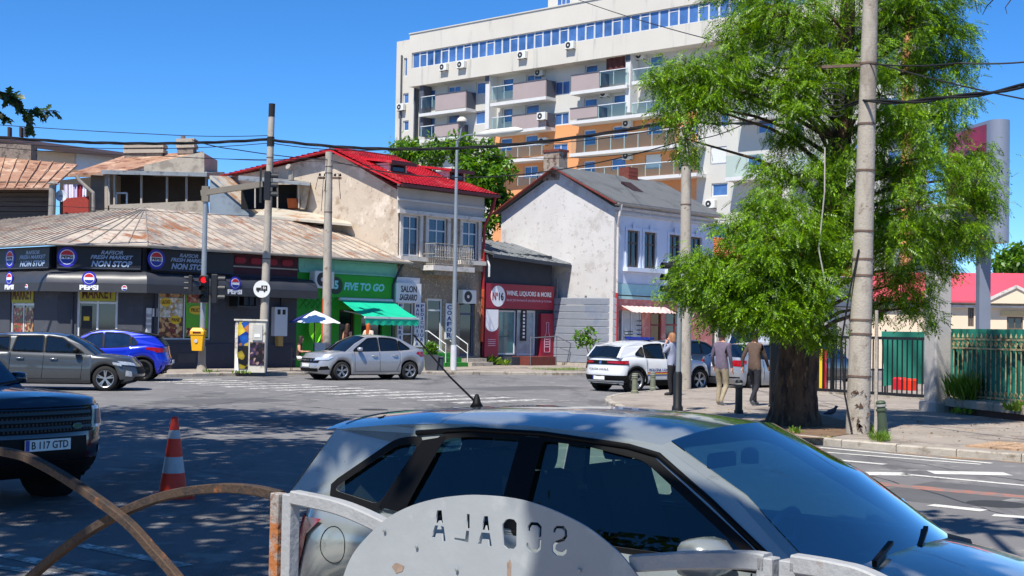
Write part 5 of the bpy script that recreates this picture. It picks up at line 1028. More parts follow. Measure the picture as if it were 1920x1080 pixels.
    # ---- applied pieces
    def spatch(s, nm, mt, c, sides=(1,-1), off=.006, nu=8, nv=3, parent=None):
        for sg in sides:
            def f(u, v): x = (c[0][0]*(1-u)+c[1][0]*u)*(1-v)+(c[3][0]*(1-u)+c[2][0]*u)*v; z = (c[0][1]*(1-u)+c[1][1]*u)*(1-v)+(c[3][1]*(1-u)+c[2][1]*u)*v; return (x, sg*(s.side(x, z)+off), z)
            o = MB().grid(f, nu, nv).build(nm, mt, parent or s.root, s.fr, smooth=True)
        return o
    def epatch(s, nm, mt, c, front=True, mirror=False, off=.008, nu=10, nv=4, parent=None):
        for sg in ((1,-1) if mirror else (1,)):
            def f(u, v): y = (c[0][0]*(1-u)+c[1][0]*u)*(1-v)+(c[3][0]*(1-u)+c[2][0]*u)*v; z = (c[0][1]*(1-u)+c[1][1]*u)*(1-v)+(c[3][1]*(1-u)+c[2][1]*u)*v; y *= sg; q_ = min(1, abs(y)/(s.p['W']/2)); return (s.endx(y, z, front)+(off if front else -off), y+math.copysign(off*q_*q_, y), z)
            o = MB().grid(f, nu, nv).build(nm, mt, parent or s.root, s.fr, smooth=True)
        return o
    def seam(s, pts, wd=.012, sides=(1,-1), mt=None, off=.004, nm='panel_gap'):
        for sg in sides:
            mb = MB(); q = []
            for a, b in zip(pts, pts[1:]):
                for k in range(5): t = k/5; q.append((a[0]*(1-t)+b[0]*t, a[1]*(1-t)+b[1]*t))
            q.append(pts[-1]); mb.tube([(x, sg*(s.side(x, z)+off-.004), z) for x, z in q], wd/2, 5); mb.build(nm, mt or black_pl, s.root, s.fr)
    def handle(s, x, z, mt=None, sides=(1,-1)):
        for sg in sides:
            y = sg*(s.side(x, z)); o = MB().tube([(x-.1,y,z),(x-.08,y+sg*.035,z+.005),(x+.08,y+sg*.035,z+.008),(x+.1,y,z+.005)], .016, 6).build('door_handle', mt or s.p['paint'], s.root, s.fr, smooth=True)
    def mirror(s, x, z, mt=None, size=1.0):
        for sg in (1, -1):
            y = sg*(s.side(x, z-.02)-.02); yy = y+sg*.13; mb = MB(); c = Vector((x, yy, z+.06))
            prof_ = [(-.055,.55),(-.05,.85),(0,1.0),(.05,.9),(.085,.55),(.1,.1)]; vs = []; nn = 12
            for dx, sc in prof_:
                for k in range(nn):
                    t = 2*math.pi*k/nn; cy = math.copysign(abs(math.cos(t))**.6, math.cos(t)); cz = math.copysign(abs(math.sin(t))**.6, math.sin(t)); vs.append(c+Vector((dx*size, cy*.105*sc*size, cz*.07*sc*size)))
            mb.add(vs, [(a*nn+k, a*nn+(k+1)%nn, (a+1)*nn+(k+1)%nn, (a+1)*nn+k) for a in range(len(prof_)-1) for k in range(nn)]+[tuple(range((len(prof_)-1)*nn, len(prof_)*nn))])
            o = mb.build('wing_mirror', mt or s.p['paint'], s.root, s.fr, smooth=50); MB().add(vs[:nn], [tuple(range(nn))]).build('mirror_glass', cglass, o, s.fr); MB().bar((x,y-sg*.03,z), (x+.01,yy-sg*.04,z+.03), .05, .04).build('mirror_stalk', black_pl, o, s.fr)
    def plate(s, z, txt, front=True, y=0):
        e = max(s.endx(y-.2, z, front), s.endx(y+.2, z, front), s.endx(y, z, front)) if front else min(s.endx(y, z, front), 9); e = e+(.012 if front else -.012); sg = 1 if front else -1
        m_ = s.fr @ Matrix.Translation((e+sg*.012, y, z)) @ Matrix.Rotation(R(90) if front else R(-90), 4, 'Z')   # local -y faces outwards
        o = MB().box(-.26, .26, 0, .012, -.055, .055).build('licence_plate', platem, s.root, m_); MB().box(-.258, -.215, -.002, -.0005, -.053, .053).build('plate_band', plateb, o, m_)
        if txt: text(txt, -.19, .23, -.036, .038, -.001, M('black_ink',(24,24,28),.6), o, m_, .015, name='lettering', th=.002)
def sill_(L, z=.2): return [(0,z+.08),(.35,z),(L-.45,z),(L,z+.02)]
# ------------------------------------------------------------ silver saloon coming out of the side street
silver = paintm('silver_grey_metallic', (168,170,174), .45, .3)
logan = dict(L=4.4, W=1.84, xr=.83, xf=3.48, Rw=.315, Ra=.37, sill=sill_(4.4,.2), cr=.45, cf=.75, paint=silver, glass=cglass,
    belt=[(0,.98),(.12,1.06),(.6,1.05),(1.2,1.0),(2.4,.965),(3.2,.955),(3.5,.94),(4.0,.89),(4.28,.84),(4.4,.8)], nose=[(0,4.2),(.12,4.36),(.3,4.4),(.55,4.39),(.8,4.33),(1,4.2)], tail=[(0,.2),(.15,.05),(.4,.0),(.7,.04),(1,.1)],
    cowl=(3.3,.955), head=(2.48,1.435), roof=[(2.2,1.475),(1.9,1.485),(1.5,1.46)], rear=[(1.12,1.40),(.42,1.07)], wins=[[(2.06,.99),(3.02,.98),(2.98,1.03),(2.42,1.39),(2.06,1.42)],[(1.26,1.02),(1.97,.995),(1.97,1.425),(1.55,1.41),(1.3,1.36)],[(.83,1.07),(1.2,1.025),(1.22,1.33)]])
fw_ = G(641.5, 713.5)
c = Car('silver_saloon', 'silver saloon car facing left in front of the green coffee shop', (3.48,.88), fw_, 234, logan)
c.epatch('grille', black_pl, [(-.62,.58),(.62,.58),(.66,.73),(-.66,.73)]); c.epatch('headlight', lampc, [(.46,.66),(.84,.69),(.88,.79),(.46,.755)], mirror=True, off=.014); c.epatch('lower_grille', black_pl, [(-.58,.28),(.58,.28),(.62,.4),(-.62,.4)]); c.epatch('fog_lamp_recess', black_pl, [(.62,.34),(.86,.36),(.84,.48),(.7,.46)], mirror=True)
for y in (-.44,-.28,-.13,.13,.28,.44): c.epatch('grille_badge', chrome, [(y-.04,.64),(y+.04,.64),(y+.04,.69),(y-.04,.69)], off=.014, nu=2, nv=1)
c.epatch('badge', chrome, [(-.07,.65),(.07,.65),(.07,.68),(-.07,.68)], off=.014, nu=2, nv=1); c.plate(.5, ''); c.epatch('tail_light', redlamp, [(.6,.82),(.88,.8),(.88,.98),(.6,.96)], front=False, mirror=True)
c.spatch('tail_light_side', redlamp, [(.45,.85),(.6,.9),(.55,.97),(.45,.98)])
for x in (1.25, 2.05, 3.02): c.seam([(x-.02 if x > 1.3 else x+.12,.3),(x,.6),(x,.95)])
c.seam([(1.22,.3),(3.0,.3)]); c.handle(1.45,.84); c.handle(2.25,.82); c.mirror(2.86,.99)
for x, z in ((1.3,.88),): pass
# ------------------------------------------------------------ blue crossover and grey estate on the left
blue = paintm('vivid_blue_metallic', (16,44,190), .35, .25)
chr_ = dict(L=4.39, W=1.8, xr=.85, xf=3.49, Rw=.345, Ra=.40, sill=sill_(4.39,.24), cr=.5, cf=.75, paint=blue, roofpaint=M('gloss_black_roof',(14,15,20),.15,coat=1,var=.05), glass=cglassb, clad=black_pl, rim=rimd, rimf=.74,
    belt=[(0,1.0),(.15,1.08),(.7,1.12),(1.5,1.03),(2.6,.98),(3.15,.98),(3.6,.94),(4.1,.86),(4.39,.74)], nose=[(0,4.2),(.12,4.36),(.3,4.39),(.55,4.37),(.8,4.3),(1,4.18)], tail=[(0,.25),(.15,.06),(.4,.0),(.7,.1),(1,.14)],
    cowl=(3.3,.99), head=(2.45,1.47), roof=[(2.2,1.53),(1.8,1.555),(1.3,1.52),(.8,1.45)], rear=[(.5,1.38),(.2,1.1)], wins=[[(2.08,1.02),(3.0,1.01),(2.95,1.06),(2.42,1.42),(2.08,1.48)],[(1.25,1.09),(2.0,1.03),(2.0,1.485),(1.5,1.47),(1.25,1.4)],[(1.02,1.17),(1.18,1.12),(1.18,1.36)]])
c = Car('blue_crossover', 'vivid blue crossover car by the kerb, partly hidden by the grey estate', (.85,.88), G(265,715), 262, chr_)
c.epatch('tail_light', redlamp, [(.42,.92),(.86,.9),(.88,1.04),(.5,1.03)], front=False, mirror=True, off=.02); c.spatch('tail_light_side', redlamp, [(.42,.93),(.75,.99),(.72,1.06),(.42,1.05)]); c.epatch('rear_bumper', black_pl, [(-.8,.3),(.8,.3),(.82,.5),(-.82,.5)], front=False)
for x in (1.25, 2.05, 3.05): c.seam([(x,.4),(x,.97)])
c.seam([(1.25,.42),(3.0,.42)]); c.handle(2.2,.86); c.mirror(2.95,1.02); c.plate(.6, '', False)
MB().box(.38, .6, -.6, .6, 1.39, 1.43).build('spoiler', black_pl, c.root, c.fr)
dgrey = paintm('graphite_metallic', (78,82,86), .45, .3)
focus = dict(L=4.67, W=1.83, xr=.95, xf=3.80, Rw=.33, Ra=.375, sill=sill_(4.67,.2), cr=.5, cf=.85, paint=dgrey, glass=cglass,
    belt=[(0,.98),(.2,1.03),(1.2,1.01),(2.6,.96),(3.35,.945),(3.8,.92),(4.3,.87),(4.67,.8)], nose=[(0,4.45),(.12,4.62),(.3,4.67),(.55,4.65),(.8,4.57),(1,4.42)], tail=[(0,.2),(.15,.05),(.4,.0),(.7,.06),(1,.12)],
    cowl=(3.5,.95), head=(2.72,1.41), roof=[(2.4,1.46),(1.9,1.48),(1.2,1.46),(.7,1.42)], rear=[(.42,1.37),(.14,1.03)], wins=[[(2.25,.99),(3.22,.98),(3.15,1.03),(2.65,1.37),(2.25,1.42)],[(1.4,1.02),(2.17,.995),(2.17,1.42),(1.5,1.41)],[(.6,1.1),(1.3,1.04),(1.3,1.4),(.75,1.36)]])
c = Car('grey_estate_car', 'dark grey estate car turning right at the left edge, in front of the blue car', (3.80,-.88), G(196,733.5), 84, focus)
c.epatch('headlight', lampc, [(.5,.66),(.84,.7),(.86,.8),(.52,.74)], mirror=True, off=.015); c.epatch('grille', black_pl, [(-.5,.45),(.5,.45),(.52,.64),(-.52,.64)]); c.epatch('lower_grille', black_pl, [(-.6,.25),(.6,.25),(.6,.38),(-.6,.38)]); c.spatch('headlight_side', lampc, [(4.0,.7),(4.22,.66),(4.2,.74),(3.98,.77)]); c.epatch('fog_lamp', lampc, [(.68,.38),(.8,.4),(.8,.55),(.7,.52)], mirror=True)
for x in (1.35, 2.2, 3.2): c.seam([(x-.03,.32),(x,.6),(x+.02,.96)])
c.seam([(1.3,.32),(3.2,.32)]); c.handle(1.62,.84,chrome); c.handle(2.48,.83,chrome); c.mirror(3.05,1.0,black_pl); c.seam([(1.2,1.0),(2.2,.985),(3.3,.96)], .02, mt=chrome, nm='chrome_strip')
# ------------------------------------------------------------ police car, seen from behind
pwhite = paintm('police_white', (210,212,214), 0, .3)
meg = dict(L=4.2, W=1.77, xr=.78, xf=3.46, Rw=.345, Ra=.39, sill=sill_(4.2,.22), cr=.45, cf=.7, paint=pwhite, glass=cglass, clad=black_pl, rim=rimm,
    belt=[(0,.98),(.15,1.02),(.7,1.04),(1.5,1.0),(2.6,.97),(3.1,.96),(3.6,.92),(4.0,.84),(4.2,.72)], nose=[(0,4.0),(.12,4.16),(.3,4.2),(.55,4.18),(.8,4.1),(1,4.0)], tail=[(0,.22),(.15,.04),(.4,.0),(.6,.08),(.85,.1),(1,.16)],
    cowl=(3.2,.97), head=(2.4,1.42), roof=[(2.1,1.48),(1.7,1.5),(1.2,1.48),(.75,1.42)], rear=[(.42,1.34),(.17,1.03)], wins=[[(2.05,1.0),(2.95,.99),(2.9,1.04),(2.35,1.37),(2.05,1.42)],[(1.2,1.05),(1.97,1.01),(1.97,1.43),(1.5,1.42),(1.2,1.37)],[(.8,1.12),(1.12,1.07),(1.12,1.34)]])
pc_ = G(1128, 734)
c = Car('police_car', 'white police hatchback with blue roof light bar, seen from behind', (.15,0), pc_, 52, meg)
c.epatch('tail_lamp_bar', black_pl, [(-.86,.82),(.86,.82),(.86,.94),(-.86,.94)], front=False, off=.014, nu=20); c.epatch('tail_light', redlamp, [(.3,.86),(.86,.84),(.86,.93),(.3,.91)], front=False, mirror=True, off=.024); c.epatch('rear_bumper', black_pl, [(-.86,.28),(.86,.28),(.87,.5),(-.87,.5)], front=False, off=.014, nu=20)
c.epatch('bumper_trim', M('satin_white',(214,216,218),.4), [(-.8,.3),(.8,.3),(.8,.345),(-.8,.345)], front=False, off=.026, nu=20); c.plate(.42, '', False); o = c.epatch('badge', chrome, [(-.05,.84),(.05,.84),(.05,.93),(-.05,.93)], front=False, off=.02, nu=2, nv=2)
ms = c.fr @ Matrix.Translation((-.0-.012, 0, 0)) @ Matrix.Rotation(R(-90), 4, 'Z')
xx = c.endx(0, .68, False); ms = c.fr @ Matrix.Translation((xx-.03, 0, 0)) @ Matrix.Rotation(R(-90), 4, 'Z'); text('POLIȚIA LOCALĂ', -.42, .42, .64, .72, 0, M('black_ink',(24,24,28),.6), c.body, ms, .015); text('SECTOR 2', -.2, .2, .54, .59, 0, M('black_ink',(24,24,28),.6), c.body, ms, .01)
xx = c.p['W']/2; ms = c.fr @ Matrix.Translation((0, -xx-.004, 0)); text('POLIȚIA LOCALĂ SECTOR 2', 1.25, 3.0, .62, .73, 0, M('navy_letters',(34,60,128),.6), c.body, ms, .02)
for k, mt in enumerate((lblue, yell, lred)): c.spatch('livery_stripe', mt, [(1.2,.5+k*.035),(3.05,.5+k*.035),(3.05,.53+k*.035),(1.2,.53+k*.035)], (-1,1))
lb = MB().rbox(1.55, 1.8, -.55, .55, 1.555, 1.64, .03).build('light_bar', M('police_blue_lens',(12,26,110),.2,coat=.5,var=.2,scale=9), c.root, c.fr); MB().box(1.6, 1.75, -.4, .4, 1.5, 1.554).build('light_bar_foot', black_pl, lb, c.fr)
for x in (1.2, 2.02, 2.95): c.seam([(x,.4),(x,.96)])
c.mirror(2.85,1.0); c.handle(2.2,.86); MB().box(.36, .52, -.58, .58, 1.35, 1.385).build('spoiler', pwhite, c.root, c.fr)
# ------------------------------------------------------------ silver saloon behind the men, van, dark cars
sil2 = paintm('pale_silver_blue', (150,156,166), .4, .3); sed2 = dict(logan); sed2.update(paint=sil2)
c = Car('pale_silver_saloon', 'pale silver saloon seen from behind, beyond the two walking men', (.1,0), G(1345,733), 50, sed2)
c.epatch('tail_light', redlamp, [(.52,.8),(.86,.78),(.88,.97),(.6,.98)], front=False, mirror=True); c.plate(.82, '', False); c.epatch('rear_bumper_strip', black_pl, [(-.8,.42),(.8,.42),(.8,.46),(-.8,.46)], front=False)
for x in (1.25, 2.05): c.seam([(x,.35),(x,.95)])
c.mirror(2.86,.99)
dk = paintm('dark_grey_car', (52,54,60), .4, .35); h2 = dict(meg); h2.update(paint=dk, clad=None)
c = Car('grey_hatchback', 'dark grey hatchback partly hidden behind the police car and the woman', (.2,0), G(1228,712), 48, h2); c.epatch('tail_light', redlamp, [(.5,.8),(.84,.8),(.85,.98),(.6,.98)], front=False, mirror=True)
vanp = paintm('van_white', (214,218,222), 0, .4)
van = dict(L=5.2, W=1.95, cat='van', xr=1.0, xf=4.2, Rw=.33, Ra=.38, sill=sill_(5.2,.25), cr=.3, cf=.8, paint=vanp, glass=cglass, n=3.4, belt=[(0,1.1),(3.8,1.1),(4.4,1.05),(5.0,.9),(5.2,.8)], nose=[(0,5.05),(.2,5.2),(.6,5.15),(1,5.0)], tail=[(0,.1),(.2,.0),(1,.04)],
    cowl=(4.4,1.08), head=(3.5,1.95), roof=[(3.0,2.05),(2,2.08),(.8,2.05)], rear=[(.2,1.98),(.05,1.1)], wins=[[(3.1,1.15),(4.0,1.14),(3.5,1.8),(3.1,1.82)],[(1.9,1.15),(2.95,1.15),(2.95,1.82),(1.9,1.82)]], tum=.1)
c = Car('white_van', 'white van parked beyond the walking men, half hidden by the tree', (.1,0), G(1392,709), 46, van); c.epatch('tail_light', redlamp, [(.78,.75),(.92,.75),(.92,1.08),(.78,1.08)], front=False, mirror=True)
h3 = dict(focus); h3.update(paint=paintm('navy_car', (34,38,50), .4, .3))
c = Car('navy_parked_car', 'dark navy car parked inside the gate behind the tree trunk', (2.3,-.8), G(1560,722), 40, h3); c.epatch('tail_light', redlamp, [(.5,.8),(.84,.8),(.85,.98),(.6,.98)], front=False, mirror=True)
# ------------------------------------------------------------ dark blue off-roader at the left edge
suvp = paintm('dark_navy_gloss', (18,24,44), .3, .2)
suv = dict(L=4.5, W=1.86, xr=.9, xf=3.56, Rw=.36, Ra=.42, sill=sill_(4.5,.3), cr=.4, cf=.5, n=2.5, paint=suvp, glass=cglassb, camber=.06, clad=black_pl, cat='off-roader',
    belt=[(0,1.06),(.3,1.12),(2.4,1.1),(3.2,1.1),(3.5,1.1),(4.1,1.07),(4.4,1.03),(4.5,1.01)], nose=[(0,4.3),(.12,4.44),(.3,4.5),(.5,4.5),(.75,4.46),(.9,4.44),(1,4.38)], tail=[(0,.1),(.2,.0),(1,.08)], wr=[(0,.90),(.1,.96),(.3,.99),(.6,1),(.85,.985),(.95,.96),(1,.93)],
    cowl=(2.95,1.1), head=(2.3,1.63), roof=[(2.0,1.7),(1.6,1.74),(.8,1.7)], rear=[(.35,1.62),(.12,1.12)], wins=[[(2.1,1.15),(2.7,1.14),(2.65,1.2),(2.28,1.54),(2.1,1.57)],[(1.2,1.15),(2.0,1.15),(2.0,1.6),(1.25,1.6)],[(.5,1.15),(1.1,1.15),(1.1,1.58),(.6,1.52)]])
fc = P(88, 834, 13.45)
c = Car('dark_blue_off_roader', 'dark blue off-roader with black mesh grille coming towards us at left edge', (4.5,0), Vector((fc.x, fc.y, 0)), 125, suv)
gr = c.epatch('grille', black_pl, [(-.58,.74),(.58,.74),(.62,.97),(-.62,.97)], off=.012)
for z in (.78, .85, .92): c.epatch('grille_bar', M('gloss_black_bar',(16,17,20),.25), [(-.57,z),(.57,z),(.57,z+.03),(-.57,z+.03)], off=.028)
gm2 = MB()
for i in range(26):
    for j in range(4): y = -.55+i*.044; z = .765+j*.06; x = c.endx(y, z, True)+.02; gm2.box(x-.004, x+.006, y-.012, y+.012, z-.008, z+.012)
tag(gm2.build('grille_mesh', M('grille_dark_metal',(46,48,52),.4,metal=.6), c.root, c.fr), kind='stuff')
c.epatch('headlight', lampc, [(.58,.77),(.9,.78),(.9,.99),(.63,.985)], mirror=True, off=.014); c.epatch('headlight_inner', M('lamp_inner_dark',(60,64,72),.2,metal=.5,var=.4,scale=20), [(.64,.8),(.76,.8),(.76,.95),(.67,.95)], mirror=True, off=.02)
bd = M('green_oval_badge', (20,92,60), .4); yb_ = .36; zb2 = .8; xb = c.endx(yb_, zb2, True)+.04; mb = MB(); pts = [(xb-.004, yb_+.06*math.cos(t), zb2+.032*math.sin(t)) for t in np.linspace(0, 2*math.pi, 20, endpoint=False)]; mb.prism(pts, (.008,0,0)); ob = mb.build('oval_badge', bd, c.root, c.fr); mb = MB(); mb.tube([(xb+.004, yb_+.052*math.cos(t), zb2+.026*math.sin(t)) for t in np.linspace(0, 2*math.pi, 21)], .003, 5); mb.build('badge_ring', chrome, ob, c.fr)
c.plate(.632, 'B 117 GTD'); c.epatch('bumper_lower', black_pl, [(-.9,.3),(.9,.3),(.9,.46),(-.9,.46)]); c.epatch('plate_panel', black_pl, [(-.5,.47),(.5,.47),(.5,.7),(-.5,.7)], off=.006); c.epatch('fog_lamp', lampc, [(.72,.5),(.82,.5),(.82,.58),(.72,.58)], mirror=True)
c.epatch('bonnet_gap', black_pl, [(-.88,.985),(.88,.985),(.88,.995),(-.88,.995)], off=.006); c.mirror(2.62,1.14); c.epatch('bumper_corner', M('chrome_smoke',(70,76,90),.12,metal=.7), [(.86,.6),(.93,.62),(.93,.72),(.87,.7)], mirror=True, off=.012)
wp = MB()
for y in (-.3, .35): wp.bar((3.1, y, 1.15), (2.88, y+.5, 1.19), .02, .02)
wp.build('wiper', black_pl, c.root, c.fr)
# ------------------------------------------------------------ the silver-green hatchback parked in front of us
pol = M('silver_green_metallic', (148,154,152), .22, .35, var=.05, scale=3, coat=1, spots=[((132,136,130), .22, 9), ((150,150,140), .16, 60)])
polo = dict(L=3.9, W=1.66, xr=.72, xf=3.18, Rw=.30, Ra=.35, sill=sill_(3.9,.2), cr=.5, cf=.65, paint=pol, open=True, glass=glass_mat('windscreen_glass',(96,150,180),.46), sglass=glass_mat('side_glass_green',(214,238,226),.015), framem=pol, seal=.036, inset=.02, tum=.34, roofcam=.065, bow=.16, jw=.915, camber=.07,
    belt=[(0,.86),(.12,.93),(.4,.985),(1.2,.965),(2.4,.935),(2.86,.93),(3.1,.9),(3.5,.82),(3.8,.72),(3.9,.66)], nose=[(0,3.72),(.12,3.86),(.3,3.9),(.55,3.89),(.8,3.84),(1,3.7)], tail=[(0,.15),(.15,.02),(.35,.0),(.5,.04),(.75,.09),(1,.12)],
    cowl=(2.93,.94), head=(2.2,1.365), roof=[(1.9,1.395),(1.5,1.405),(1.05,1.39),(.7,1.365)], rear=[(.36,1.325),(.12,.95)],
    wins=[[(1.6,.965),(2.72,.955),(2.66,1.0),(2.14,1.30),(1.85,1.338),(1.6,1.348)],[(.93,1.0),(1.5,.985),(1.5,1.345),(1.2,1.34),(1.06,1.318)],[(.47,1.05),(.8,1.01),(.94,1.295),(.8,1.275)]])
hd = Vector((math.sin(R(128.2)), math.cos(R(128.2)), 0))
c = Car('silver_hatchback', 'silver-green hatchback parked right behind the school railing', (3.9,0), Vector((2.342, 5.127, 0)), 127.0, polo, k=1.008)
polo_car = c
bk = M('black_pillar_film', (10,10,11), .45, var=.1, scale=9, spec=.15)
for sg in (1, -1):
    for q in ([(1.49,.98),(1.62,.975),(1.62,1.36),(1.49,1.36)], [(.80,1.0),(.96,.99),(1.08,1.335),(.95,1.31)]):
        MB().grid(lambda u, v: ((lambda x, z: (x, sg*(c.gy(x, z)+.006), z))((q[0][0]*(1-u)+q[1][0]*u)*(1-v)+(q[3][0]*(1-u)+q[2][0]*u)*v, (q[0][1]*(1-u)+q[1][1]*u)*(1-v)+(q[3][1]*(1-u)+q[2][1]*u)*v)), 4, 8).build('pillar_trim', bk, c.root, c.fr)
    MB().tube([(x, sg*(c.gy(x, z)+.004), z) for x, z in ((2.78,.985),(2.48,1.17),(2.2,1.325),(2.05,1.35),(1.6,1.375),(1.2,1.372),(.9,1.34))], .013, 6).build('roof_channel', bk, c.root, c.fr, smooth=True)
for x in (.95, 1.55, 2.72): c.seam([(x+(.12 if x < 1 else 0),.32),(x,.6),(x,.93)], .008)
c.handle(1.12,.84,black_pl); c.handle(1.78,.83,black_pl); c.mirror(2.58,.925,pol,1.15)
sg = -1
oc = MB(); oc.tube([(.58+.085*math.cos(t), -(c.side(.58+.085*math.cos(t), .81+.085*math.sin(t))+.001), .81+.085*math.sin(t)) for t in np.linspace(0, 2*math.pi, 25)], .0018, 5); oc.build('fuel_flap', bk, c.root, c.fr)
c.epatch('tail_light', redlamp, [(.5,.62),(.78,.6),(.79,.92),(.55,.9)], front=False, mirror=True, off=.01); 
c.epatch('rear_bumper_trim', black_pl, [(-.75,.42),(.75,.42),(.76,.5),(-.76,.5)], front=False)
c.seam([(.72,.45),(.78,.7),(.86,.95)], .007, (-1,))
# cabin: seats, headrests, dashboard, wheel, mirror, parcel shelf
inn = M('cabin_dark', (24,26,28), .9, var=.2, scale=6); z0 = .5
def seat(x, y, nm, w_=.46):
    mb = MB(); prof_ = [(x+.46,.55),(x+.42,.66),(x+.1,.64),(x,.72),(x-.16,1.16),(x-.24,1.18),(x-.2,.62),(x-.1,.52)]
    mb.prism([(a, y-w_/2, b) for a, b in prof_], (0, w_, 0)); o = mb.build(nm, seatm, c.root, c.fr, smooth=40)
    hr = MB(); hr.grid(lambda u, v: (x-.2+.06*math.cos(u*2*math.pi), y+(.13*math.sin(v*math.pi)**.4)*math.copysign(1, .5-0)*math.sin(u*2*math.pi), 1.29-.1*math.cos(v*math.pi)), 16, 8); hr.build('headrest', seatm, o, c.fr, smooth=True); MB().tube([(x-.2,y-.05,1.15),(x-.2,y-.05,1.22)], .008, 5).tube([(x-.2,y+.05,1.15),(x-.2,y+.05,1.22)], .008, 5).build('headrest_post', chrome, o, c.fr)
for y in (-.34, .34): seat(1.62, y, 'front_seat'); seat(.72, y, 'rear_seat', .6)
MB().prism([(2.95,-.62,.93),(2.55,-.62,.93),(2.4,-.62,.86),(2.38,-.62,.6),(2.95,-.62,.55)], (0,1.24,0)).build('dashboard', inn, c.root, c.fr)
MB().tube([Vector((2.28+.07*math.sin(t), .34+.18*math.cos(t), .86+.17*math.sin(t))) for t in np.linspace(0, 2*math.pi, 25)], .016, 8).bar((2.28,.18,.86),(2.28,.5,.86),.03,.04).bar((2.28,.34,.86),(2.45,.34,.78),.06,.06).build('steering_wheel', M('steering_wheel_grey',(90,94,98),.5), c.root, c.fr, smooth=40)
MB().rbox(2.16, 2.19, -.12, .12, 1.235, 1.3, .012).build('rear_view_mirror', inn, c.root, c.fr); MB().rbox(2.17, 2.24, .17, .25, 1.24, 1.31, .02).build('dash_camera', inn, c.root, c.fr)
MB().box(.15, .5, -.6, .6, .93, .96).build('parcel_shelf', inn, c.root, c.fr); MB().box(.15, 2.9, -.68, .68, .49, .515).build('cabin_floor', inn, c.root, c.fr)
for sg in (1, -1): MB().grid(lambda u, v: (.4+2.35*u, sg*(c.p['W']/2*.925-.09), .5+.44*v), 6, 3).build('door_card', inn, c.root, c.fr)
MB().grid(lambda u, v: (.4+1.75*u, (v*2-1)*.48, 1.335+.03*math.sin(u*math.pi)), 8, 4).build('headlining', M('headlining_grey',(120,118,112),.95), c.root, c.fr)
gcard = M('sun_shade_green', (120,170,150), .7)
# wipers and cowl
MB().grid(lambda u, v: (lambda j: (2.9+.15*(1-j*j)+.15*v, j*.7, .952-.022*v))(u*2-1), 14, 2).build('cowl_panel', black_pl, c.root, c.fr, smooth=True)
for a, b in (((3.06,.05,.965),(2.86,.62,1.0)), ((3.07,-.45,.965),(2.95,.08,1.0))): MB().bar(a, b, .018, .02).bar(Vector(a)+Vector((.0,.0,.006)), Vector(a).lerp(Vector(b),.5)+Vector((.02,0,.03)), .02, .015).build('wiper', black_pl, c.root, c.fr)
# roof aerial
MB().lathe([(.035,0),(.022,.02),(.01,.06),(0,.065)], 10, (.78,0,1.435)).build('aerial_base', black_pl, c.root, c.fr, smooth=True); MB().tube([(.77,0,1.46),(.6,.0,1.58),(.35,0,1.79)], [.006,.005,.0045], 6).build('aerial', black_pl, c.root, c.fr)
MB().grid(lambda u, v: (.36-.1*v, (u*2-1)*c.gy(.4,1.36)*.97, 1.332+.065*(1-abs(u*2-1)**2.6)-.015*v), 14, 2).build('spoiler', pol, c.root, c.fr, smooth=True)
c.epatch('headlight', lampc, [(.42,.56),(.74,.58),(.72,.72),(.46,.7)], mirror=True); c.epatch('grille', black_pl, [(-.36,.52),(.36,.52),(.36,.6),(-.36,.6)])
# ================================================================== STREET FURNITURE
cpole = M('pole_concrete', (168,160,148), .92, var=.12, scale=2, bump=.5, bscale=30, spots=[((140,130,118), .35, 1.5, (1,1,.4)), ((120,104,90), .22, 4)])
galv = M('galvanised_steel', (150,156,160), .45, metal=.4, var=.1, scale=3); band = M('rusty_band', (104,84,72), .8, var=.25, scale=9); cable = M('black_cable', (16,16,18), .7, var=0)
def concrete_pole(label, basepx, toppx, r0, r1, zb=.12, bands=(.55,.7,.8), sq=False):
    b = G(basepx[0], basepx[1], zb); t = P(toppx[0], toppx[1], b.y); p = thing('concrete_pole', label, 'pole', Fr(b, 0), 'concrete street poles'); d = t-b; n = 14
    MB().tube([d*(k/n) for k in range(n+1)], [(r0+(r1-r0)*k/n) for k in range(n+1)], 16).build('shaft', cpole, p, smooth=50)
    for f in bands: q = d*f; r_ = r0+(r1-r0)*f; MB().tube([q, q+d.normalized()*.035], r_+.01, 16).build('steel_band', band, p, smooth=50)
    return b, d, p
b1, d1, p1_ = concrete_pole('tall concrete pole beside the poster cabinet, carrying the round sign', (492,697), (510,197), .165, .11, bands=(.42,.8,.86,.87))
b2, d2, p2_ = concrete_pole('concrete pole in front of the green coffee shop with a pigeon on top', (611,692), (617,285), .19, .14, bands=(.72,.9,.93))
b3, d3, p3_ = concrete_pole('concrete pole behind the woman on the phone, left of the tree', (1284,729), (1287,238), .19, .14, bands=(.7,.85,.9))
b4, d4, p4_ = concrete_pole('thick concrete pole with rusted bands and flaking foot right of the trunk', (1608,813), (1634,-60), .205, .125, bands=(.12,.21,.24,.335,.37,.43,.56,.66,.79))
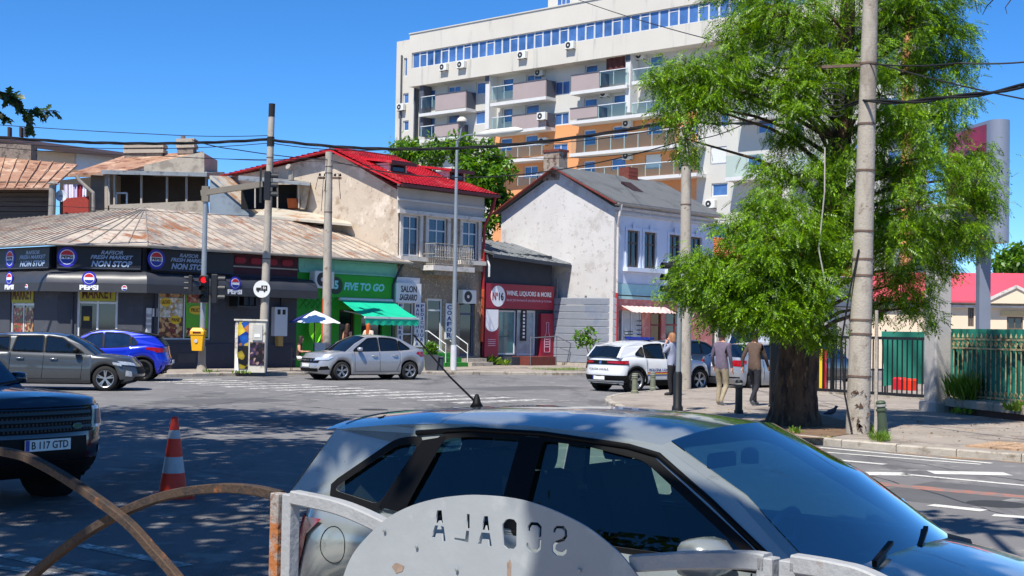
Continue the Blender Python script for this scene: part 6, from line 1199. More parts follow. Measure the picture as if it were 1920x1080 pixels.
# dark end cap of pole 1, flaked foot and service pipe of pole 4
MB().tube([d1*.955, d1*1.005], .116, 12).build('tarred_top', M('tar_black',(30,28,28),.9), p1_); MB().tube([d1*.845, d1*.88], .135, 12).build('clamp', M('tar_black',(30,28,28),.9), p1_)
mb = MB()
for k in range(26):
    a = random.uniform(-2.4,-.4); z = random.uniform(.02,.75); c_ = Vector((.2*math.cos(a), .2*math.sin(a), z)); mb.add([c_+Vector((random.uniform(-.05,.05), -.012, random.uniform(-.06,.06))) for _ in range(5)], [(0,1,2),(2,3,4)])
mb.build('flaked_render', M('dark_rust_concrete',(84,62,48),.95,var=.3,scale=12), p4_)
MB().tube([(.3,-.05,0),(.3,-.05,.8),(.3,-.04,2.15)], .03, 8).build('service_pipe', cpole, p4_); MB().tube([(-.15,-.2,.05),(-.27,-.15,.7),(-.32,-.1,1.6),(-.2,-.1,2.4),(-.05,-.16,3.2)], .018, 6).build('hanging_cable', cable, p4_)
MB().tube([(-.6,.1,5.0),(-.62,.0,4.2),(-.7,.05,3.2),(-.55,0,2.4)], .012, 5).build('hanging_wire', M('pale_wire',(170,166,158),.6), p4_)
for k in range(5): f = .69+.012*k; q = d4*f; MB().tube([q+Vector((-.6+.2*math.cos(t), .1*math.sin(t), .12*math.sin(t))) for t in np.linspace(0, 6.28, 14)], .009, 5).build('coiled_cable', cable, p4_)
MB().bar(d4*.79, d4*.79+Vector((-.8,.1,-.03)), .05, .05).build('bracket', band, p4_)
for k in range(8): a = random.uniform(0,6.28); q = d2*random.uniform(.8,.9); MB().tube([q, q+Vector((.4*math.cos(a),-.1,.1)), q+Vector((.5*math.cos(a),-.1,-.9*random.random()))], .012, 4).build('loose_wire', cable, p2_)
MB().box(-.45, .45, -.06, .06, d2.z*.875, d2.z*.885).build('insulator_arm', band, p2_)
for x in (-.4,-.2,.2,.4): MB().lathe([(.03,0),(.05,.04),(.03,.1),(0,.12)], 8, (x,0,d2.z*.888)).build('insulator', M('tar_black',(30,28,28),.9), p2_)
# pigeon on pole, pigeon on ground
def pigeon(label, loc, rz):
    p = thing('pigeon', label, 'pigeon', Fr(loc, rz), 'pigeons'); mb = MB(); st = [(-.17,.06,.012),(-.1,.07,.03),(-.03,.09,.055),(.05,.11,.06),(.1,.14,.045),(.12,.18,.03),(.14,.205,.03),(.165,.2,.018),(.19,.195,.004)]
    mb.tube([(x,0,z) for x,z,r_ in st], [r_ for x,z,r_ in st], 10); mb.build('body', M('pigeon_grey',(64,66,76),.8,var=.3,scale=20), p, smooth=True)
    for s_ in (-1,1): MB().tube([(.02,s_*.02,.06),(.03,s_*.02,.005)], .005, 4).build('leg', M('pigeon_leg',(150,80,80),.8), p)
pigeon('dark pigeon perched on top of the concrete pole', b2+d2+Vector((.12,0,.02)), R(150)); pigeon('pigeon on the pavement at the right foot of the tree', G(1557,781,.12), R(20))
# lamp post
lb_ = G(850,694,.12); lp = thing('lamp_post', 'slim pale steel street lamp in front of the salon', 'street lamp', Fr(lb_, 0)); tp_ = P(857,262,lb_.y)-lb_
MB().tube([Vector((0,0,0)), tp_*.35, tp_], [.1,.085,.055], 14).build('post', galv, lp, smooth=50); MB().tube([(0,0,0),(0,0,1.0)], .125, 14).build('base_sleeve', M('lamp_base_white',(206,208,214),.5), lp, smooth=50)
a = P(862,258,lb_.y)-lb_; h_ = P(866,236,lb_.y)-lb_; MB().tube([tp_, a, h_], .03, 8).build('lantern_stem', galv, lp)
MB().lathe([(.09,-.02),(.13,.08),(.2,.16)], 16, h_).build('lantern_neck', M('lamp_grey',(110,112,114),.5), lp); MB().lathe([(.2,.161),(.21,.2),(.17,.3),(.08,.36),(0,.37)], 16, h_).build('lantern_dome', M('lamp_dome',(206,198,184),.4), lp, smooth=40)
a2 = [tp_*.985, P(862,260,lb_.y)-lb_, P(872,254,lb_.y-.4)-lb_, P(893,252,lb_.y-1)-lb_]; MB().tube(a2, .028, 8).build('arm', galv, lp)
q0, q1 = P(893,253,lb_.y-1)-lb_, P(980,243,lb_.y-3)-lb_; mb = MB(); mb.tube([q0, q0.lerp(q1,.3), q0.lerp(q1,.85), q1], [.06,.15,.14,.04], 10); mb.build('lamp_head', M('lamp_head_white',(210,208,198),.5), lp, smooth=True)
# traffic signal on the market corner
sb = G(378,697,.12); ts = thing('traffic_signal', 'traffic signal mast with long grey arm and two lamp heads by the market', 'traffic light', Fr(sb, 0)); st_ = P(386,352,sb.y)-sb
MB().tube([Vector((0,0,0)), st_*.5, st_], [.105,.095,.08], 14).build('mast', galv, ts, smooth=50); MB().tube([(0,0,0),(0,0,.25),(0,0,.9)], [.22,.14,.13], 12).build('mast_foot', M('foot_concrete',(150,142,130),.9,var=.2), ts, smooth=50)
ae = P(494,345,sb.y-.6)-sb; MB().bar(st_*.97+Vector((-.15,0,0)), ae, .14, .2).build('arm', M('arm_grey_brown',(118,110,98),.6,var=.1), ts); MB().box(st_.x-.12, st_.x+.12, -.12, .12, st_.z-.5, st_.z+.05).build('arm_bracket', M('arm_grey_brown',(118,110,98),.6), ts)
housing = M('signal_housing_black', (28,30,34), .5, var=.1)
def signal_head(parent, c, ang, sc=1.0, lit=None):
    m_ = WM[parent.name] @ Matrix.Translation(c) @ Matrix.Rotation(ang, 4, 'Z') @ Matrix.Scale(sc, 4); o = MB().rbox(-.15, .15, -.1, .12, -.48, .48, .03).build('signal_head', housing, parent, m_)
    for k, (z, cc) in enumerate(((.31,(170,20,24)),(0,(120,90,20)),(-.31,(16,80,50)))):
        on = lit == k; MB().lathe([(0,-.125),(.06,-.122),(.11,-.105)], 16, (0,0,z), 'y').build('lens', M('lens_%d_%s'%(k,on), cc if on else tuple(v*.35 for v in cc), .3, var=.1, emit=1.6 if on else 0), o, m_)
        MB().grid(lambda u, v: (.125*math.cos(R(-20)+R(220)*u), -.1-.24*v, z+.125*math.sin(R(-20)+R(220)*u)), 12, 2).build('visor', housing, o, m_, smooth=True)
    return o
c_ = P(385,542,sb.y)-sb; signal_head(ts, c_+Vector((.02,-.28,.0)), R(0), 1.0, 0); signal_head(ts, c_+Vector((.36,-.1,.02)), R(95), 1.05); signal_head(ts, c_+Vector((-.52,-.05,.18)), R(-85), .62)
MB().tube([c_+Vector((-.55,0,.3)), c_+Vector((.4,0,.3))], .02, 6).build('head_bracket', housing, ts); c2_ = P(502,348,sb.y-.6)-sb; signal_head(ts, c2_, R(100), 1.05); MB().box(c2_.x-.28, c2_.x-.22, c2_.y-.05, c2_.y+.05, c2_.z-.6, c2_.z+.6).build('back_bar', housing, ts)
# right signal pole
sb2 = G(1270,772,.12); s2_ = thing('traffic_signal', 'slender grey signal pole with black foot beside the woman on the phone', 'traffic light', Fr(sb2, 0)); st2 = P(1277,492,sb2.y)-sb2
MB().tube([Vector((0,0,0)), st2], [.06,.05], 12).build('mast', galv, s2_, smooth=50); MB().lathe([(.12,0),(.12,.1),(.095,.14),(.095,.8),(.075,.86)], 14).build('mast_foot', blk, s2_, smooth=40); signal_head(s2_, P(1258,514,sb2.y)-sb2+Vector((.05,.0,-.1)), R(-70), .8)
# bollards
def bollard(label, px, py, h_, mt, tilt=0):
    g_ = G(px, py, .12); p = thing('bollard', label, 'bollard', Matrix.Translation(g_) @ Matrix.Rotation(tilt, 4, 'Y'), 'pavement bollards')
    MB().lathe([(.1,0),(.1,.06),(.08,.08),(.075,h_*.72),(.09,h_*.74),(.09,h_*.78),(.07,h_*.8),(.07,h_*.84)], 14).build('post', mt, p, smooth=40); MB().lathe([(.085,h_*.842),(.09,h_*.87),(.085,h_*.9)], 14).build('band', M('bollard_band',(150,152,146),.6,var=.2), p, smooth=40); MB().lathe([(.075,h_*.902),(.085,h_*.94),(.06,h_*.985),(0,h_)], 14).build('cap', mt, p, smooth=40)
olv = M('green_bollard_paint', (62,76,58), .6, var=.15, scale=6)
bollard('worn green bollard just behind the police car rear wheel', 1190, 737, .55, M('faded_green_grey',(112,116,96),.7,var=.2,scale=6)); bollard('worn green bollard beside the police car door', 1224, 731, .52, M('faded_green_grey',(112,116,96),.7)); bollard('black bollard between the two walking men', 1385, 775, .72, blk); bollard('leaning dark green bollard right of the thick pole', 1658, 826, .66, olv, R(-6))
# yellow bin on the signal mast
yb0 = P(371,635,sb.y-.28); yw = M('bin_yellow', (230,170,14), .5, var=.06); bn = thing('litter_bin', 'yellow litter bin with dark red lid opening on the signal mast', 'litter bin', Fr((yb0.x, yb0.y, yb0.z-.42), 0))
MB().add([(sx*w_, sy*d_-.0, z) for z, w_, d_ in ((0,.17,.14),(.55,.22,.18)) for sx, sy in ((-1,-1),(1,-1),(1,1),(-1,1))], [(3,2,1,0),(0,1,5,4),(1,2,6,5),(2,3,7,6),(3,0,4,7)]).build('tub', yw, bn); MB().add([(sx*w_, sy*d_, z) for z, w_, d_ in ((.56,.24,.2),(.68,.24,.2),(.8,.16,.14)) for sx, sy in ((-1,-1),(1,-1),(1,1),(-1,1))], [(3,2,1,0),(8,9,10,11)]+[(a*4+k, a*4+(k+1)%4, a*4+4+(k+1)%4, a*4+4+k) for a in (0,1) for k in range(4)]).build('lid', yw, bn)
MB().box(-.14, .14, -.205, -.2, .6, .67).build('opening', M('bin_dark_red',(90,24,18),.7), bn); disc(MB(), -.03, .34, .06, .07, -.185, 10).build('sticker', M('pale_sticker',(190,190,200),.5), bn)
# cabinet with torn posters
cb = G(468,699,.12); FCb = Fr(cb, R(8)); cab = thing('utility_cabinet', 'pale utility cabinet plastered with torn posters beside the concrete pole', 'cabinet', FCb); cbm = M('cabinet_cream', (206,200,186), .7, var=.1, scale=3, spots=((140,128,112), .3, 3))
MB().rbox(-.52, .55, -.25, .3, .02, 1.82, .03).build('box', cbm, cab); MB().box(-.56, .59, -.29, .34, 1.823, 1.88).build('lid', cbm, cab); MB().box(.08, .42, -.285, -.253, 1.15, 1.7).build('meter_door', M('meter_grey',(190,188,180),.6), cab); MB().box(.15, .35, -.296, -.286, 1.25, 1.36).build('notice', white, cab)
MB().box(-.42, -.06, -.27, -.253, .95, 1.78).build('poster', food('poster_blue',[(20,60,150),(30,90,180),(16,40,100),(200,120,60),(24,50,120),(230,200,60)],4), cab); MB().box(-.42, -.06, -.275, -.253, .15, .94).build('poster', food('poster_dark',[(20,20,26),(40,36,34),(24,28,40),(170,150,40),(30,24,24),(16,16,20)],5), cab); MB().box(.0, .5, -.27, -.253, .28, 1.08).build('poster', food('poster_crowd',[(60,40,50),(120,90,90),(30,26,36),(180,150,140),(70,50,90),(40,36,40)],9), cab)
MB().add([(-.5,-.26,.1),(-.36,-.32,.05),(-.4,-.3,.5),(-.47,-.27,.7)], [(0,1,2,3)]).build('torn_paper', white, cab)
# round loading sign on pole 1
rs = thing('round_sign', 'round white sign with a small black lorry picture on the concrete pole', 'sign', Fr((P(491,542,b1.y-.22).x, b1.y-.22, P(491,542,b1.y-.22).z), 0)); disc(MB(), 0, 0, .3, .31, -.02, 28, 0).build('plate', M('sign_white',(214,216,214),.5,var=.05), rs)
mb = MB(); mb.box(-.02, .2, -.026, -.021, -.06, .13); mb.box(-.2, -.03, -.026, -.021, -.06, .05); disc(mb, -.13, -.08, .035, .035, -.028, 10); disc(mb, .1, -.08, .035, .035, -.028, 10); mb.build('lorry_symbol', ink, rs); text('5', .04, .1, .0, .09, -.027, white, rs, None, .02); text('t', .11, .15, .0, .09, -.027, white, rs, None, .02)
# meter box on the shop wall
x, z = FM.y(523, 604, -.1); mbx = thing('meter_box', 'white electric meter box on the dark grey wall left of the parasol', 'meter box', FM); MB().rbox(x-.32, x+.32, -.25, -.003, z-.55, z+.6, .02).build('box', upvc, mbx, FM); MB().box(x-.2, x-.05, -.256, -.2505, z+.3, z+.5).box(x+.05, x+.2, -.256, -.2505, z+.3, z+.5).build('meter_window', ink, mbx, FM); MB().box(x-.1, x+.15, -.2, -.003, z-.95, z-.56).build('lower_box', M('ochre_box',(170,140,80),.8), mbx, FM); MB().tube([(x+.1,-.05,z+.6),(x+.15,-.05,z+1.3)], .03, 6).build('conduit', ink, mbx, FM)
x, z = FM.y(457, 560, -.3); sh = thing('wall_speaker_rack', 'dark metal rack under the awning on the market wall', 'rack', FM); mb = MB()
for k in range(4): mb.box(x-.45+.28*k, x-.4+.28*k, -.55, -.003, z-.3, z+.3)
mb.box(x-.5, x+.55, -.6, -.55, z-.35, z-.28); mb.box(x-.5, x+.55, -.6, -.55, z+.25, z+.32); mb.box(x-.1,x+.35,-.5,-.1,z-.25,z+.24); mb.build('frame', housing, sh, FM)
# parasol, cafe table, chairs
pg = P(588, 690, 51.2); pg.z = .12; pr_ = thing('parasol', 'small parasol half white half navy over the coffee tables', 'parasol', Fr(pg, 0)); hub = 2.25; zr_ = 1.82; nv_ = M('navy_canvas', (26,36,100), .8, var=.1); wc = M('white_canvas', (222,224,232), .8, var=.04)
for k in range(8):
    a0, a1 = 2*math.pi*k/8+.2, 2*math.pi*(k+1)/8+.2; am = (a0+a1)/2; nav = math.cos(am-R(140)) > .1
    MB().grid(lambda u, v: ((.95*v)*math.cos(a0+(a1-a0)*u), (.95*v)*math.sin(a0+(a1-a0)*u), hub-(hub-zr_)*v**1.15-.04*v*math.sin(u*math.pi)), 4, 6).build('canopy_panel', nv_ if nav else wc, pr_, smooth=True)
    MB().tube([(0,0,hub-.03),(.93*math.cos(a0),.93*math.sin(a0),zr_-.01)], .008, 4).build('rib', galv, pr_)
MB().tube([(0,0,0),(0,0,hub+.08)], .022, 8).build('pole', ink, pr_); MB().lathe([(.25,0),(.25,.06),(.05,.1)], 14).build('base', ink, pr_)
tbk = M('dark_table', (40,34,32), .5, var=.15)
def table(label, g_):
    t_ = thing('cafe_table', label, 'table', Fr(g_, 0), 'coffee shop tables'); MB().lathe([(0,.7),(.34,.7),(.35,.715),(.34,.73),(0,.73)], 20).build('table_top', tbk, t_); MB().tube([(0,0,.02),(0,0,.699)], .03, 8).build('leg', tbk, t_); MB().lathe([(.22,0),(.2,.02),(.04,.04)], 14).build('foot', tbk, t_)
table('round dark coffee table under the parasol', Vector((P(583,690,50.6).x, 50.6, .12)))
def chair(label, g_, rz):
    t_ = thing('cafe_chair', label, 'chair', Fr(g_, rz), 'coffee shop chairs'); MB().box(-.2, .2, -.2, .2, .44, .46).build('seat', tbk, t_)
    for x in (-.19,.19): MB().tube([(x,-.19,0),(x,-.17,.439)], .012, 5).build('leg', ink, t_); MB().tube([(x,.24,0),(x,.19,.439),(x,.22,.86)], .012, 5).build('leg', ink, t_)
    for z in (.62,.74,.84): MB().box(-.19, .19, .2, .215, z-.025, z+.025).build('back_slat', tbk, t_)
chg = Vector((P(558,690,50.6).x, 50.6, .12)); chair('folding chair the seated woman in white trousers sits on', chg, R(90)); chair('empty folding chair at the coffee table, right of the parasol pole', Vector((P(600,690,50.9).x, 50.9, .12)), R(-90))
# lime-green banner and white A-board by the pole
bg_ = thing('lime_banner', 'lime green fabric banner hanging behind the parasol', 'banner', FM); x, z = FM.y(592, 622, -.3); MB().grid(lambda u, v: (x-.35+.75*u*(1-.35*v), -.35+.06*math.sin(u*8+v*3), z+.45-.95*v*(.6+.4*math.sin(u*2.6))), 12, 10).build('fabric', M('lime_fabric',(126,226,20),.7,var=.1), bg_, FM, smooth=True); MB().tube([(x-.4,-.33,z+.46),(x+.5,-.33,z+.46)], .015, 6).build('rod', ink, bg_, FM)
abd = thing('a_board', 'white folding pavement board behind the concrete pole', 'board', Fr((P(599,690,51.9).x, 51.9, .12), R(5)))
for s_ in (-1, 1): MB().prism([(-.28,s_*.25,0),(.28,s_*.25,0),(.2,0,1.05),(-.2,0,1.05)], (0,s_*.02,0)).build('panel', upvc, abd)
op = thing('orange_conduit', 'orange plastic conduit running up the left of the shop pole', 'pipe'); a = P(603,690,b2.y-.1); a.z = .12; e = P(606,560,b2.y-.1); MB().tube([a, e], .035, 8).build('pipe', M('orange_pipe',(190,74,36),.6), op)
# pots by the salon
def pot(label, g_, r_, h_, mt, grp): t_ = thing('planter', label, 'planter', Fr(g_, R(10)), grp); MB().add([(sx*w_, sy*w_, z) for z, w_ in ((0,r_*.75),(h_,r_)) for sx, sy in ((-1,-1),(1,-1),(1,1),(-1,1))], [(3,2,1,0),(0,1,5,4),(1,2,6,5),(2,3,7,6),(3,0,4,7)]).build('pot', mt, t_); MB().box(-r_*.9, r_*.9, -r_*.9, r_*.9, h_-.06, h_-.02).build('soil', M('soil',(50,38,30),.95), t_); return t_
pot1 = pot('tall grey planter with a round green shrub beside the steps', Vector((P(808,690,54.5).x, 54.5, .12)), .27, .62, M('planter_grey',(78,82,88),.7), None)
pot2 = thing('waste_bin', 'dark blue plastic bin right of the grey planter', 'bin', Fr((P(822,690,54.6).x, 54.6, .12), 0)); MB().rbox(-.2, .2, -.2, .2, 0, .5, .03).build('body', M('bin_navy',(40,48,66),.6), pot2); MB().rbox(-.22, .22, -.22, .22, .502, .56, .03).build('lid', M('bin_navy',(40,48,66),.6), pot2)
# traffic cone
cg = G(324,932); cn_ = thing('traffic_cone', 'orange traffic cone with two grey bands standing on the road', 'traffic cone', Fr(cg, R(15))); org = M('cone_orange', (232,52,20), .55, var=.1, scale=5, spots=((170,40,20), .25, 6)); refl = M('cone_reflective', (170,170,172), .35, var=.15, scale=9)
MB().rbox(-.22, .22, -.22, .22, 0, .04, .02).build('base', org, cn_)
zz = [.04,.26,.43,.62,.71,.84]; rz_ = lambda z: .155-.12*(z/.84)
for k, (a, b) in enumerate(zip(zz, zz[1:])):
    if k == 4: pass
    MB().lathe([(rz_(a),a),(rz_(b),b)], 24).build('band' if k in (1,3) else 'cone_shell', refl if k in (1,3) else org, cn_, smooth=50) if k < 4 else MB().lathe([(rz_(a),a),(rz_(b),b),(.02,b+.01),(0,b+.01)], 24).build('cone_tip', org, cn_, smooth=50)
# red and yellow barrier boards behind the gate
rbx = thing('barrier_board', 'blue, yellow and red striped board seen between trunk and gate bars', 'board', Fr(G(1538,738,.1), R(-10)))
for k, mt in enumerate((lblue, yell, lred)): MB().box(-.16+.11*k, -.055+.11*k, -.03, .03, .05, 1.3).build('stripe', mt, rbx)
rbb = thing('red_barrier', 'low red plastic barrier block behind the gate bars', 'barrier', Fr(FG.m @ Vector((FG.y(1697,715,1.0)[0], 1.0, .3)), FG.a))
MB().rbox(-.35, -.02, -.15, .15, 0, .35, .05).build('block', lred, rbb); MB().rbox(.02, .35, -.15, .15, 0, .33, .05).build('block', org, rbb)
# ================================================================== WIRES
def wire(label, pts, r_, sag=.25, n=14, twist=0):
    out = []
    for a, b in zip(pts, pts[1:]):
        for k in range(n): t = k/n; q = a.lerp(b, t); q = q-Vector((0,0,sag*4*t*(1-t))); out.append(q)
    out.append(pts[-1]); mb = MB()
    if twist:
        for ph in range(twist): mb.tube([q+Vector((0, r_*1.2*math.cos(i*.9+ph*2.1), r_*1.2*math.sin(i*.9+ph*2.1))) for i, q in enumerate(out)], r_, 5)
    else: mb.tube(out, r_, 5)
    return tag(mb.build('overhead_cable', cable), label, 'cable', 'overhead cables')
y1, y2, y3, y4 = b1.y, b2.y, b3.y, b4.y
wire('thick twisted cable bundle from the left edge to the tall concrete pole', [P(-150,242,46), P(507,261,y1)], .028, .3, 26, 3)
wire('thick twisted cable bundle running from the tall pole across the red roof to the tree', [P(507,262,y1), P(1286,222,y3)], .028, .6, 30, 3)
wire('black cable bundle between the pole left of the tree and the thick pole', [P(1286,224,y3), P(1614,190,y4)], .022, .25, 20, 2)
wire('black cable bundle from the thick pole out to the right edge', [P(1614,190,y4), P(2000,142,y4-5)], .022, .12, 16, 2)
wire('thin cable sloping down the sky from the top edge to the thick pole', [P(1060,-10,70), P(1430,98,40), P(1620,104,y4)], .018, .15)
wire('thin upper cable on the left, sloping towards the tall pole', [P(-150,222,50), P(300,252,49), P(505,254,y1)], .014, .05)
wire('thin cable from the left bundle down to the coffee shop pole', [P(360,262,48), P(440,280,49), P(618,300,y2)], .018, .05)
wire('lower thin cable from the coffee shop pole past the lamp post to the tree', [P(618,300,y2), P(1286,262,y3)], .02, .9, 24)
wire('pale thin cable left of the coffee shop pole', [P(385,296,60), P(615,302,y2)], .012, .05)
wire('cable from tree pole to thick pole, drooping through the leaves', [P(1286,262,y3), P(1450,200,32), P(1614,120,y4)], .014, .2)
wire('thin cable from thick pole rising gently to the right edge', [P(1620,118,y4), P(1800,118,y4-2), P(2000,106,y4-3)], .014, .05)
wire('thin cable from thick pole falling to the right edge', [P(1622,112,y4), P(2000,200,y4-2)], .014, .06)
wire('loose black cable hanging across the white gable to the wine shop', [FRr.m @ Vector((x1+.2,-.2,3.5)), FW.m @ Vector((.12,-.15,3.5))], .03, .9)
wire('thin cable from the left edge to the coffee shop pole, above the loggia', [P(-80,268,50), P(300,292,50), P(617,296,y2)], .014, .1)
wire('second thin cable just under the thick bundle on the left', [P(-150,250,46), P(507,268,y1)], .014, .35, 26)
wire('second thin cable under the bundle from tall pole to lamp post', [P(507,268,y1), P(862,262,lb_.y), P(1286,232,y3)], .016, .35, 20)
wire('thin cable from the coffee shop pole to the lamp post top', [P(618,304,y2), P(860,285,lb_.y), P(1286,275,y3)], .012, .3, 20)
wire('thin pale cable low over the market roof', [P(-50,375,52), P(240,392,54), P(500,405,y1)], .01, .05)
# ================================================================== RAILING IN THE FOREGROUND
FB = Fr(Wab(3.3, 0), ANG_V)          # x grows to the right along the kerb, y away from us
rustb = M('rusty_railing', (74,58,46), .75, metal=.2, var=.25, scale=9, bump=.4, bscale=60, spots=[((138,86,48), .26, 7), ((54,46,42), .38, 12)]); rustp = M('rusty_pale_railing', (150,144,138), .7, var=.12, scale=7, bump=.3, bscale=60, spots=[((164,100,50), .42, 8), ((110,64,36), .3, 16)])
greyp = M('grey_railing_paint', (152,154,156), .6, var=.07, scale=6, bump=.25, bscale=40, spots=[((150,150,150), .32, 5), ((140,112,92), .2, 11)])
def fb(px, py, y=0): q = FB.y(px, py, y); return Vector((q[0], y, q[1]))
def bend(pts, wd, mt, nm, parent, n=18):
    """flat bar swept through points of the railing plane (Catmull-Rom)."""
    P_ = [pts[0]]+pts+[pts[-1]]; out = []
    for i in range(1, len(P_)-2):
        for k in range(n): t = k/n; a, b, c_, d_ = P_[i-1:i+3]; out.append(.5*((2*b)+(c_-a)*t+(2*a-5*b+4*c_-d_)*t*t+(3*b-a-3*c_+d_)*t**3))
    out.append(pts[-1]); mb = MB(); vs = []; nn = len(out)
    for i, p in enumerate(out):
        t = (out[min(i+1,nn-1)]-out[max(i-1,0)]).normalized(); nrm = Vector((-t.z,0,t.x)); h2 = wd/2; e = .2*h2
        for a, b in ((-h2+e,-h2),(h2-e,-h2),(h2,-h2+e),(h2,h2-e),(h2-e,h2),(-h2+e,h2),(-h2,h2-e),(-h2,-h2+e)): vs.append(p+nrm*a+Vector((0,b,0)))
    mb.add(vs, [(i*8+k, i*8+(k+1)%8, i*8+8+(k+1)%8, i*8+8+k) for i in range(nn-1) for k in range(8)]+[tuple(range(7,-1,-1)), tuple(range((nn-1)*8, nn*8))]); return mb.build(nm, mt, parent, FB, smooth=30)
rl = thing('rusty_arch_railing', 'rust-brown railing panel of two crossing arches at lower left', 'railing', FB)
bend([fb(-160,838), fb(0,846), fb(90,877), fb(222,966), fb(290,1035), fb(345,1100), fb(400,1190)], .039, rustb, 'arch', rl)
bend([fb(-60,1190,.051), fb(60,1080,.051), fb(140,1015,.051), fb(222,965,.051), fb(310,930,.051), fb(400,916,.051), fb(470,918,.051), fb(527,930,.051)], .039, rustb, 'arch', rl)
def post(px, py, wd, mt, parent, y=0, nm='post', zlo=.1):
    q = fb(px, py, y); mb = MB(); h2 = wd/2; e = h2*.15; mb.rbox(q.x-h2, q.x+h2, y-h2, y+h2, zlo, q.z, e); return mb.build(nm, mt, parent, FB)
post(523, 924, .048, rustp, rl); 
pn = thing('school_sign_railing', 'grey railing panel with round plate whose cut-out letters read backwards', 'railing', FB)
post(546, 926, .05, greyp, pn, 0)
bend([fb(553,932), fb(640,952), fb(715,984), fb(760,1010)], .05, greyp, 'top_bar', pn); bend([fb(1190,1056), fb(1300,1050), fb(1400,1050), fb(1440,1055)], .05, greyp, 'top_bar', pn); post(1441, 1044, .05, greyp, pn, 0)
MB().box(fb(546,1000).x, fb(1441,1000).x, -.02, .02, .3, .34).build('bottom_rail', greyp, pn, FB)
np_ = thing('next_railing_panel', 'grey railing panel beginning at the lower right corner', 'railing', FB); post(1483, 1050, .05, greyp, np_, 0); bend([fb(1490,1056), fb(1570,1070), fb(1640,1092), fb(1800,1180)], .05, greyp, 'top_bar', np_)
# round plate with letters cut through
def crp(cx, cy): return fb(480+cx/3, 740+cy/3, -.035)
cu = bpy.data.curves.new('plate', 'CURVE'); cu.dimensions = '2D'; cu.fill_mode = 'BOTH'; cu.extrude = .003
def spl(pts):
    s_ = cu.splines.new('POLY'); s_.points.add(len(pts)-1)
    for q, p in zip(s_.points, pts): q.co = (p.x, p.z, 0, 1)
    s_.use_cyclic_u = True
tops = [crp(495,1020), crp(530,930), crp(590,840), crp(720,710), crp(850,635), crp(1000,588), crp(1150,567), crp(1270,565), crp(1420,578), crp(1560,608), crp(1700,660), crp(1850,735), crp(1960,815), crp(2060,905), crp(2150,1020)]
cc = crp(1310,1080); rad = sum((t-cc).length for t in tops)/len(tops)
cx0 = cc.x; outl = []
P2 = [tops[0]]+tops+[tops[-1]]
for i in range(1, len(P2)-2):
    for k in range(6): t = k/6; a, b, c_, d_ = P2[i-1:i+3]; outl.append(.5*((2*b)+(c_-a)*t+(2*a-5*b+4*c_-d_)*t*t+(3*b-a-3*c_+d_)*t**3))
outl.append(tops[-1]); lowz = .42
outl += [Vector((tops[-1].x+.03, 0, .75)), Vector((tops[-1].x-.12, 0, .5)), Vector((cx0+.1, 0, lowz)), Vector((cx0-.15, 0, lowz)), Vector((tops[0].x+.12, 0, .5)), Vector((tops[0].x-.02, 0, .75))]
spl(outl)
def L_(*pts): spl([crp(*p) for p in pts])
L_((1022,650),(1048,650),(1054,718),(1044,728),(1040,708),(1032,708),(1024,722),(1012,722)); L_((1010,735),(1028,735),(1022,757),(1048,757),(1044,738),(1060,742),(1070,822),(1052,825),(1049,782),(1017,780),(1010,805),(991,800))
L_((1190,670),(1205,672),(1205,752),(1188,752)); L_((1186,764),(1202,766),(1198,832),(1118,815),(1120,803),(1180,812))
L_((1286,683),(1308,683),(1316,762),(1302,764),(1296,735),(1288,762),(1272,760)); L_((1272,774),(1318,778),(1330,852),(1312,852),(1308,815),(1276,812),(1270,842),(1250,838))
L_((1410,702),(1430,697),(1455,702),(1470,722),(1468,850),(1452,868),(1415,866),(1392,845),(1390,728))
L_((1548,716),(1590,718),(1610,742),(1608,800),(1594,800),(1594,752),(1580,736),(1556,734),(1546,750),(1544,768),(1530,766),(1532,738)); L_((1594,812),(1608,814),(1604,872),(1582,890),(1545,884),(1524,862),(1526,832),(1542,834),(1542,856),(1556,868),(1580,870),(1592,858))
L_((1690,738),(1735,738),(1752,762),(1754,798),(1738,822),(1706,832),(1690,846),(1686,866),(1700,880),(1722,886),(1736,874),(1736,868),(1752,872),(1748,892),(1728,908),(1690,904),(1668,882),(1668,846),(1684,824),(1724,808),(1736,792),(1734,766),(1722,754),(1696,752),(1688,764),(1688,776),(1674,774),(1674,756))
co = bpy.data.objects.new('t', cu); col.objects.link(co); bpy.context.view_layer.update(); me = bpy.data.meshes.new_from_object(co.evaluated_get(bpy.context.evaluated_depsgraph_get())); bpy.data.objects.remove(co)
arr = np.empty(len(me.vertices)*3); me.vertices.foreach_get('co', arr); arr = arr.reshape(-1,3); arr = arr[:, [0,2,1]]; arr[:,1] -= .035; me.vertices.foreach_set('co', arr.ravel()); me.flip_normals(); me.update()
platep = M('grey_sign_plate', (152,157,160), .55, var=.05, scale=5, bump=.07, bscale=25, spots=[((168,171,173), .3, 2.5), ((118,110,102), .1, 16)]); me.materials.clear(); me.materials.append(platep); po = link('sign_plate', me, pn, FB)
for q in ((733,762),(914,852),(1140,982),(1828,986)):
    c_ = crp(*q); MB().lathe([(.007,-.006),(.006,-.009),(0,-.011)], 8, c_+Vector((0,-.003,0)), 'y').build('rivet', galv, po, FB)
for q, s_ in (((805,975),(.035,.02)), ((1428,985),(.012,.035))):
    c_ = crp(*q); mb = MB(); pts = [(c_.x+s_[0]*math.cos(t)*random.uniform(.6,1.1), -.0395, c_.z+s_[1]*math.sin(t)*random.uniform(.6,1.1)) for t in np.linspace(0,6.28,11)[:-1]]; mb.prism(pts, (0,.001,0)); mb.build('paint_chip', M('chipped_primer',(146,126,112),.9,var=.3,scale=30), po, FB)
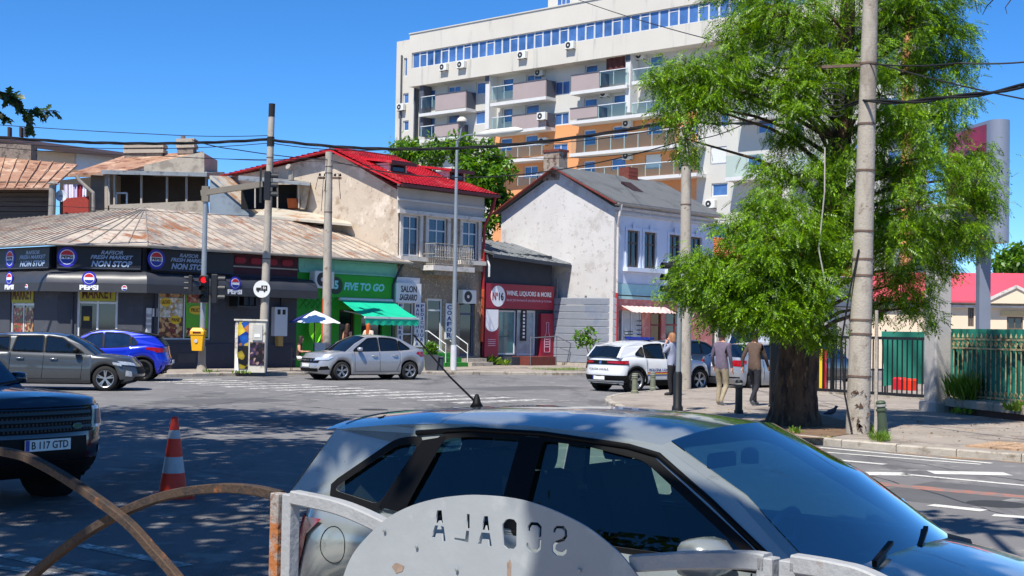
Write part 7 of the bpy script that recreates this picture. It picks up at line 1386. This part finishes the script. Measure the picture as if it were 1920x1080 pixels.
# ================================================================== PEOPLE
skinm = M('skin', (206,150,122), .6, var=.08, scale=12, spec=.3)
STD = dict(pelvis=((0,0,.95),.135), spine=((0,0,1.13),.125), chest=((0,0,1.33),.145), neck=((.0,0,1.49),.055), head0=((.015,0,1.575),.08), head1=((.015,0,1.665),.093), head2=((.005,0,1.725),.06), nose=((.1,0,1.615),.02),
    shL=((0,.165,1.42),.068), elL=((-.02,.24,1.14),.047), wrL=((.03,.25,.9),.033), haL=((.05,.25,.82),.036), shR=((0,-.165,1.42),.068), elR=((-.02,-.24,1.14),.047), wrR=((.03,-.25,.9),.033), haR=((.05,-.25,.82),.036),
    hiL=((0,.09,.88),.1), knL=((.02,.1,.5),.066), anL=((-.02,.1,.1),.047), toL=((.17,.11,.05),.05), hiR=((0,-.09,.88),.1), knR=((.02,-.1,.5),.066), anR=((-.02,-.1,.1),.047), toR=((.17,-.11,.05),.05))
BONES = [('pelvis','spine','top'),('spine','chest','top'),('chest','neck','top'),('neck','head0','skin'),('head0','head1','skin'),('head1','head2','skin'),('head0','nose','skin')]
for s_ in 'LR': BONES += [('chest','sh'+s_,'top'),('sh'+s_,'el'+s_,'sleeve'),('el'+s_,'wr'+s_,'fore'),('wr'+s_,'ha'+s_,'skin'),('pelvis','hi'+s_,'leg'),('hi'+s_,'kn'+s_,'leg'),('kn'+s_,'an'+s_,'leg'),('an'+s_,'to'+s_,'shoe')]
def person(label, loc, facing, cols, pose={}, hair=(40,30,26), hairlen=.12, scale=1.0, bag=None, slim=1.0, cap=None):
    """facing: compass heading. cols: top, sleeve, fore, leg, shoe colours (None = skin)."""
    J = {k: (Vector(v[0]), v[1]) for k, v in STD.items()}
    for k, v in pose.items(): J[k] = (Vector(v), J[k][1])
    loc = Vector(loc)-Vector((0,0,.035)); m_ = Matrix.Translation(loc) @ Matrix.Rotation(R(90-facing), 4, 'Z') @ Matrix.Scale(scale, 4)
    root = thing('person', label, 'person', m_); names = list(J); me = bpy.data.meshes.new('p'); me.from_pydata([J[n][0] for n in names], [(names.index(a), names.index(b)) for a, b, _ in BONES], [])
    o = bpy.data.objects.new('p', me); col.objects.link(o); md = o.modifiers.new('s', 'SKIN'); md.use_smooth_shade = True
    for i, n in enumerate(names):
        sv = me.skin_vertices[0].data[i]; r_ = J[n][1]*(slim if n in ('pelvis','spine','chest','hiL','hiR','knL','knR') else 1); sv.radius = (r_, r_*(1.18 if n in ('chest','pelvis','spine') else 1)) if False else (r_, r_); sv.use_root = (n == 'pelvis')
    sb_ = o.modifiers.new('d', 'SUBSURF'); sb_.levels = 2; sb_.render_levels = 2
    bpy.context.view_layer.update(); bme = bpy.data.meshes.new_from_object(o.evaluated_get(bpy.context.evaluated_depsgraph_get())); bpy.data.objects.remove(o)
    key = ['skin','top','sleeve','fore','leg','shoe']; bme.materials.clear()
    for k in key: c_ = cols.get(k); bme.materials.append(skinm if c_ is None else M('cloth_%s_%d_%d_%d' % ((k,)+c_), c_, .9, var=.14, scale=14, bump=.5, bscale=22))
    cen = np.array([f.center for f in bme.polygons]); best = np.full(len(cen), 1e9); idx = np.zeros(len(cen), int)
    for a, b, lab in BONES:
        A_, B_ = np.array(J[a][0]), np.array(J[b][0]); d = B_-A_; t = np.clip(((cen-A_)@d)/(d@d), 0, 1); dist = np.linalg.norm(cen-(A_+t[:,None]*d), axis=1)-.6*(J[a][1]*(1-t)+J[b][1]*t); w_ = dist < best; best[w_] = dist[w_]; idx[w_] = key.index(lab)
    pz = J['pelvis'][0].z; sit = J['knL'][0].z > pz-.2; tl = (idx == 1) | (idx == 4); near_ = np.hypot(cen[:,0]-J['pelvis'][0].x, cen[:,1]-J['pelvis'][0].y) < .3
    idx[tl & near_ & (cen[:,2] >= pz+(.07 if sit else -.07))] = 1; idx[tl & (cen[:,2] < pz+(.07 if sit else -.07))] = 4
    bme.polygons.foreach_set('material_index', idx.astype('int32')); bme.polygons.foreach_set('use_smooth', [True]*len(bme.polygons))
    bm = bmesh.new(); bm.from_mesh(bme); mb = MB()
    for s_ in 'LR':                                              # five bent fingers per hand
        w0, h0 = J['wr'+s_][0], J['ha'+s_][0]; d = (h0-w0).normalized(); side = d.cross(Vector((0,1,0))).normalized(); nrm = d.cross(side)
        for k, (off, ln) in enumerate(((-.024,.062),(-.009,.074),(.008,.07),(.023,.055))):
            a = h0+side*off+d*.01; b = a+d*ln*.5+nrm*.006; c_ = b+d*ln*.35+nrm*.022; mb.tube([a, b, c_], [.009,.008,.006], 6)
        a = w0.lerp(h0,.5)+side*-.025; mb.tube([a, a+d*.03-side*.028, a+d*.06-side*.03+nrm*.015], [.011,.009,.007], 6)
    vs = [bm.verts.new(v) for v in mb.v]
    for f in mb.f:
        fc = bm.faces.new([vs[i] for i in f]); fc.material_index = 0; fc.smooth = True
    bm.to_mesh(bme); bm.free(); link('body', bme, root, m_)
    if hair:
        hm = M('hair_%d_%d_%d' % hair, hair, .65, var=.35, scale=25, stretch=(1,1,.2)); h1 = J['head1'][0]; hb = MB()
        def hf(u, v):
            a = u*2*math.pi; front = max(0, math.cos(a))**.7; ph = v*math.pi*.62*(1-.5*front); rr = .106*math.sin(min(ph, math.pi/2)); drop = hairlen*(1-front)*max(0, v-.55)/.45; w_ = 1+.03*math.sin(a*9+v*5)
            return h1+Vector((-.012+rr*math.cos(a)*1.05, rr*math.sin(a)*.92*w_, .112*math.cos(ph)+.0-drop))
        hb.grid(hf, 24, 12); hb.build('hair', hm, root, m_, smooth=True)
    if bag: bag(root, m_)
    return root
W1 = dict(hiL=(0.0,.09,.88), knL=(.17,.1,.5), anL=(.2,.1,.1), toL=(.36,.11,.06), knR=(-.05,-.1,.48), anR=(-.33,-.1,.16), toR=(-.2,-.11,.06), elL=(-.12,.24,1.15), wrL=(-.12,.26,.92), haL=(-.1,.26,.84), elR=(.08,-.24,1.15), wrR=(.2,-.24,.95), haR=(.26,-.23,.89))
W2 = dict(knL=(.1,.1,.5), anL=(.02,.1,.09), toL=(.18,.11,.045), knR=(.06,-.1,.48), anR=(-.2,-.1,.13), toR=(-.07,-.11,.045), wrL=(.08,.25,.92), haL=(.12,.25,.85))
person('man in purple-grey jacket and beige trousers walking away under the tree', G(1352,759,.12), 38, dict(top=(104,94,112), sleeve=(86,78,96), fore=(80,74,90), leg=(150,138,116), shoe=(150,156,160)), W2, (26,22,20), .03, 1.02)  # sleeves: shading put in as a darker tone of the jacket
person('man in brown jacket and dark jeans walking away beside the tree trunk', G(1414,760,.12), 40, dict(top=(96,78,68), sleeve=(76,62,56), fore=(70,58,52), leg=(30,32,42), shoe=(120,126,134)), W1, (26,22,20), .03, 1.02)  # one jacket colour, sleeves darkened to imitate shading
person('woman in blue-grey jacket holding a phone to her ear beside the signal pole', G(1259,741,.12), 300, dict(top=(140,146,166), sleeve=(140,146,166), fore=(136,142,162), leg=(24,24,28), shoe=(40,40,44)), dict(elL=(.16,.22,1.2), wrL=(.14,.13,1.47), haL=(.1,.1,1.56), wrR=(.12,-.2,1.0), haR=(.17,-.18,.95)), (150,104,72), .1, .97,
    bag=lambda r_, m_: (MB().rbox(-.06,.06,-.36,-.24,.85,1.1,.03).build('handbag', M('bag_tan',(170,120,90),.6), r_, m_), MB().tube([(0,-.3,1.1),(-.02,-.2,1.46),(0,-.26,1.1)], .01, 5).build('bag_strap', M('bag_tan',(170,120,90),.6), r_, m_)))
gc = P(650, 690, 55.6); person('woman with long brown hair and dark top standing at the shop door', Vector((gc.x, 55.6, .27)), 40, dict(top=(70,36,36), sleeve=None, fore=None, leg=(40,40,52), shoe=(40,40,40)), {}, (74,48,36), .26, .95, slim=.85)
gc = P(689, 690, 55.2); person('red-haired woman in a pale top standing under the turquoise awning', Vector((gc.x, 55.2, .27)), 20, dict(top=(214,190,170), sleeve=(214,196,180), fore=None, leg=(60,60,80), shoe=(60,50,50)), {}, (176,84,30), .3, .96, slim=.85)
SIT = dict(pelvis=(0,0,.55), spine=(.02,0,.75), chest=(.05,0,.95), neck=(.08,0,1.11), head0=(.11,0,1.195), head1=(.12,0,1.285), head2=(.11,0,1.345), nose=(.2,0,1.235), shL=(.06,.15,1.03), shR=(.06,-.15,1.03), elL=(.1,.2,.8), elR=(.1,-.2,.8), wrL=(.34,.16,.78), wrR=(.34,-.16,.78), haL=(.42,.13,.79), haR=(.42,-.13,.79), hiL=(.05,.09,.53), hiR=(.05,-.09,.53), knL=(.46,.1,.55), knR=(.47,-.1,.55), anL=(.44,.1,.12), anR=(.5,-.1,.12), toL=(.6,.11,.045), toR=(.66,-.11,.045))
person('seated dark-haired woman in white trousers at the coffee table', chg+Vector((0,0,.0)), 92, dict(top=(60,40,40), sleeve=None, fore=None, leg=(226,222,224), shoe=(200,190,180)), SIT, (40,26,22), .3, .97, slim=.85)
# ================================================================== TREES AND PLANTS
bark = M('dark_bark', (88,68,52), .95, var=.45, scale=9, bump=1.0, bscale=16, stretch=(1,1,.22), spots=[((48,38,32), .4, 7, (1,1,.25)), ((128,104,80), .25, 9, (1,1,.3))]); twigm = M('twig_bark', (60,48,40), .9, var=.2, scale=10)
acacia = leaf_mat('acacia_leaf', (14,66,4), (138,182,18), .35); broad = leaf_mat('broad_leaf', (44,86,22), (110,156,44), .35); oakl = leaf_mat('oak_leaf', (34,56,22), (62,90,34), .25); weed = leaf_mat('weed_leaf', (70,110,30), (140,170,60), .3)  # acacia: the dark leaf tone stands in for shade inside the crown
def scatter(cen, dirs, size, tv, tf, roll=None):
    """one mesh from N copies of a leaf template (x along the leaf, y across, z normal)."""
    cen = np.asarray(cen, float); d = np.asarray(dirs, float); d /= np.linalg.norm(d, axis=1)[:,None]+1e-9; N = len(cen)
    upv = rng.normal(size=(N,3))*.45+np.array([0,0,1.0]); s_ = np.cross(upv, d); s_ /= np.linalg.norm(s_, axis=1)[:,None]+1e-9; n_ = np.cross(d, s_)
    size = np.asarray(size).reshape(-1,1,1) if np.ndim(size) else size
    tv = np.asarray(tv, float); V_ = cen[:,None,:]+size*(tv[None,:,0:1]*d[:,None,:]+tv[None,:,1:2]*s_[:,None,:]+tv[None,:,2:3]*n_[:,None,:]); k = len(tv)
    F_ = (np.asarray(tf)[None]+(np.arange(N)*k)[:,None,None]).reshape(-1, len(tf[0])); return V_.reshape(-1,3), F_
def leaf_object(name, VF, mt, parent, fr=None, off=None):
    V_ = np.concatenate([v for v, f in VF]); n = 0; Fs = []
    for v, f in VF: Fs.append(f+n); n += len(v)
    F_ = np.concatenate(Fs); me = bpy.data.meshes.new(name); q = F_.shape[1]
    if off is not None: V_ = V_-np.array(off)
    me.vertices.add(len(V_)); me.vertices.foreach_set('co', V_.ravel()); me.loops.add(F_.size); me.loops.foreach_set('vertex_index', F_.ravel().astype('int32')); me.polygons.add(len(F_)); me.polygons.foreach_set('loop_start', np.arange(0, F_.size, q, dtype='int32')); me.materials.append(mt); me.update(calc_edges=True)
    return link(name, me, parent, fr)
# templates
def pinnate(pairs=6, L=1.0, lw=.085, ll=.25):
    tv, tf = [], []
    for k in range(pairs):
        x = .18+.78*k/pairs; z = -.15*(x**2)
        for s_ in (-1, 1):
            b = len(tv); a = (x, s_*.015, z); tip = (x+ll*.42, s_*ll*.86, z-.04-.05*x); mid = ((a[0]+tip[0])/2, (a[1]+tip[1])/2, (a[2]+tip[2])/2+.01); ox = lw*.5
            tv += [a, (mid[0]-ox*.9, mid[1]+s_*ox*.4, mid[2]), tip, (mid[0]+ox*.9, mid[1]-s_*ox*.4, mid[2])]; tf.append((b,b+1,b+2,b+3) if s_ > 0 else (b,b+3,b+2,b+1))
    b = len(tv); tv += [(.92,0,-.2),(1.05,.05,-.26),(1.22,0,-.34),(1.05,-.05,-.26)]; tf.append((b,b+1,b+2,b+3)); b = len(tv); tv += [(0,-.008,0),(.5,-.006,-.05),(1,0,-.22),(.5,.006,-.05)]; tf.append((b,b+1,b+2,b+3)); return tv, tf
LEAF = ([(0,0,0),(.35,.26,.03),(1,0,-.08),(.35,-.26,.03)], [(0,1,2,3)])
PIN = pinnate()
def unit(n): v = rng.normal(size=(n,3)); return v/np.linalg.norm(v, axis=1)[:,None]
def branch(mb, pts, r0_, r1_, n=8): m_ = len(pts); mb.tube(pts, [r0_+(r1_-r0_)*k/(m_-1) for k in range(m_)], n)
# ---- the big acacia on the corner
tb_ = G(1487, 797, .12); YT = tb_.y; tr = thing('acacia_tree', 'big feathery acacia with thick dark trunk on the pavement corner', 'tree', Fr(tb_, 0)); off = tb_
def T(px, py, dy=0): return P(px, py, YT+dy)-tb_
mb = MB(); path = [T(1487,800), T(1488,770), T(1490,720), T(1496,650), T(1512,560,.1), T(1538,470,.2), T(1560,360,.3), T(1578,240,.4), T(1586,100,.5), T(1592,-60,.5)]
rs_ = [.49,.42,.375,.35,.32,.28,.23,.19,.15,.11]; vs = []; nn = 56; sub = 4; pp_, rr_ = [], []
for i in range(len(path)-1):
    for k in range(sub): t = k/sub; pp_.append(path[i].lerp(path[i+1], t)); rr_.append(rs_[i]*(1-t)+rs_[i+1]*t)
pp_.append(path[-1]); rr_.append(rs_[-1])
for i, (p, r_) in enumerate(zip(pp_, rr_)):
    fl = max(0, 1-i/5)
    for k in range(nn): a = 2*math.pi*k/nn; rr = r_*(1+.06*math.sin(5*a+.25*i)+.035*math.sin(13*a-i*.2)+.045*abs(math.sin(19*a+i*.31+math.sin(i*.9)))+max(0,1-i/8)*.12*math.sin(4*a+1)+random.uniform(-.022,.022)); vs.append(p+Vector((rr*math.cos(a), rr*math.sin(a), 0)))
mb.add(vs, [(i*nn+k, i*nn+(k+1)%nn, (i+1)*nn+(k+1)%nn, (i+1)*nn+k) for i in range(len(pp_)-1) for k in range(nn)]); mb.build('trunk', bark, tr, smooth=True)
blobs = [  # px, py, depth offset, rx px, ry px, twigs
 (1300,135,-.6,62,45,46),(1375,120,-.4,58,45,42),(1260,185,-.9,34,45,18),(1320,200,-.8,45,45,26),(1420,165,-.2,48,50,30),(1225,150,-.8,18,40,6),(1285,260,-.8,22,50,12),(1480,35,-.5,80,55,60),(1560,50,.6,70,55,40),(1430,15,.2,45,40,22),(1690,40,.3,80,70,70),(1770,60,.5,48,60,40),(1715,120,.6,55,55,40),(1800,120,.4,24,50,14),
 (1500,200,-1.0,52,50,32),(1470,260,.3,45,40,20),(1780,180,.2,36,50,20),(1690,215,-.5,40,40,20),(1750,290,-.6,50,50,30),(1810,350,.2,42,55,30),(1830,290,.6,26,40,12),(1720,380,-.7,48,50,30),(1790,430,.0,45,45,28),(1665,330,.6,34,40,14),(1690,450,-.7,55,45,36),(1850,380,.3,20,35,10),
 (1450,385,-1.0,55,38,36),(1395,425,-1.1,48,38,34),(1500,430,-1.3,55,50,46),(1330,500,-1.2,58,40,44),(1420,510,-1.5,75,48,66),(1520,530,-1.5,50,55,50),(1285,545,-.9,30,32,18),(1370,580,-1.2,50,36,38),(1470,590,-1.5,62,42,52),(1455,320,-.4,40,30,18),(1535,330,-.9,36,45,20),(1625,480,.4,34,50,18),(1690,530,.2,48,42,28),(1725,575,.3,34,30,16),(1655,570,.5,30,34,14),(1755,490,.4,34,36,18),(1400,-40,0,120,45,40),(1620,-50,.3,180,55,60),(1560,230,1.4,70,70,24),(1480,470,.9,80,60,34),(1730,200,1.6,70,80,26),(1540,620,-1.2,30,24,14),(1600,400,.9,40,60,14),
 (1610,120,-.6,60,60,34),(1650,180,-.4,50,50,26),(1540,130,-.8,55,60,34),(1560,400,-1.0,45,50,26),(1590,300,-.5,40,55,20),(1640,260,.2,45,50,22),(1700,320,.3,50,50,26),(1760,230,.4,50,50,28),(1640,400,.1,45,50,24),(1740,440,.4,50,45,26),(1830,440,.2,35,40,18),(1835,330,.1,28,50,16),(1450,450,-1.6,60,40,40),(1560,480,-1.3,45,45,34),(1350,540,-1.3,55,35,36),(1420,580,-1.6,60,36,40),(1400,60,-.2,60,40,28),(1740,0,.2,80,40,36),(1480,130,-.7,50,50,30),(1340,160,-.9,50,40,26)]
cen, dr = [], []; tw = MB(); px2m = YT/F
for (bx, by, dy, rx, ry, n) in blobs:
    c0 = np.array(P(bx, by, YT+dy)); u_ = unit(n); rad = rng.random(n)**.42; R3 = np.array([rx*px2m, (rx+ry)*.5*px2m*.95, ry*px2m]); tws = c0+u_*rad[:,None]*R3
    near = min(pp_[12:], key=lambda q: abs((tb_+q).z-(c0[2]-1.0))); p0 = near; pe = Vector(c0)-tb_; md = p0.lerp(pe, .5)+Vector((0,0,.25)); b_ = MB(); branch(tw, [p0, p0.lerp(md,.6)+Vector((0,0,.1)), md, md.lerp(pe,.6), pe], .05, .012, 6)
    for tq in tws:
        o_ = (tq-c0); e = Vector(tq)-tb_
        if rng.random() < .45: branch(tw, [pe, pe.lerp(e,.5)+Vector((0,0,.08)), e], .014, .005, 4)
        m_ = rng.integers(11, 19); base = np.array([o_[0]*.6, o_[1]*.6, -.15]); base = base/(np.linalg.norm(base)+1e-6)
        st_ = tq+rng.normal(size=(m_,3))*np.array([.15,.15,.06]); dd = base*.9+rng.normal(size=(m_,3))*np.array([.8,.8,.45])+np.array([0,0,-.1]); cen.append(st_); dr.append(dd)
cen = np.concatenate(cen); dr = np.concatenate(dr); print('acacia fronds', len(cen))
leaf_object('crown', [scatter(cen, dr, rng.uniform(.17,.3,len(cen)), *PIN)], acacia, tr, None, tb_); tw.build('limbs', bark, tr)
# weeds and litter at the trunk foot
# ---- generic broadleaf tree
def tree(label, name, base, crown, nleaf, lsize, mt, group=None, trunk_r=.3, keep=None, clump=60, sep=.75):
    root = thing(name, label, 'tree', Fr(base, 0), group); mb = MB(); base = Vector(base); cs = []; 
    top = Vector(np.mean([c_[0] for c_ in crown], axis=0)); pts = [Vector((0,0,-.1)), (top-base)*.35+Vector((.1,0,.2)), (top-base)*.7, (top-base)]; branch(mb, pts, trunk_r, trunk_r*.25, 10)
    tot = sum(np.prod(c_[1])**(2/3) for c_ in crown)
    for c_, r_ in crown:
        k = max(6, int(clump*(np.prod(r_)**(2/3))/tot)); u_ = unit(k); cc_ = np.array(c_)+u_*(rng.random(k)**.4)[:,None]*np.array(r_); cs.append(cc_); ce = Vector(c_)-base; branch(mb, [pts[2], pts[2].lerp(ce,.5)+Vector((0,0,.3)), ce], trunk_r*.4, trunk_r*.12, 6)
        for q in cc_[:max(3,k//2)]: e = Vector(q)-base; branch(mb, [ce, ce.lerp(e,.5)+Vector((0,0,.15)), e], trunk_r*.1, .01, 4)
    mb.build('trunk', bark, root); cs = np.concatenate(cs); per = nleaf//len(cs); rc = np.mean([np.mean(r_) for _, r_ in crown])*sep*.5
    ce = np.repeat(cs, per, axis=0)+rng.normal(size=(len(cs)*per,3))*rc*np.array([.55,.55,.4]); dd = rng.normal(size=(len(ce),3))+np.array([0,0,-.35])
    if keep is not None: k_ = np.array([keep(p) for p in ce]); ce, dd = ce[k_], dd[k_]
    leaf_object('crown', [scatter(ce, dd, rng.uniform(.7,1.3,len(ce))*lsize, *LEAF)], mt, root, None, base); return root
def pb3(px, py, Y, r_, ry=None): return (tuple(P(px, py, Y)), (r_, r_, ry or r_))
tree('leafy green tree between the red roof and the white gable', 'broadleaf_tree', (P(905,690,73).x, 73, .05), [pb3(790,285,74,1.5,.8),pb3(850,285,74,1.4,.9),pb3(900,300,73.5,1.4,1.1),pb3(925,340,73,1.3,1.1),pb3(900,370,73,1.2,1.2),pb3(915,420,72.8,.9,1.2),pb3(880,335,74,1.2,1),pb3(935,380,73,.8,.9),pb3(910,470,72.6,.7,.9),pb3(760,285,75,.8,.6)], 9000, .3, broad, trunk_r=.22, clump=150, sep=.8)
tree('far green trees at the right edge above the pink roof', 'broadleaf_tree', (P(1915,640,95).x, 95, 0), [pb3(1905,490,95,1.6,1.0),pb3(1930,480,95,2,1.3),pb3(1885,500,95,.9,.6)], 3000, .4, broad, trunk_r=.25, clump=60)
tree('slim young tree with drooping leaves in front of the metal fence', 'sapling', G(1099,690,.1), [pb3(1085,628,57.2,.3,.28),pb3(1107,622,57.2,.3,.22),pb3(1095,640,57.2,.4,.25),pb3(1112,640,57.2,.22,.15)], 260, .2, broad, trunk_r=.03, clump=30, sep=.7)
# ---- street trees on our own pavement: seen only by their shade, reflections and a few twigs
def hidden(p):
    d = Vector(p)-Vector((0,0,H)); f_ = d.dot(fwd)
    if f_ < .2: return True
    x = 960+F*d.dot(CR)/f_; y = 540-F*d.dot(CU)/f_; return not (-70 < x < 1990 and -70 < y < 1150)
tree('tall street tree on the near pavement, left of the frame', 'street_tree', Wab(2.0,24.5,.1), [((-12.5,19.5,10.6),(4.2,4.4,2.2)),((-9.2,21.0,11.4),(3.2,2.6,2.2)),((-15,16,11),(4,4,2.5)),((-10,15.5,11.2),(3.6,3.2,2.4)),((-6.6,19.6,11.2),(2.4,2.6,1.6)),((-17.5,20,11),(3,3.5,2.5))], 15000, .34, oakl, 'street trees behind the camera', keep=hidden, clump=300, sep=.55)
tree('spreading street tree on the near pavement, just left of the camera', 'street_tree', Wab(2.0,12.5,.1), [((-7.6,9.5,9.6),(3.8,3.6,2.2)),((-4.4,10.5,9.8),(2.6,2.8,1.8)),((-6,13.5,10.4),(3,2.6,2)),((-9.5,12.5,10),(2.6,2.6,2)),((-4.8,6.2,8.6),(2.8,2.4,1.8)),((-2.4,8.0,8.6),(1.6,1.8,1.2))], 15000, .34, oakl, 'street trees behind the camera', keep=hidden, clump=280, sep=.55)
tree('street tree on the near pavement behind the camera to the right', 'street_tree', Wab(1.2,-6,.1), [((4.5,-1.5,8.5),(3.5,3,2.2)),((2.2,8.6,8.9),(1.6,.9,.6)),((-1.05,1.75,6.4),(.3,.3,.2)),((-3.3,3.3,7.2),(1.7,1.3,.8)),((-2.4,3.9,7.0),(.7,.7,.4)),((-.75,3.3,6.8),(.3,.25,.15)),((-.3,1.9,6.6),(.25,.25,.15)),((-1.0,1.2,6.3),(.35,.3,.2)),((.1,2.6,6.7),(.3,.3,.2)),((-.4,3.6,6.9),(.35,.25,.2)),((-1.5,2.9,6.9),(.4,.3,.2))], 6500, .26, oakl, 'street trees behind the camera', keep=hidden, clump=330, sep=.42)
for k, (aa_, bb_, lab) in enumerate(((-10,2,'unseen tree added directly behind the camera to block sky light'),(-11,13,'unseen tree added behind the camera to the left to block sky light'),(-11,-9,'unseen tree added behind the camera to the right to block sky light'),(-13,24,'unseen tree added far behind the camera on the left to block sky light'))):  # unseen trees added to block sky light and give dark reflections
    q = Wab(aa_, bb_, 0); tree(lab, 'street_tree', q, [((q.x,q.y,7.5),(3.6,3.6,3)),((q.x+1.5,q.y-1,5),(3,3,2)),((q.x-1.5,q.y+.8,5.5),(3,3,2.2))], 5000, .4, oakl, 'street trees behind the camera', keep=hidden, clump=110, sep=.6)
# ---- oak twig at upper left
OAK = ([(0,0,0),(.12,.05,0),(.22,.2,.01),(.32,.1,.01),(.46,.3,.01),(.56,.14,0),(.72,.3,-.02),(.8,.12,-.03),(1,0,-.07),(.8,-.12,-.03),(.72,-.3,-.02),(.56,-.14,0),(.46,-.3,.01),(.32,-.1,.01),(.22,-.2,.01),(.12,-.05,0)],)
YO = 11.0; ob_ = P(-120, 120, YO); ok = thing('oak_branch', 'dark oak branch with lobed leaves poking in at the upper left', 'branch', Fr(ob_, 0)); mb = MB(); cen, dr = [], []
for pts in ([(-120,120),(-30,160),(20,180),(45,205),(75,208),(105,207)], [(-30,160),(-10,200),(10,220)], [(45,205),(52,225),(56,240)], [(20,180),(10,178),(30,188)], [(-30,160),(0,172),(25,178)]):
    w3 = [P(x, y, YO+random.uniform(-.15,.15)) for x, y in pts]; branch(mb, [q-ob_ for q in w3], .008, .003, 5)
    for a, b in zip(w3[max(0,len(w3)-5):], w3[max(0,len(w3)-5)+1:]):
        for k in range(11): q = a.lerp(b, random.random()); cen.append(q); v = (b-a).normalized(); dr.append(Vector((v.x+random.gauss(0,.5), random.gauss(0,.5), v.z+random.gauss(-.45,.5))))
mb.build('twigs', twigm, ok); n16 = len(OAK[0]); tri = tessellate_polygon([[Vector((x,y,0)) for x,y,z in OAK[0]]]); leaf_object('leaves', [scatter(np.array(cen), np.array(dr), rng.uniform(.075,.12,len(cen)), OAK[0], [tuple(t) for t in tri])], oakl, ok, None, ob_)
tq = thing('bare_twigs', 'thin dark twigs hanging from the top edge at upper right', 'branch', Fr(P(1850,-60,9),0)); mb = MB(); o0 = P(1850,-60,9)
for pts in ([(1850,-60),(1862,0),(1850,12),(1842,28)], [(1890,-60),(1895,0),(1885,14),(1888,26)], [(1825,-60),(1828,0),(1832,22)]): branch(mb, [P(x,y,9)-o0 for x,y in pts], .006, .002, 5)
mb.build('twigs', twigm, tq)
# ---- small plants
BLADE = ([(0,-.03,0),(0,.03,0),(.5,.025,.02),(1,0,-.12)], [(0,1,2,3)])
def tuft(label, g_, n, size, spread, mt=weed, name='weeds', cat='plant', up=1.0, grp=None):
    tpl = BLADE if 'grass' in label else LEAF; n = n*3 if tpl is BLADE else n
    p = thing(name, label, cat, Fr(g_, 0), grp); a = rng.random(n)*6.283; c_ = np.stack([np.cos(a)*spread*rng.random(n), np.sin(a)*spread*rng.random(n)*.8, rng.random(n)*size*.5], 1); d = np.stack([np.cos(a)*.5+rng.normal(size=n)*.3, np.sin(a)*.5, np.full(n, up)], 1); leaf_object('leaves', [scatter(c_, d, rng.uniform(.5,1.1,n)*size, *tpl)], mt, p); MB().tube([(0,0,-.02),(0,0,size*.6)], .01, 5).build('stem', twigm, p)
tuft('bushy weeds growing at the left foot of the wine shop front', G(913,684,.12)+Vector((0,-.3,0)), 150, .38, .45); tuft('small weed by the wine shop plinth', G(948,686,.12), 40, .28, .25)
tuft('grass tuft at the foot of the leaning green bollard', G(1650,829,.12), 60, .16, .16); tuft('grass tuft at the foot of the thick pole pipe', G(1630,812,.12), 60, .14, .16); tuft('tiny weed on the kerb in front of the tree', G(1492,815,.1), 30, .12, .1); tuft('weed in the gutter beside the rear of the kerb right of the tree', G(1548,832,.02), 30, .1, .12)
tuft('tall dry grass growing through the ornate railing', FRl.m @ Vector((1.0,-.1,.42)), 150, .5, .45, up=1.6); tuft('green leafy weed under the plinth of the ornate railing', FRl.m @ Vector((1.25,-.35,.12)), 50, .14, .3); tuft('second leafy weed at the right end of the plinth', FRl.m @ Vector((3.2,-.3,.3)), 60, .2, .25)
tuft('weeds at the foot of the signal mast by the market', G(392,699,.12), 40, .12, .3); tuft('weeds at the foot of the poster cabinet', G(455,701,.12), 40, .14, .35); tuft('grass patch on the pavement before the metal fence', G(1040,695,.12), 160, .12, 1.1); tuft('grass patch by the pavement edge left of the police car', G(1075,694,.12), 90, .12, .6)
rg_ = WM[pot1.name].translation; c_ = unit(520)*(rng.random(520)**.4)[:,None]*np.array([.27,.27,.3])+np.array([0,0,.84]); leaf_object('shrub', [scatter(c_, unit(520)+np.array([0,0,.4]), .12, *LEAF)], broad, pot1)
# earth under the tree, litter
mb = MB(); pts = [G(1400,800,.124), G(1440,782,.124), G(1530,776,.124), G(1590,790,.124), G(1600,812,.124), G(1540,822,.124), G(1450,818,.124)]; mb.poly([(p.x,p.y,.125) for p in pts]); mb.build('bare_earth', M('bare_earth',(112,88,66),.95,var=.3,scale=3,bump=.6,bscale=30), pav_tree)
lt = []; n = 700; gx_ = rng.uniform(3.0, 11, n); a_ = rng.uniform(20.3, 27, n); b_ = rng.uniform(5, 18, n); q = np.array([np.array(Wab(a, b, .128)) for a, b in zip(a_, b_)]); d = rng.normal(size=(n,3)); d[:,2] *= .12; tag(leaf_object('fallen_leaves', [scatter(q, d, rng.uniform(.03,.07,n), *LEAF)], M('dry_leaf',(140,108,62),.9,var=.3,scale=20), None), 'small dry fallen leaves strewn on the pavement under the tree', 'leaves', kind='stuff')
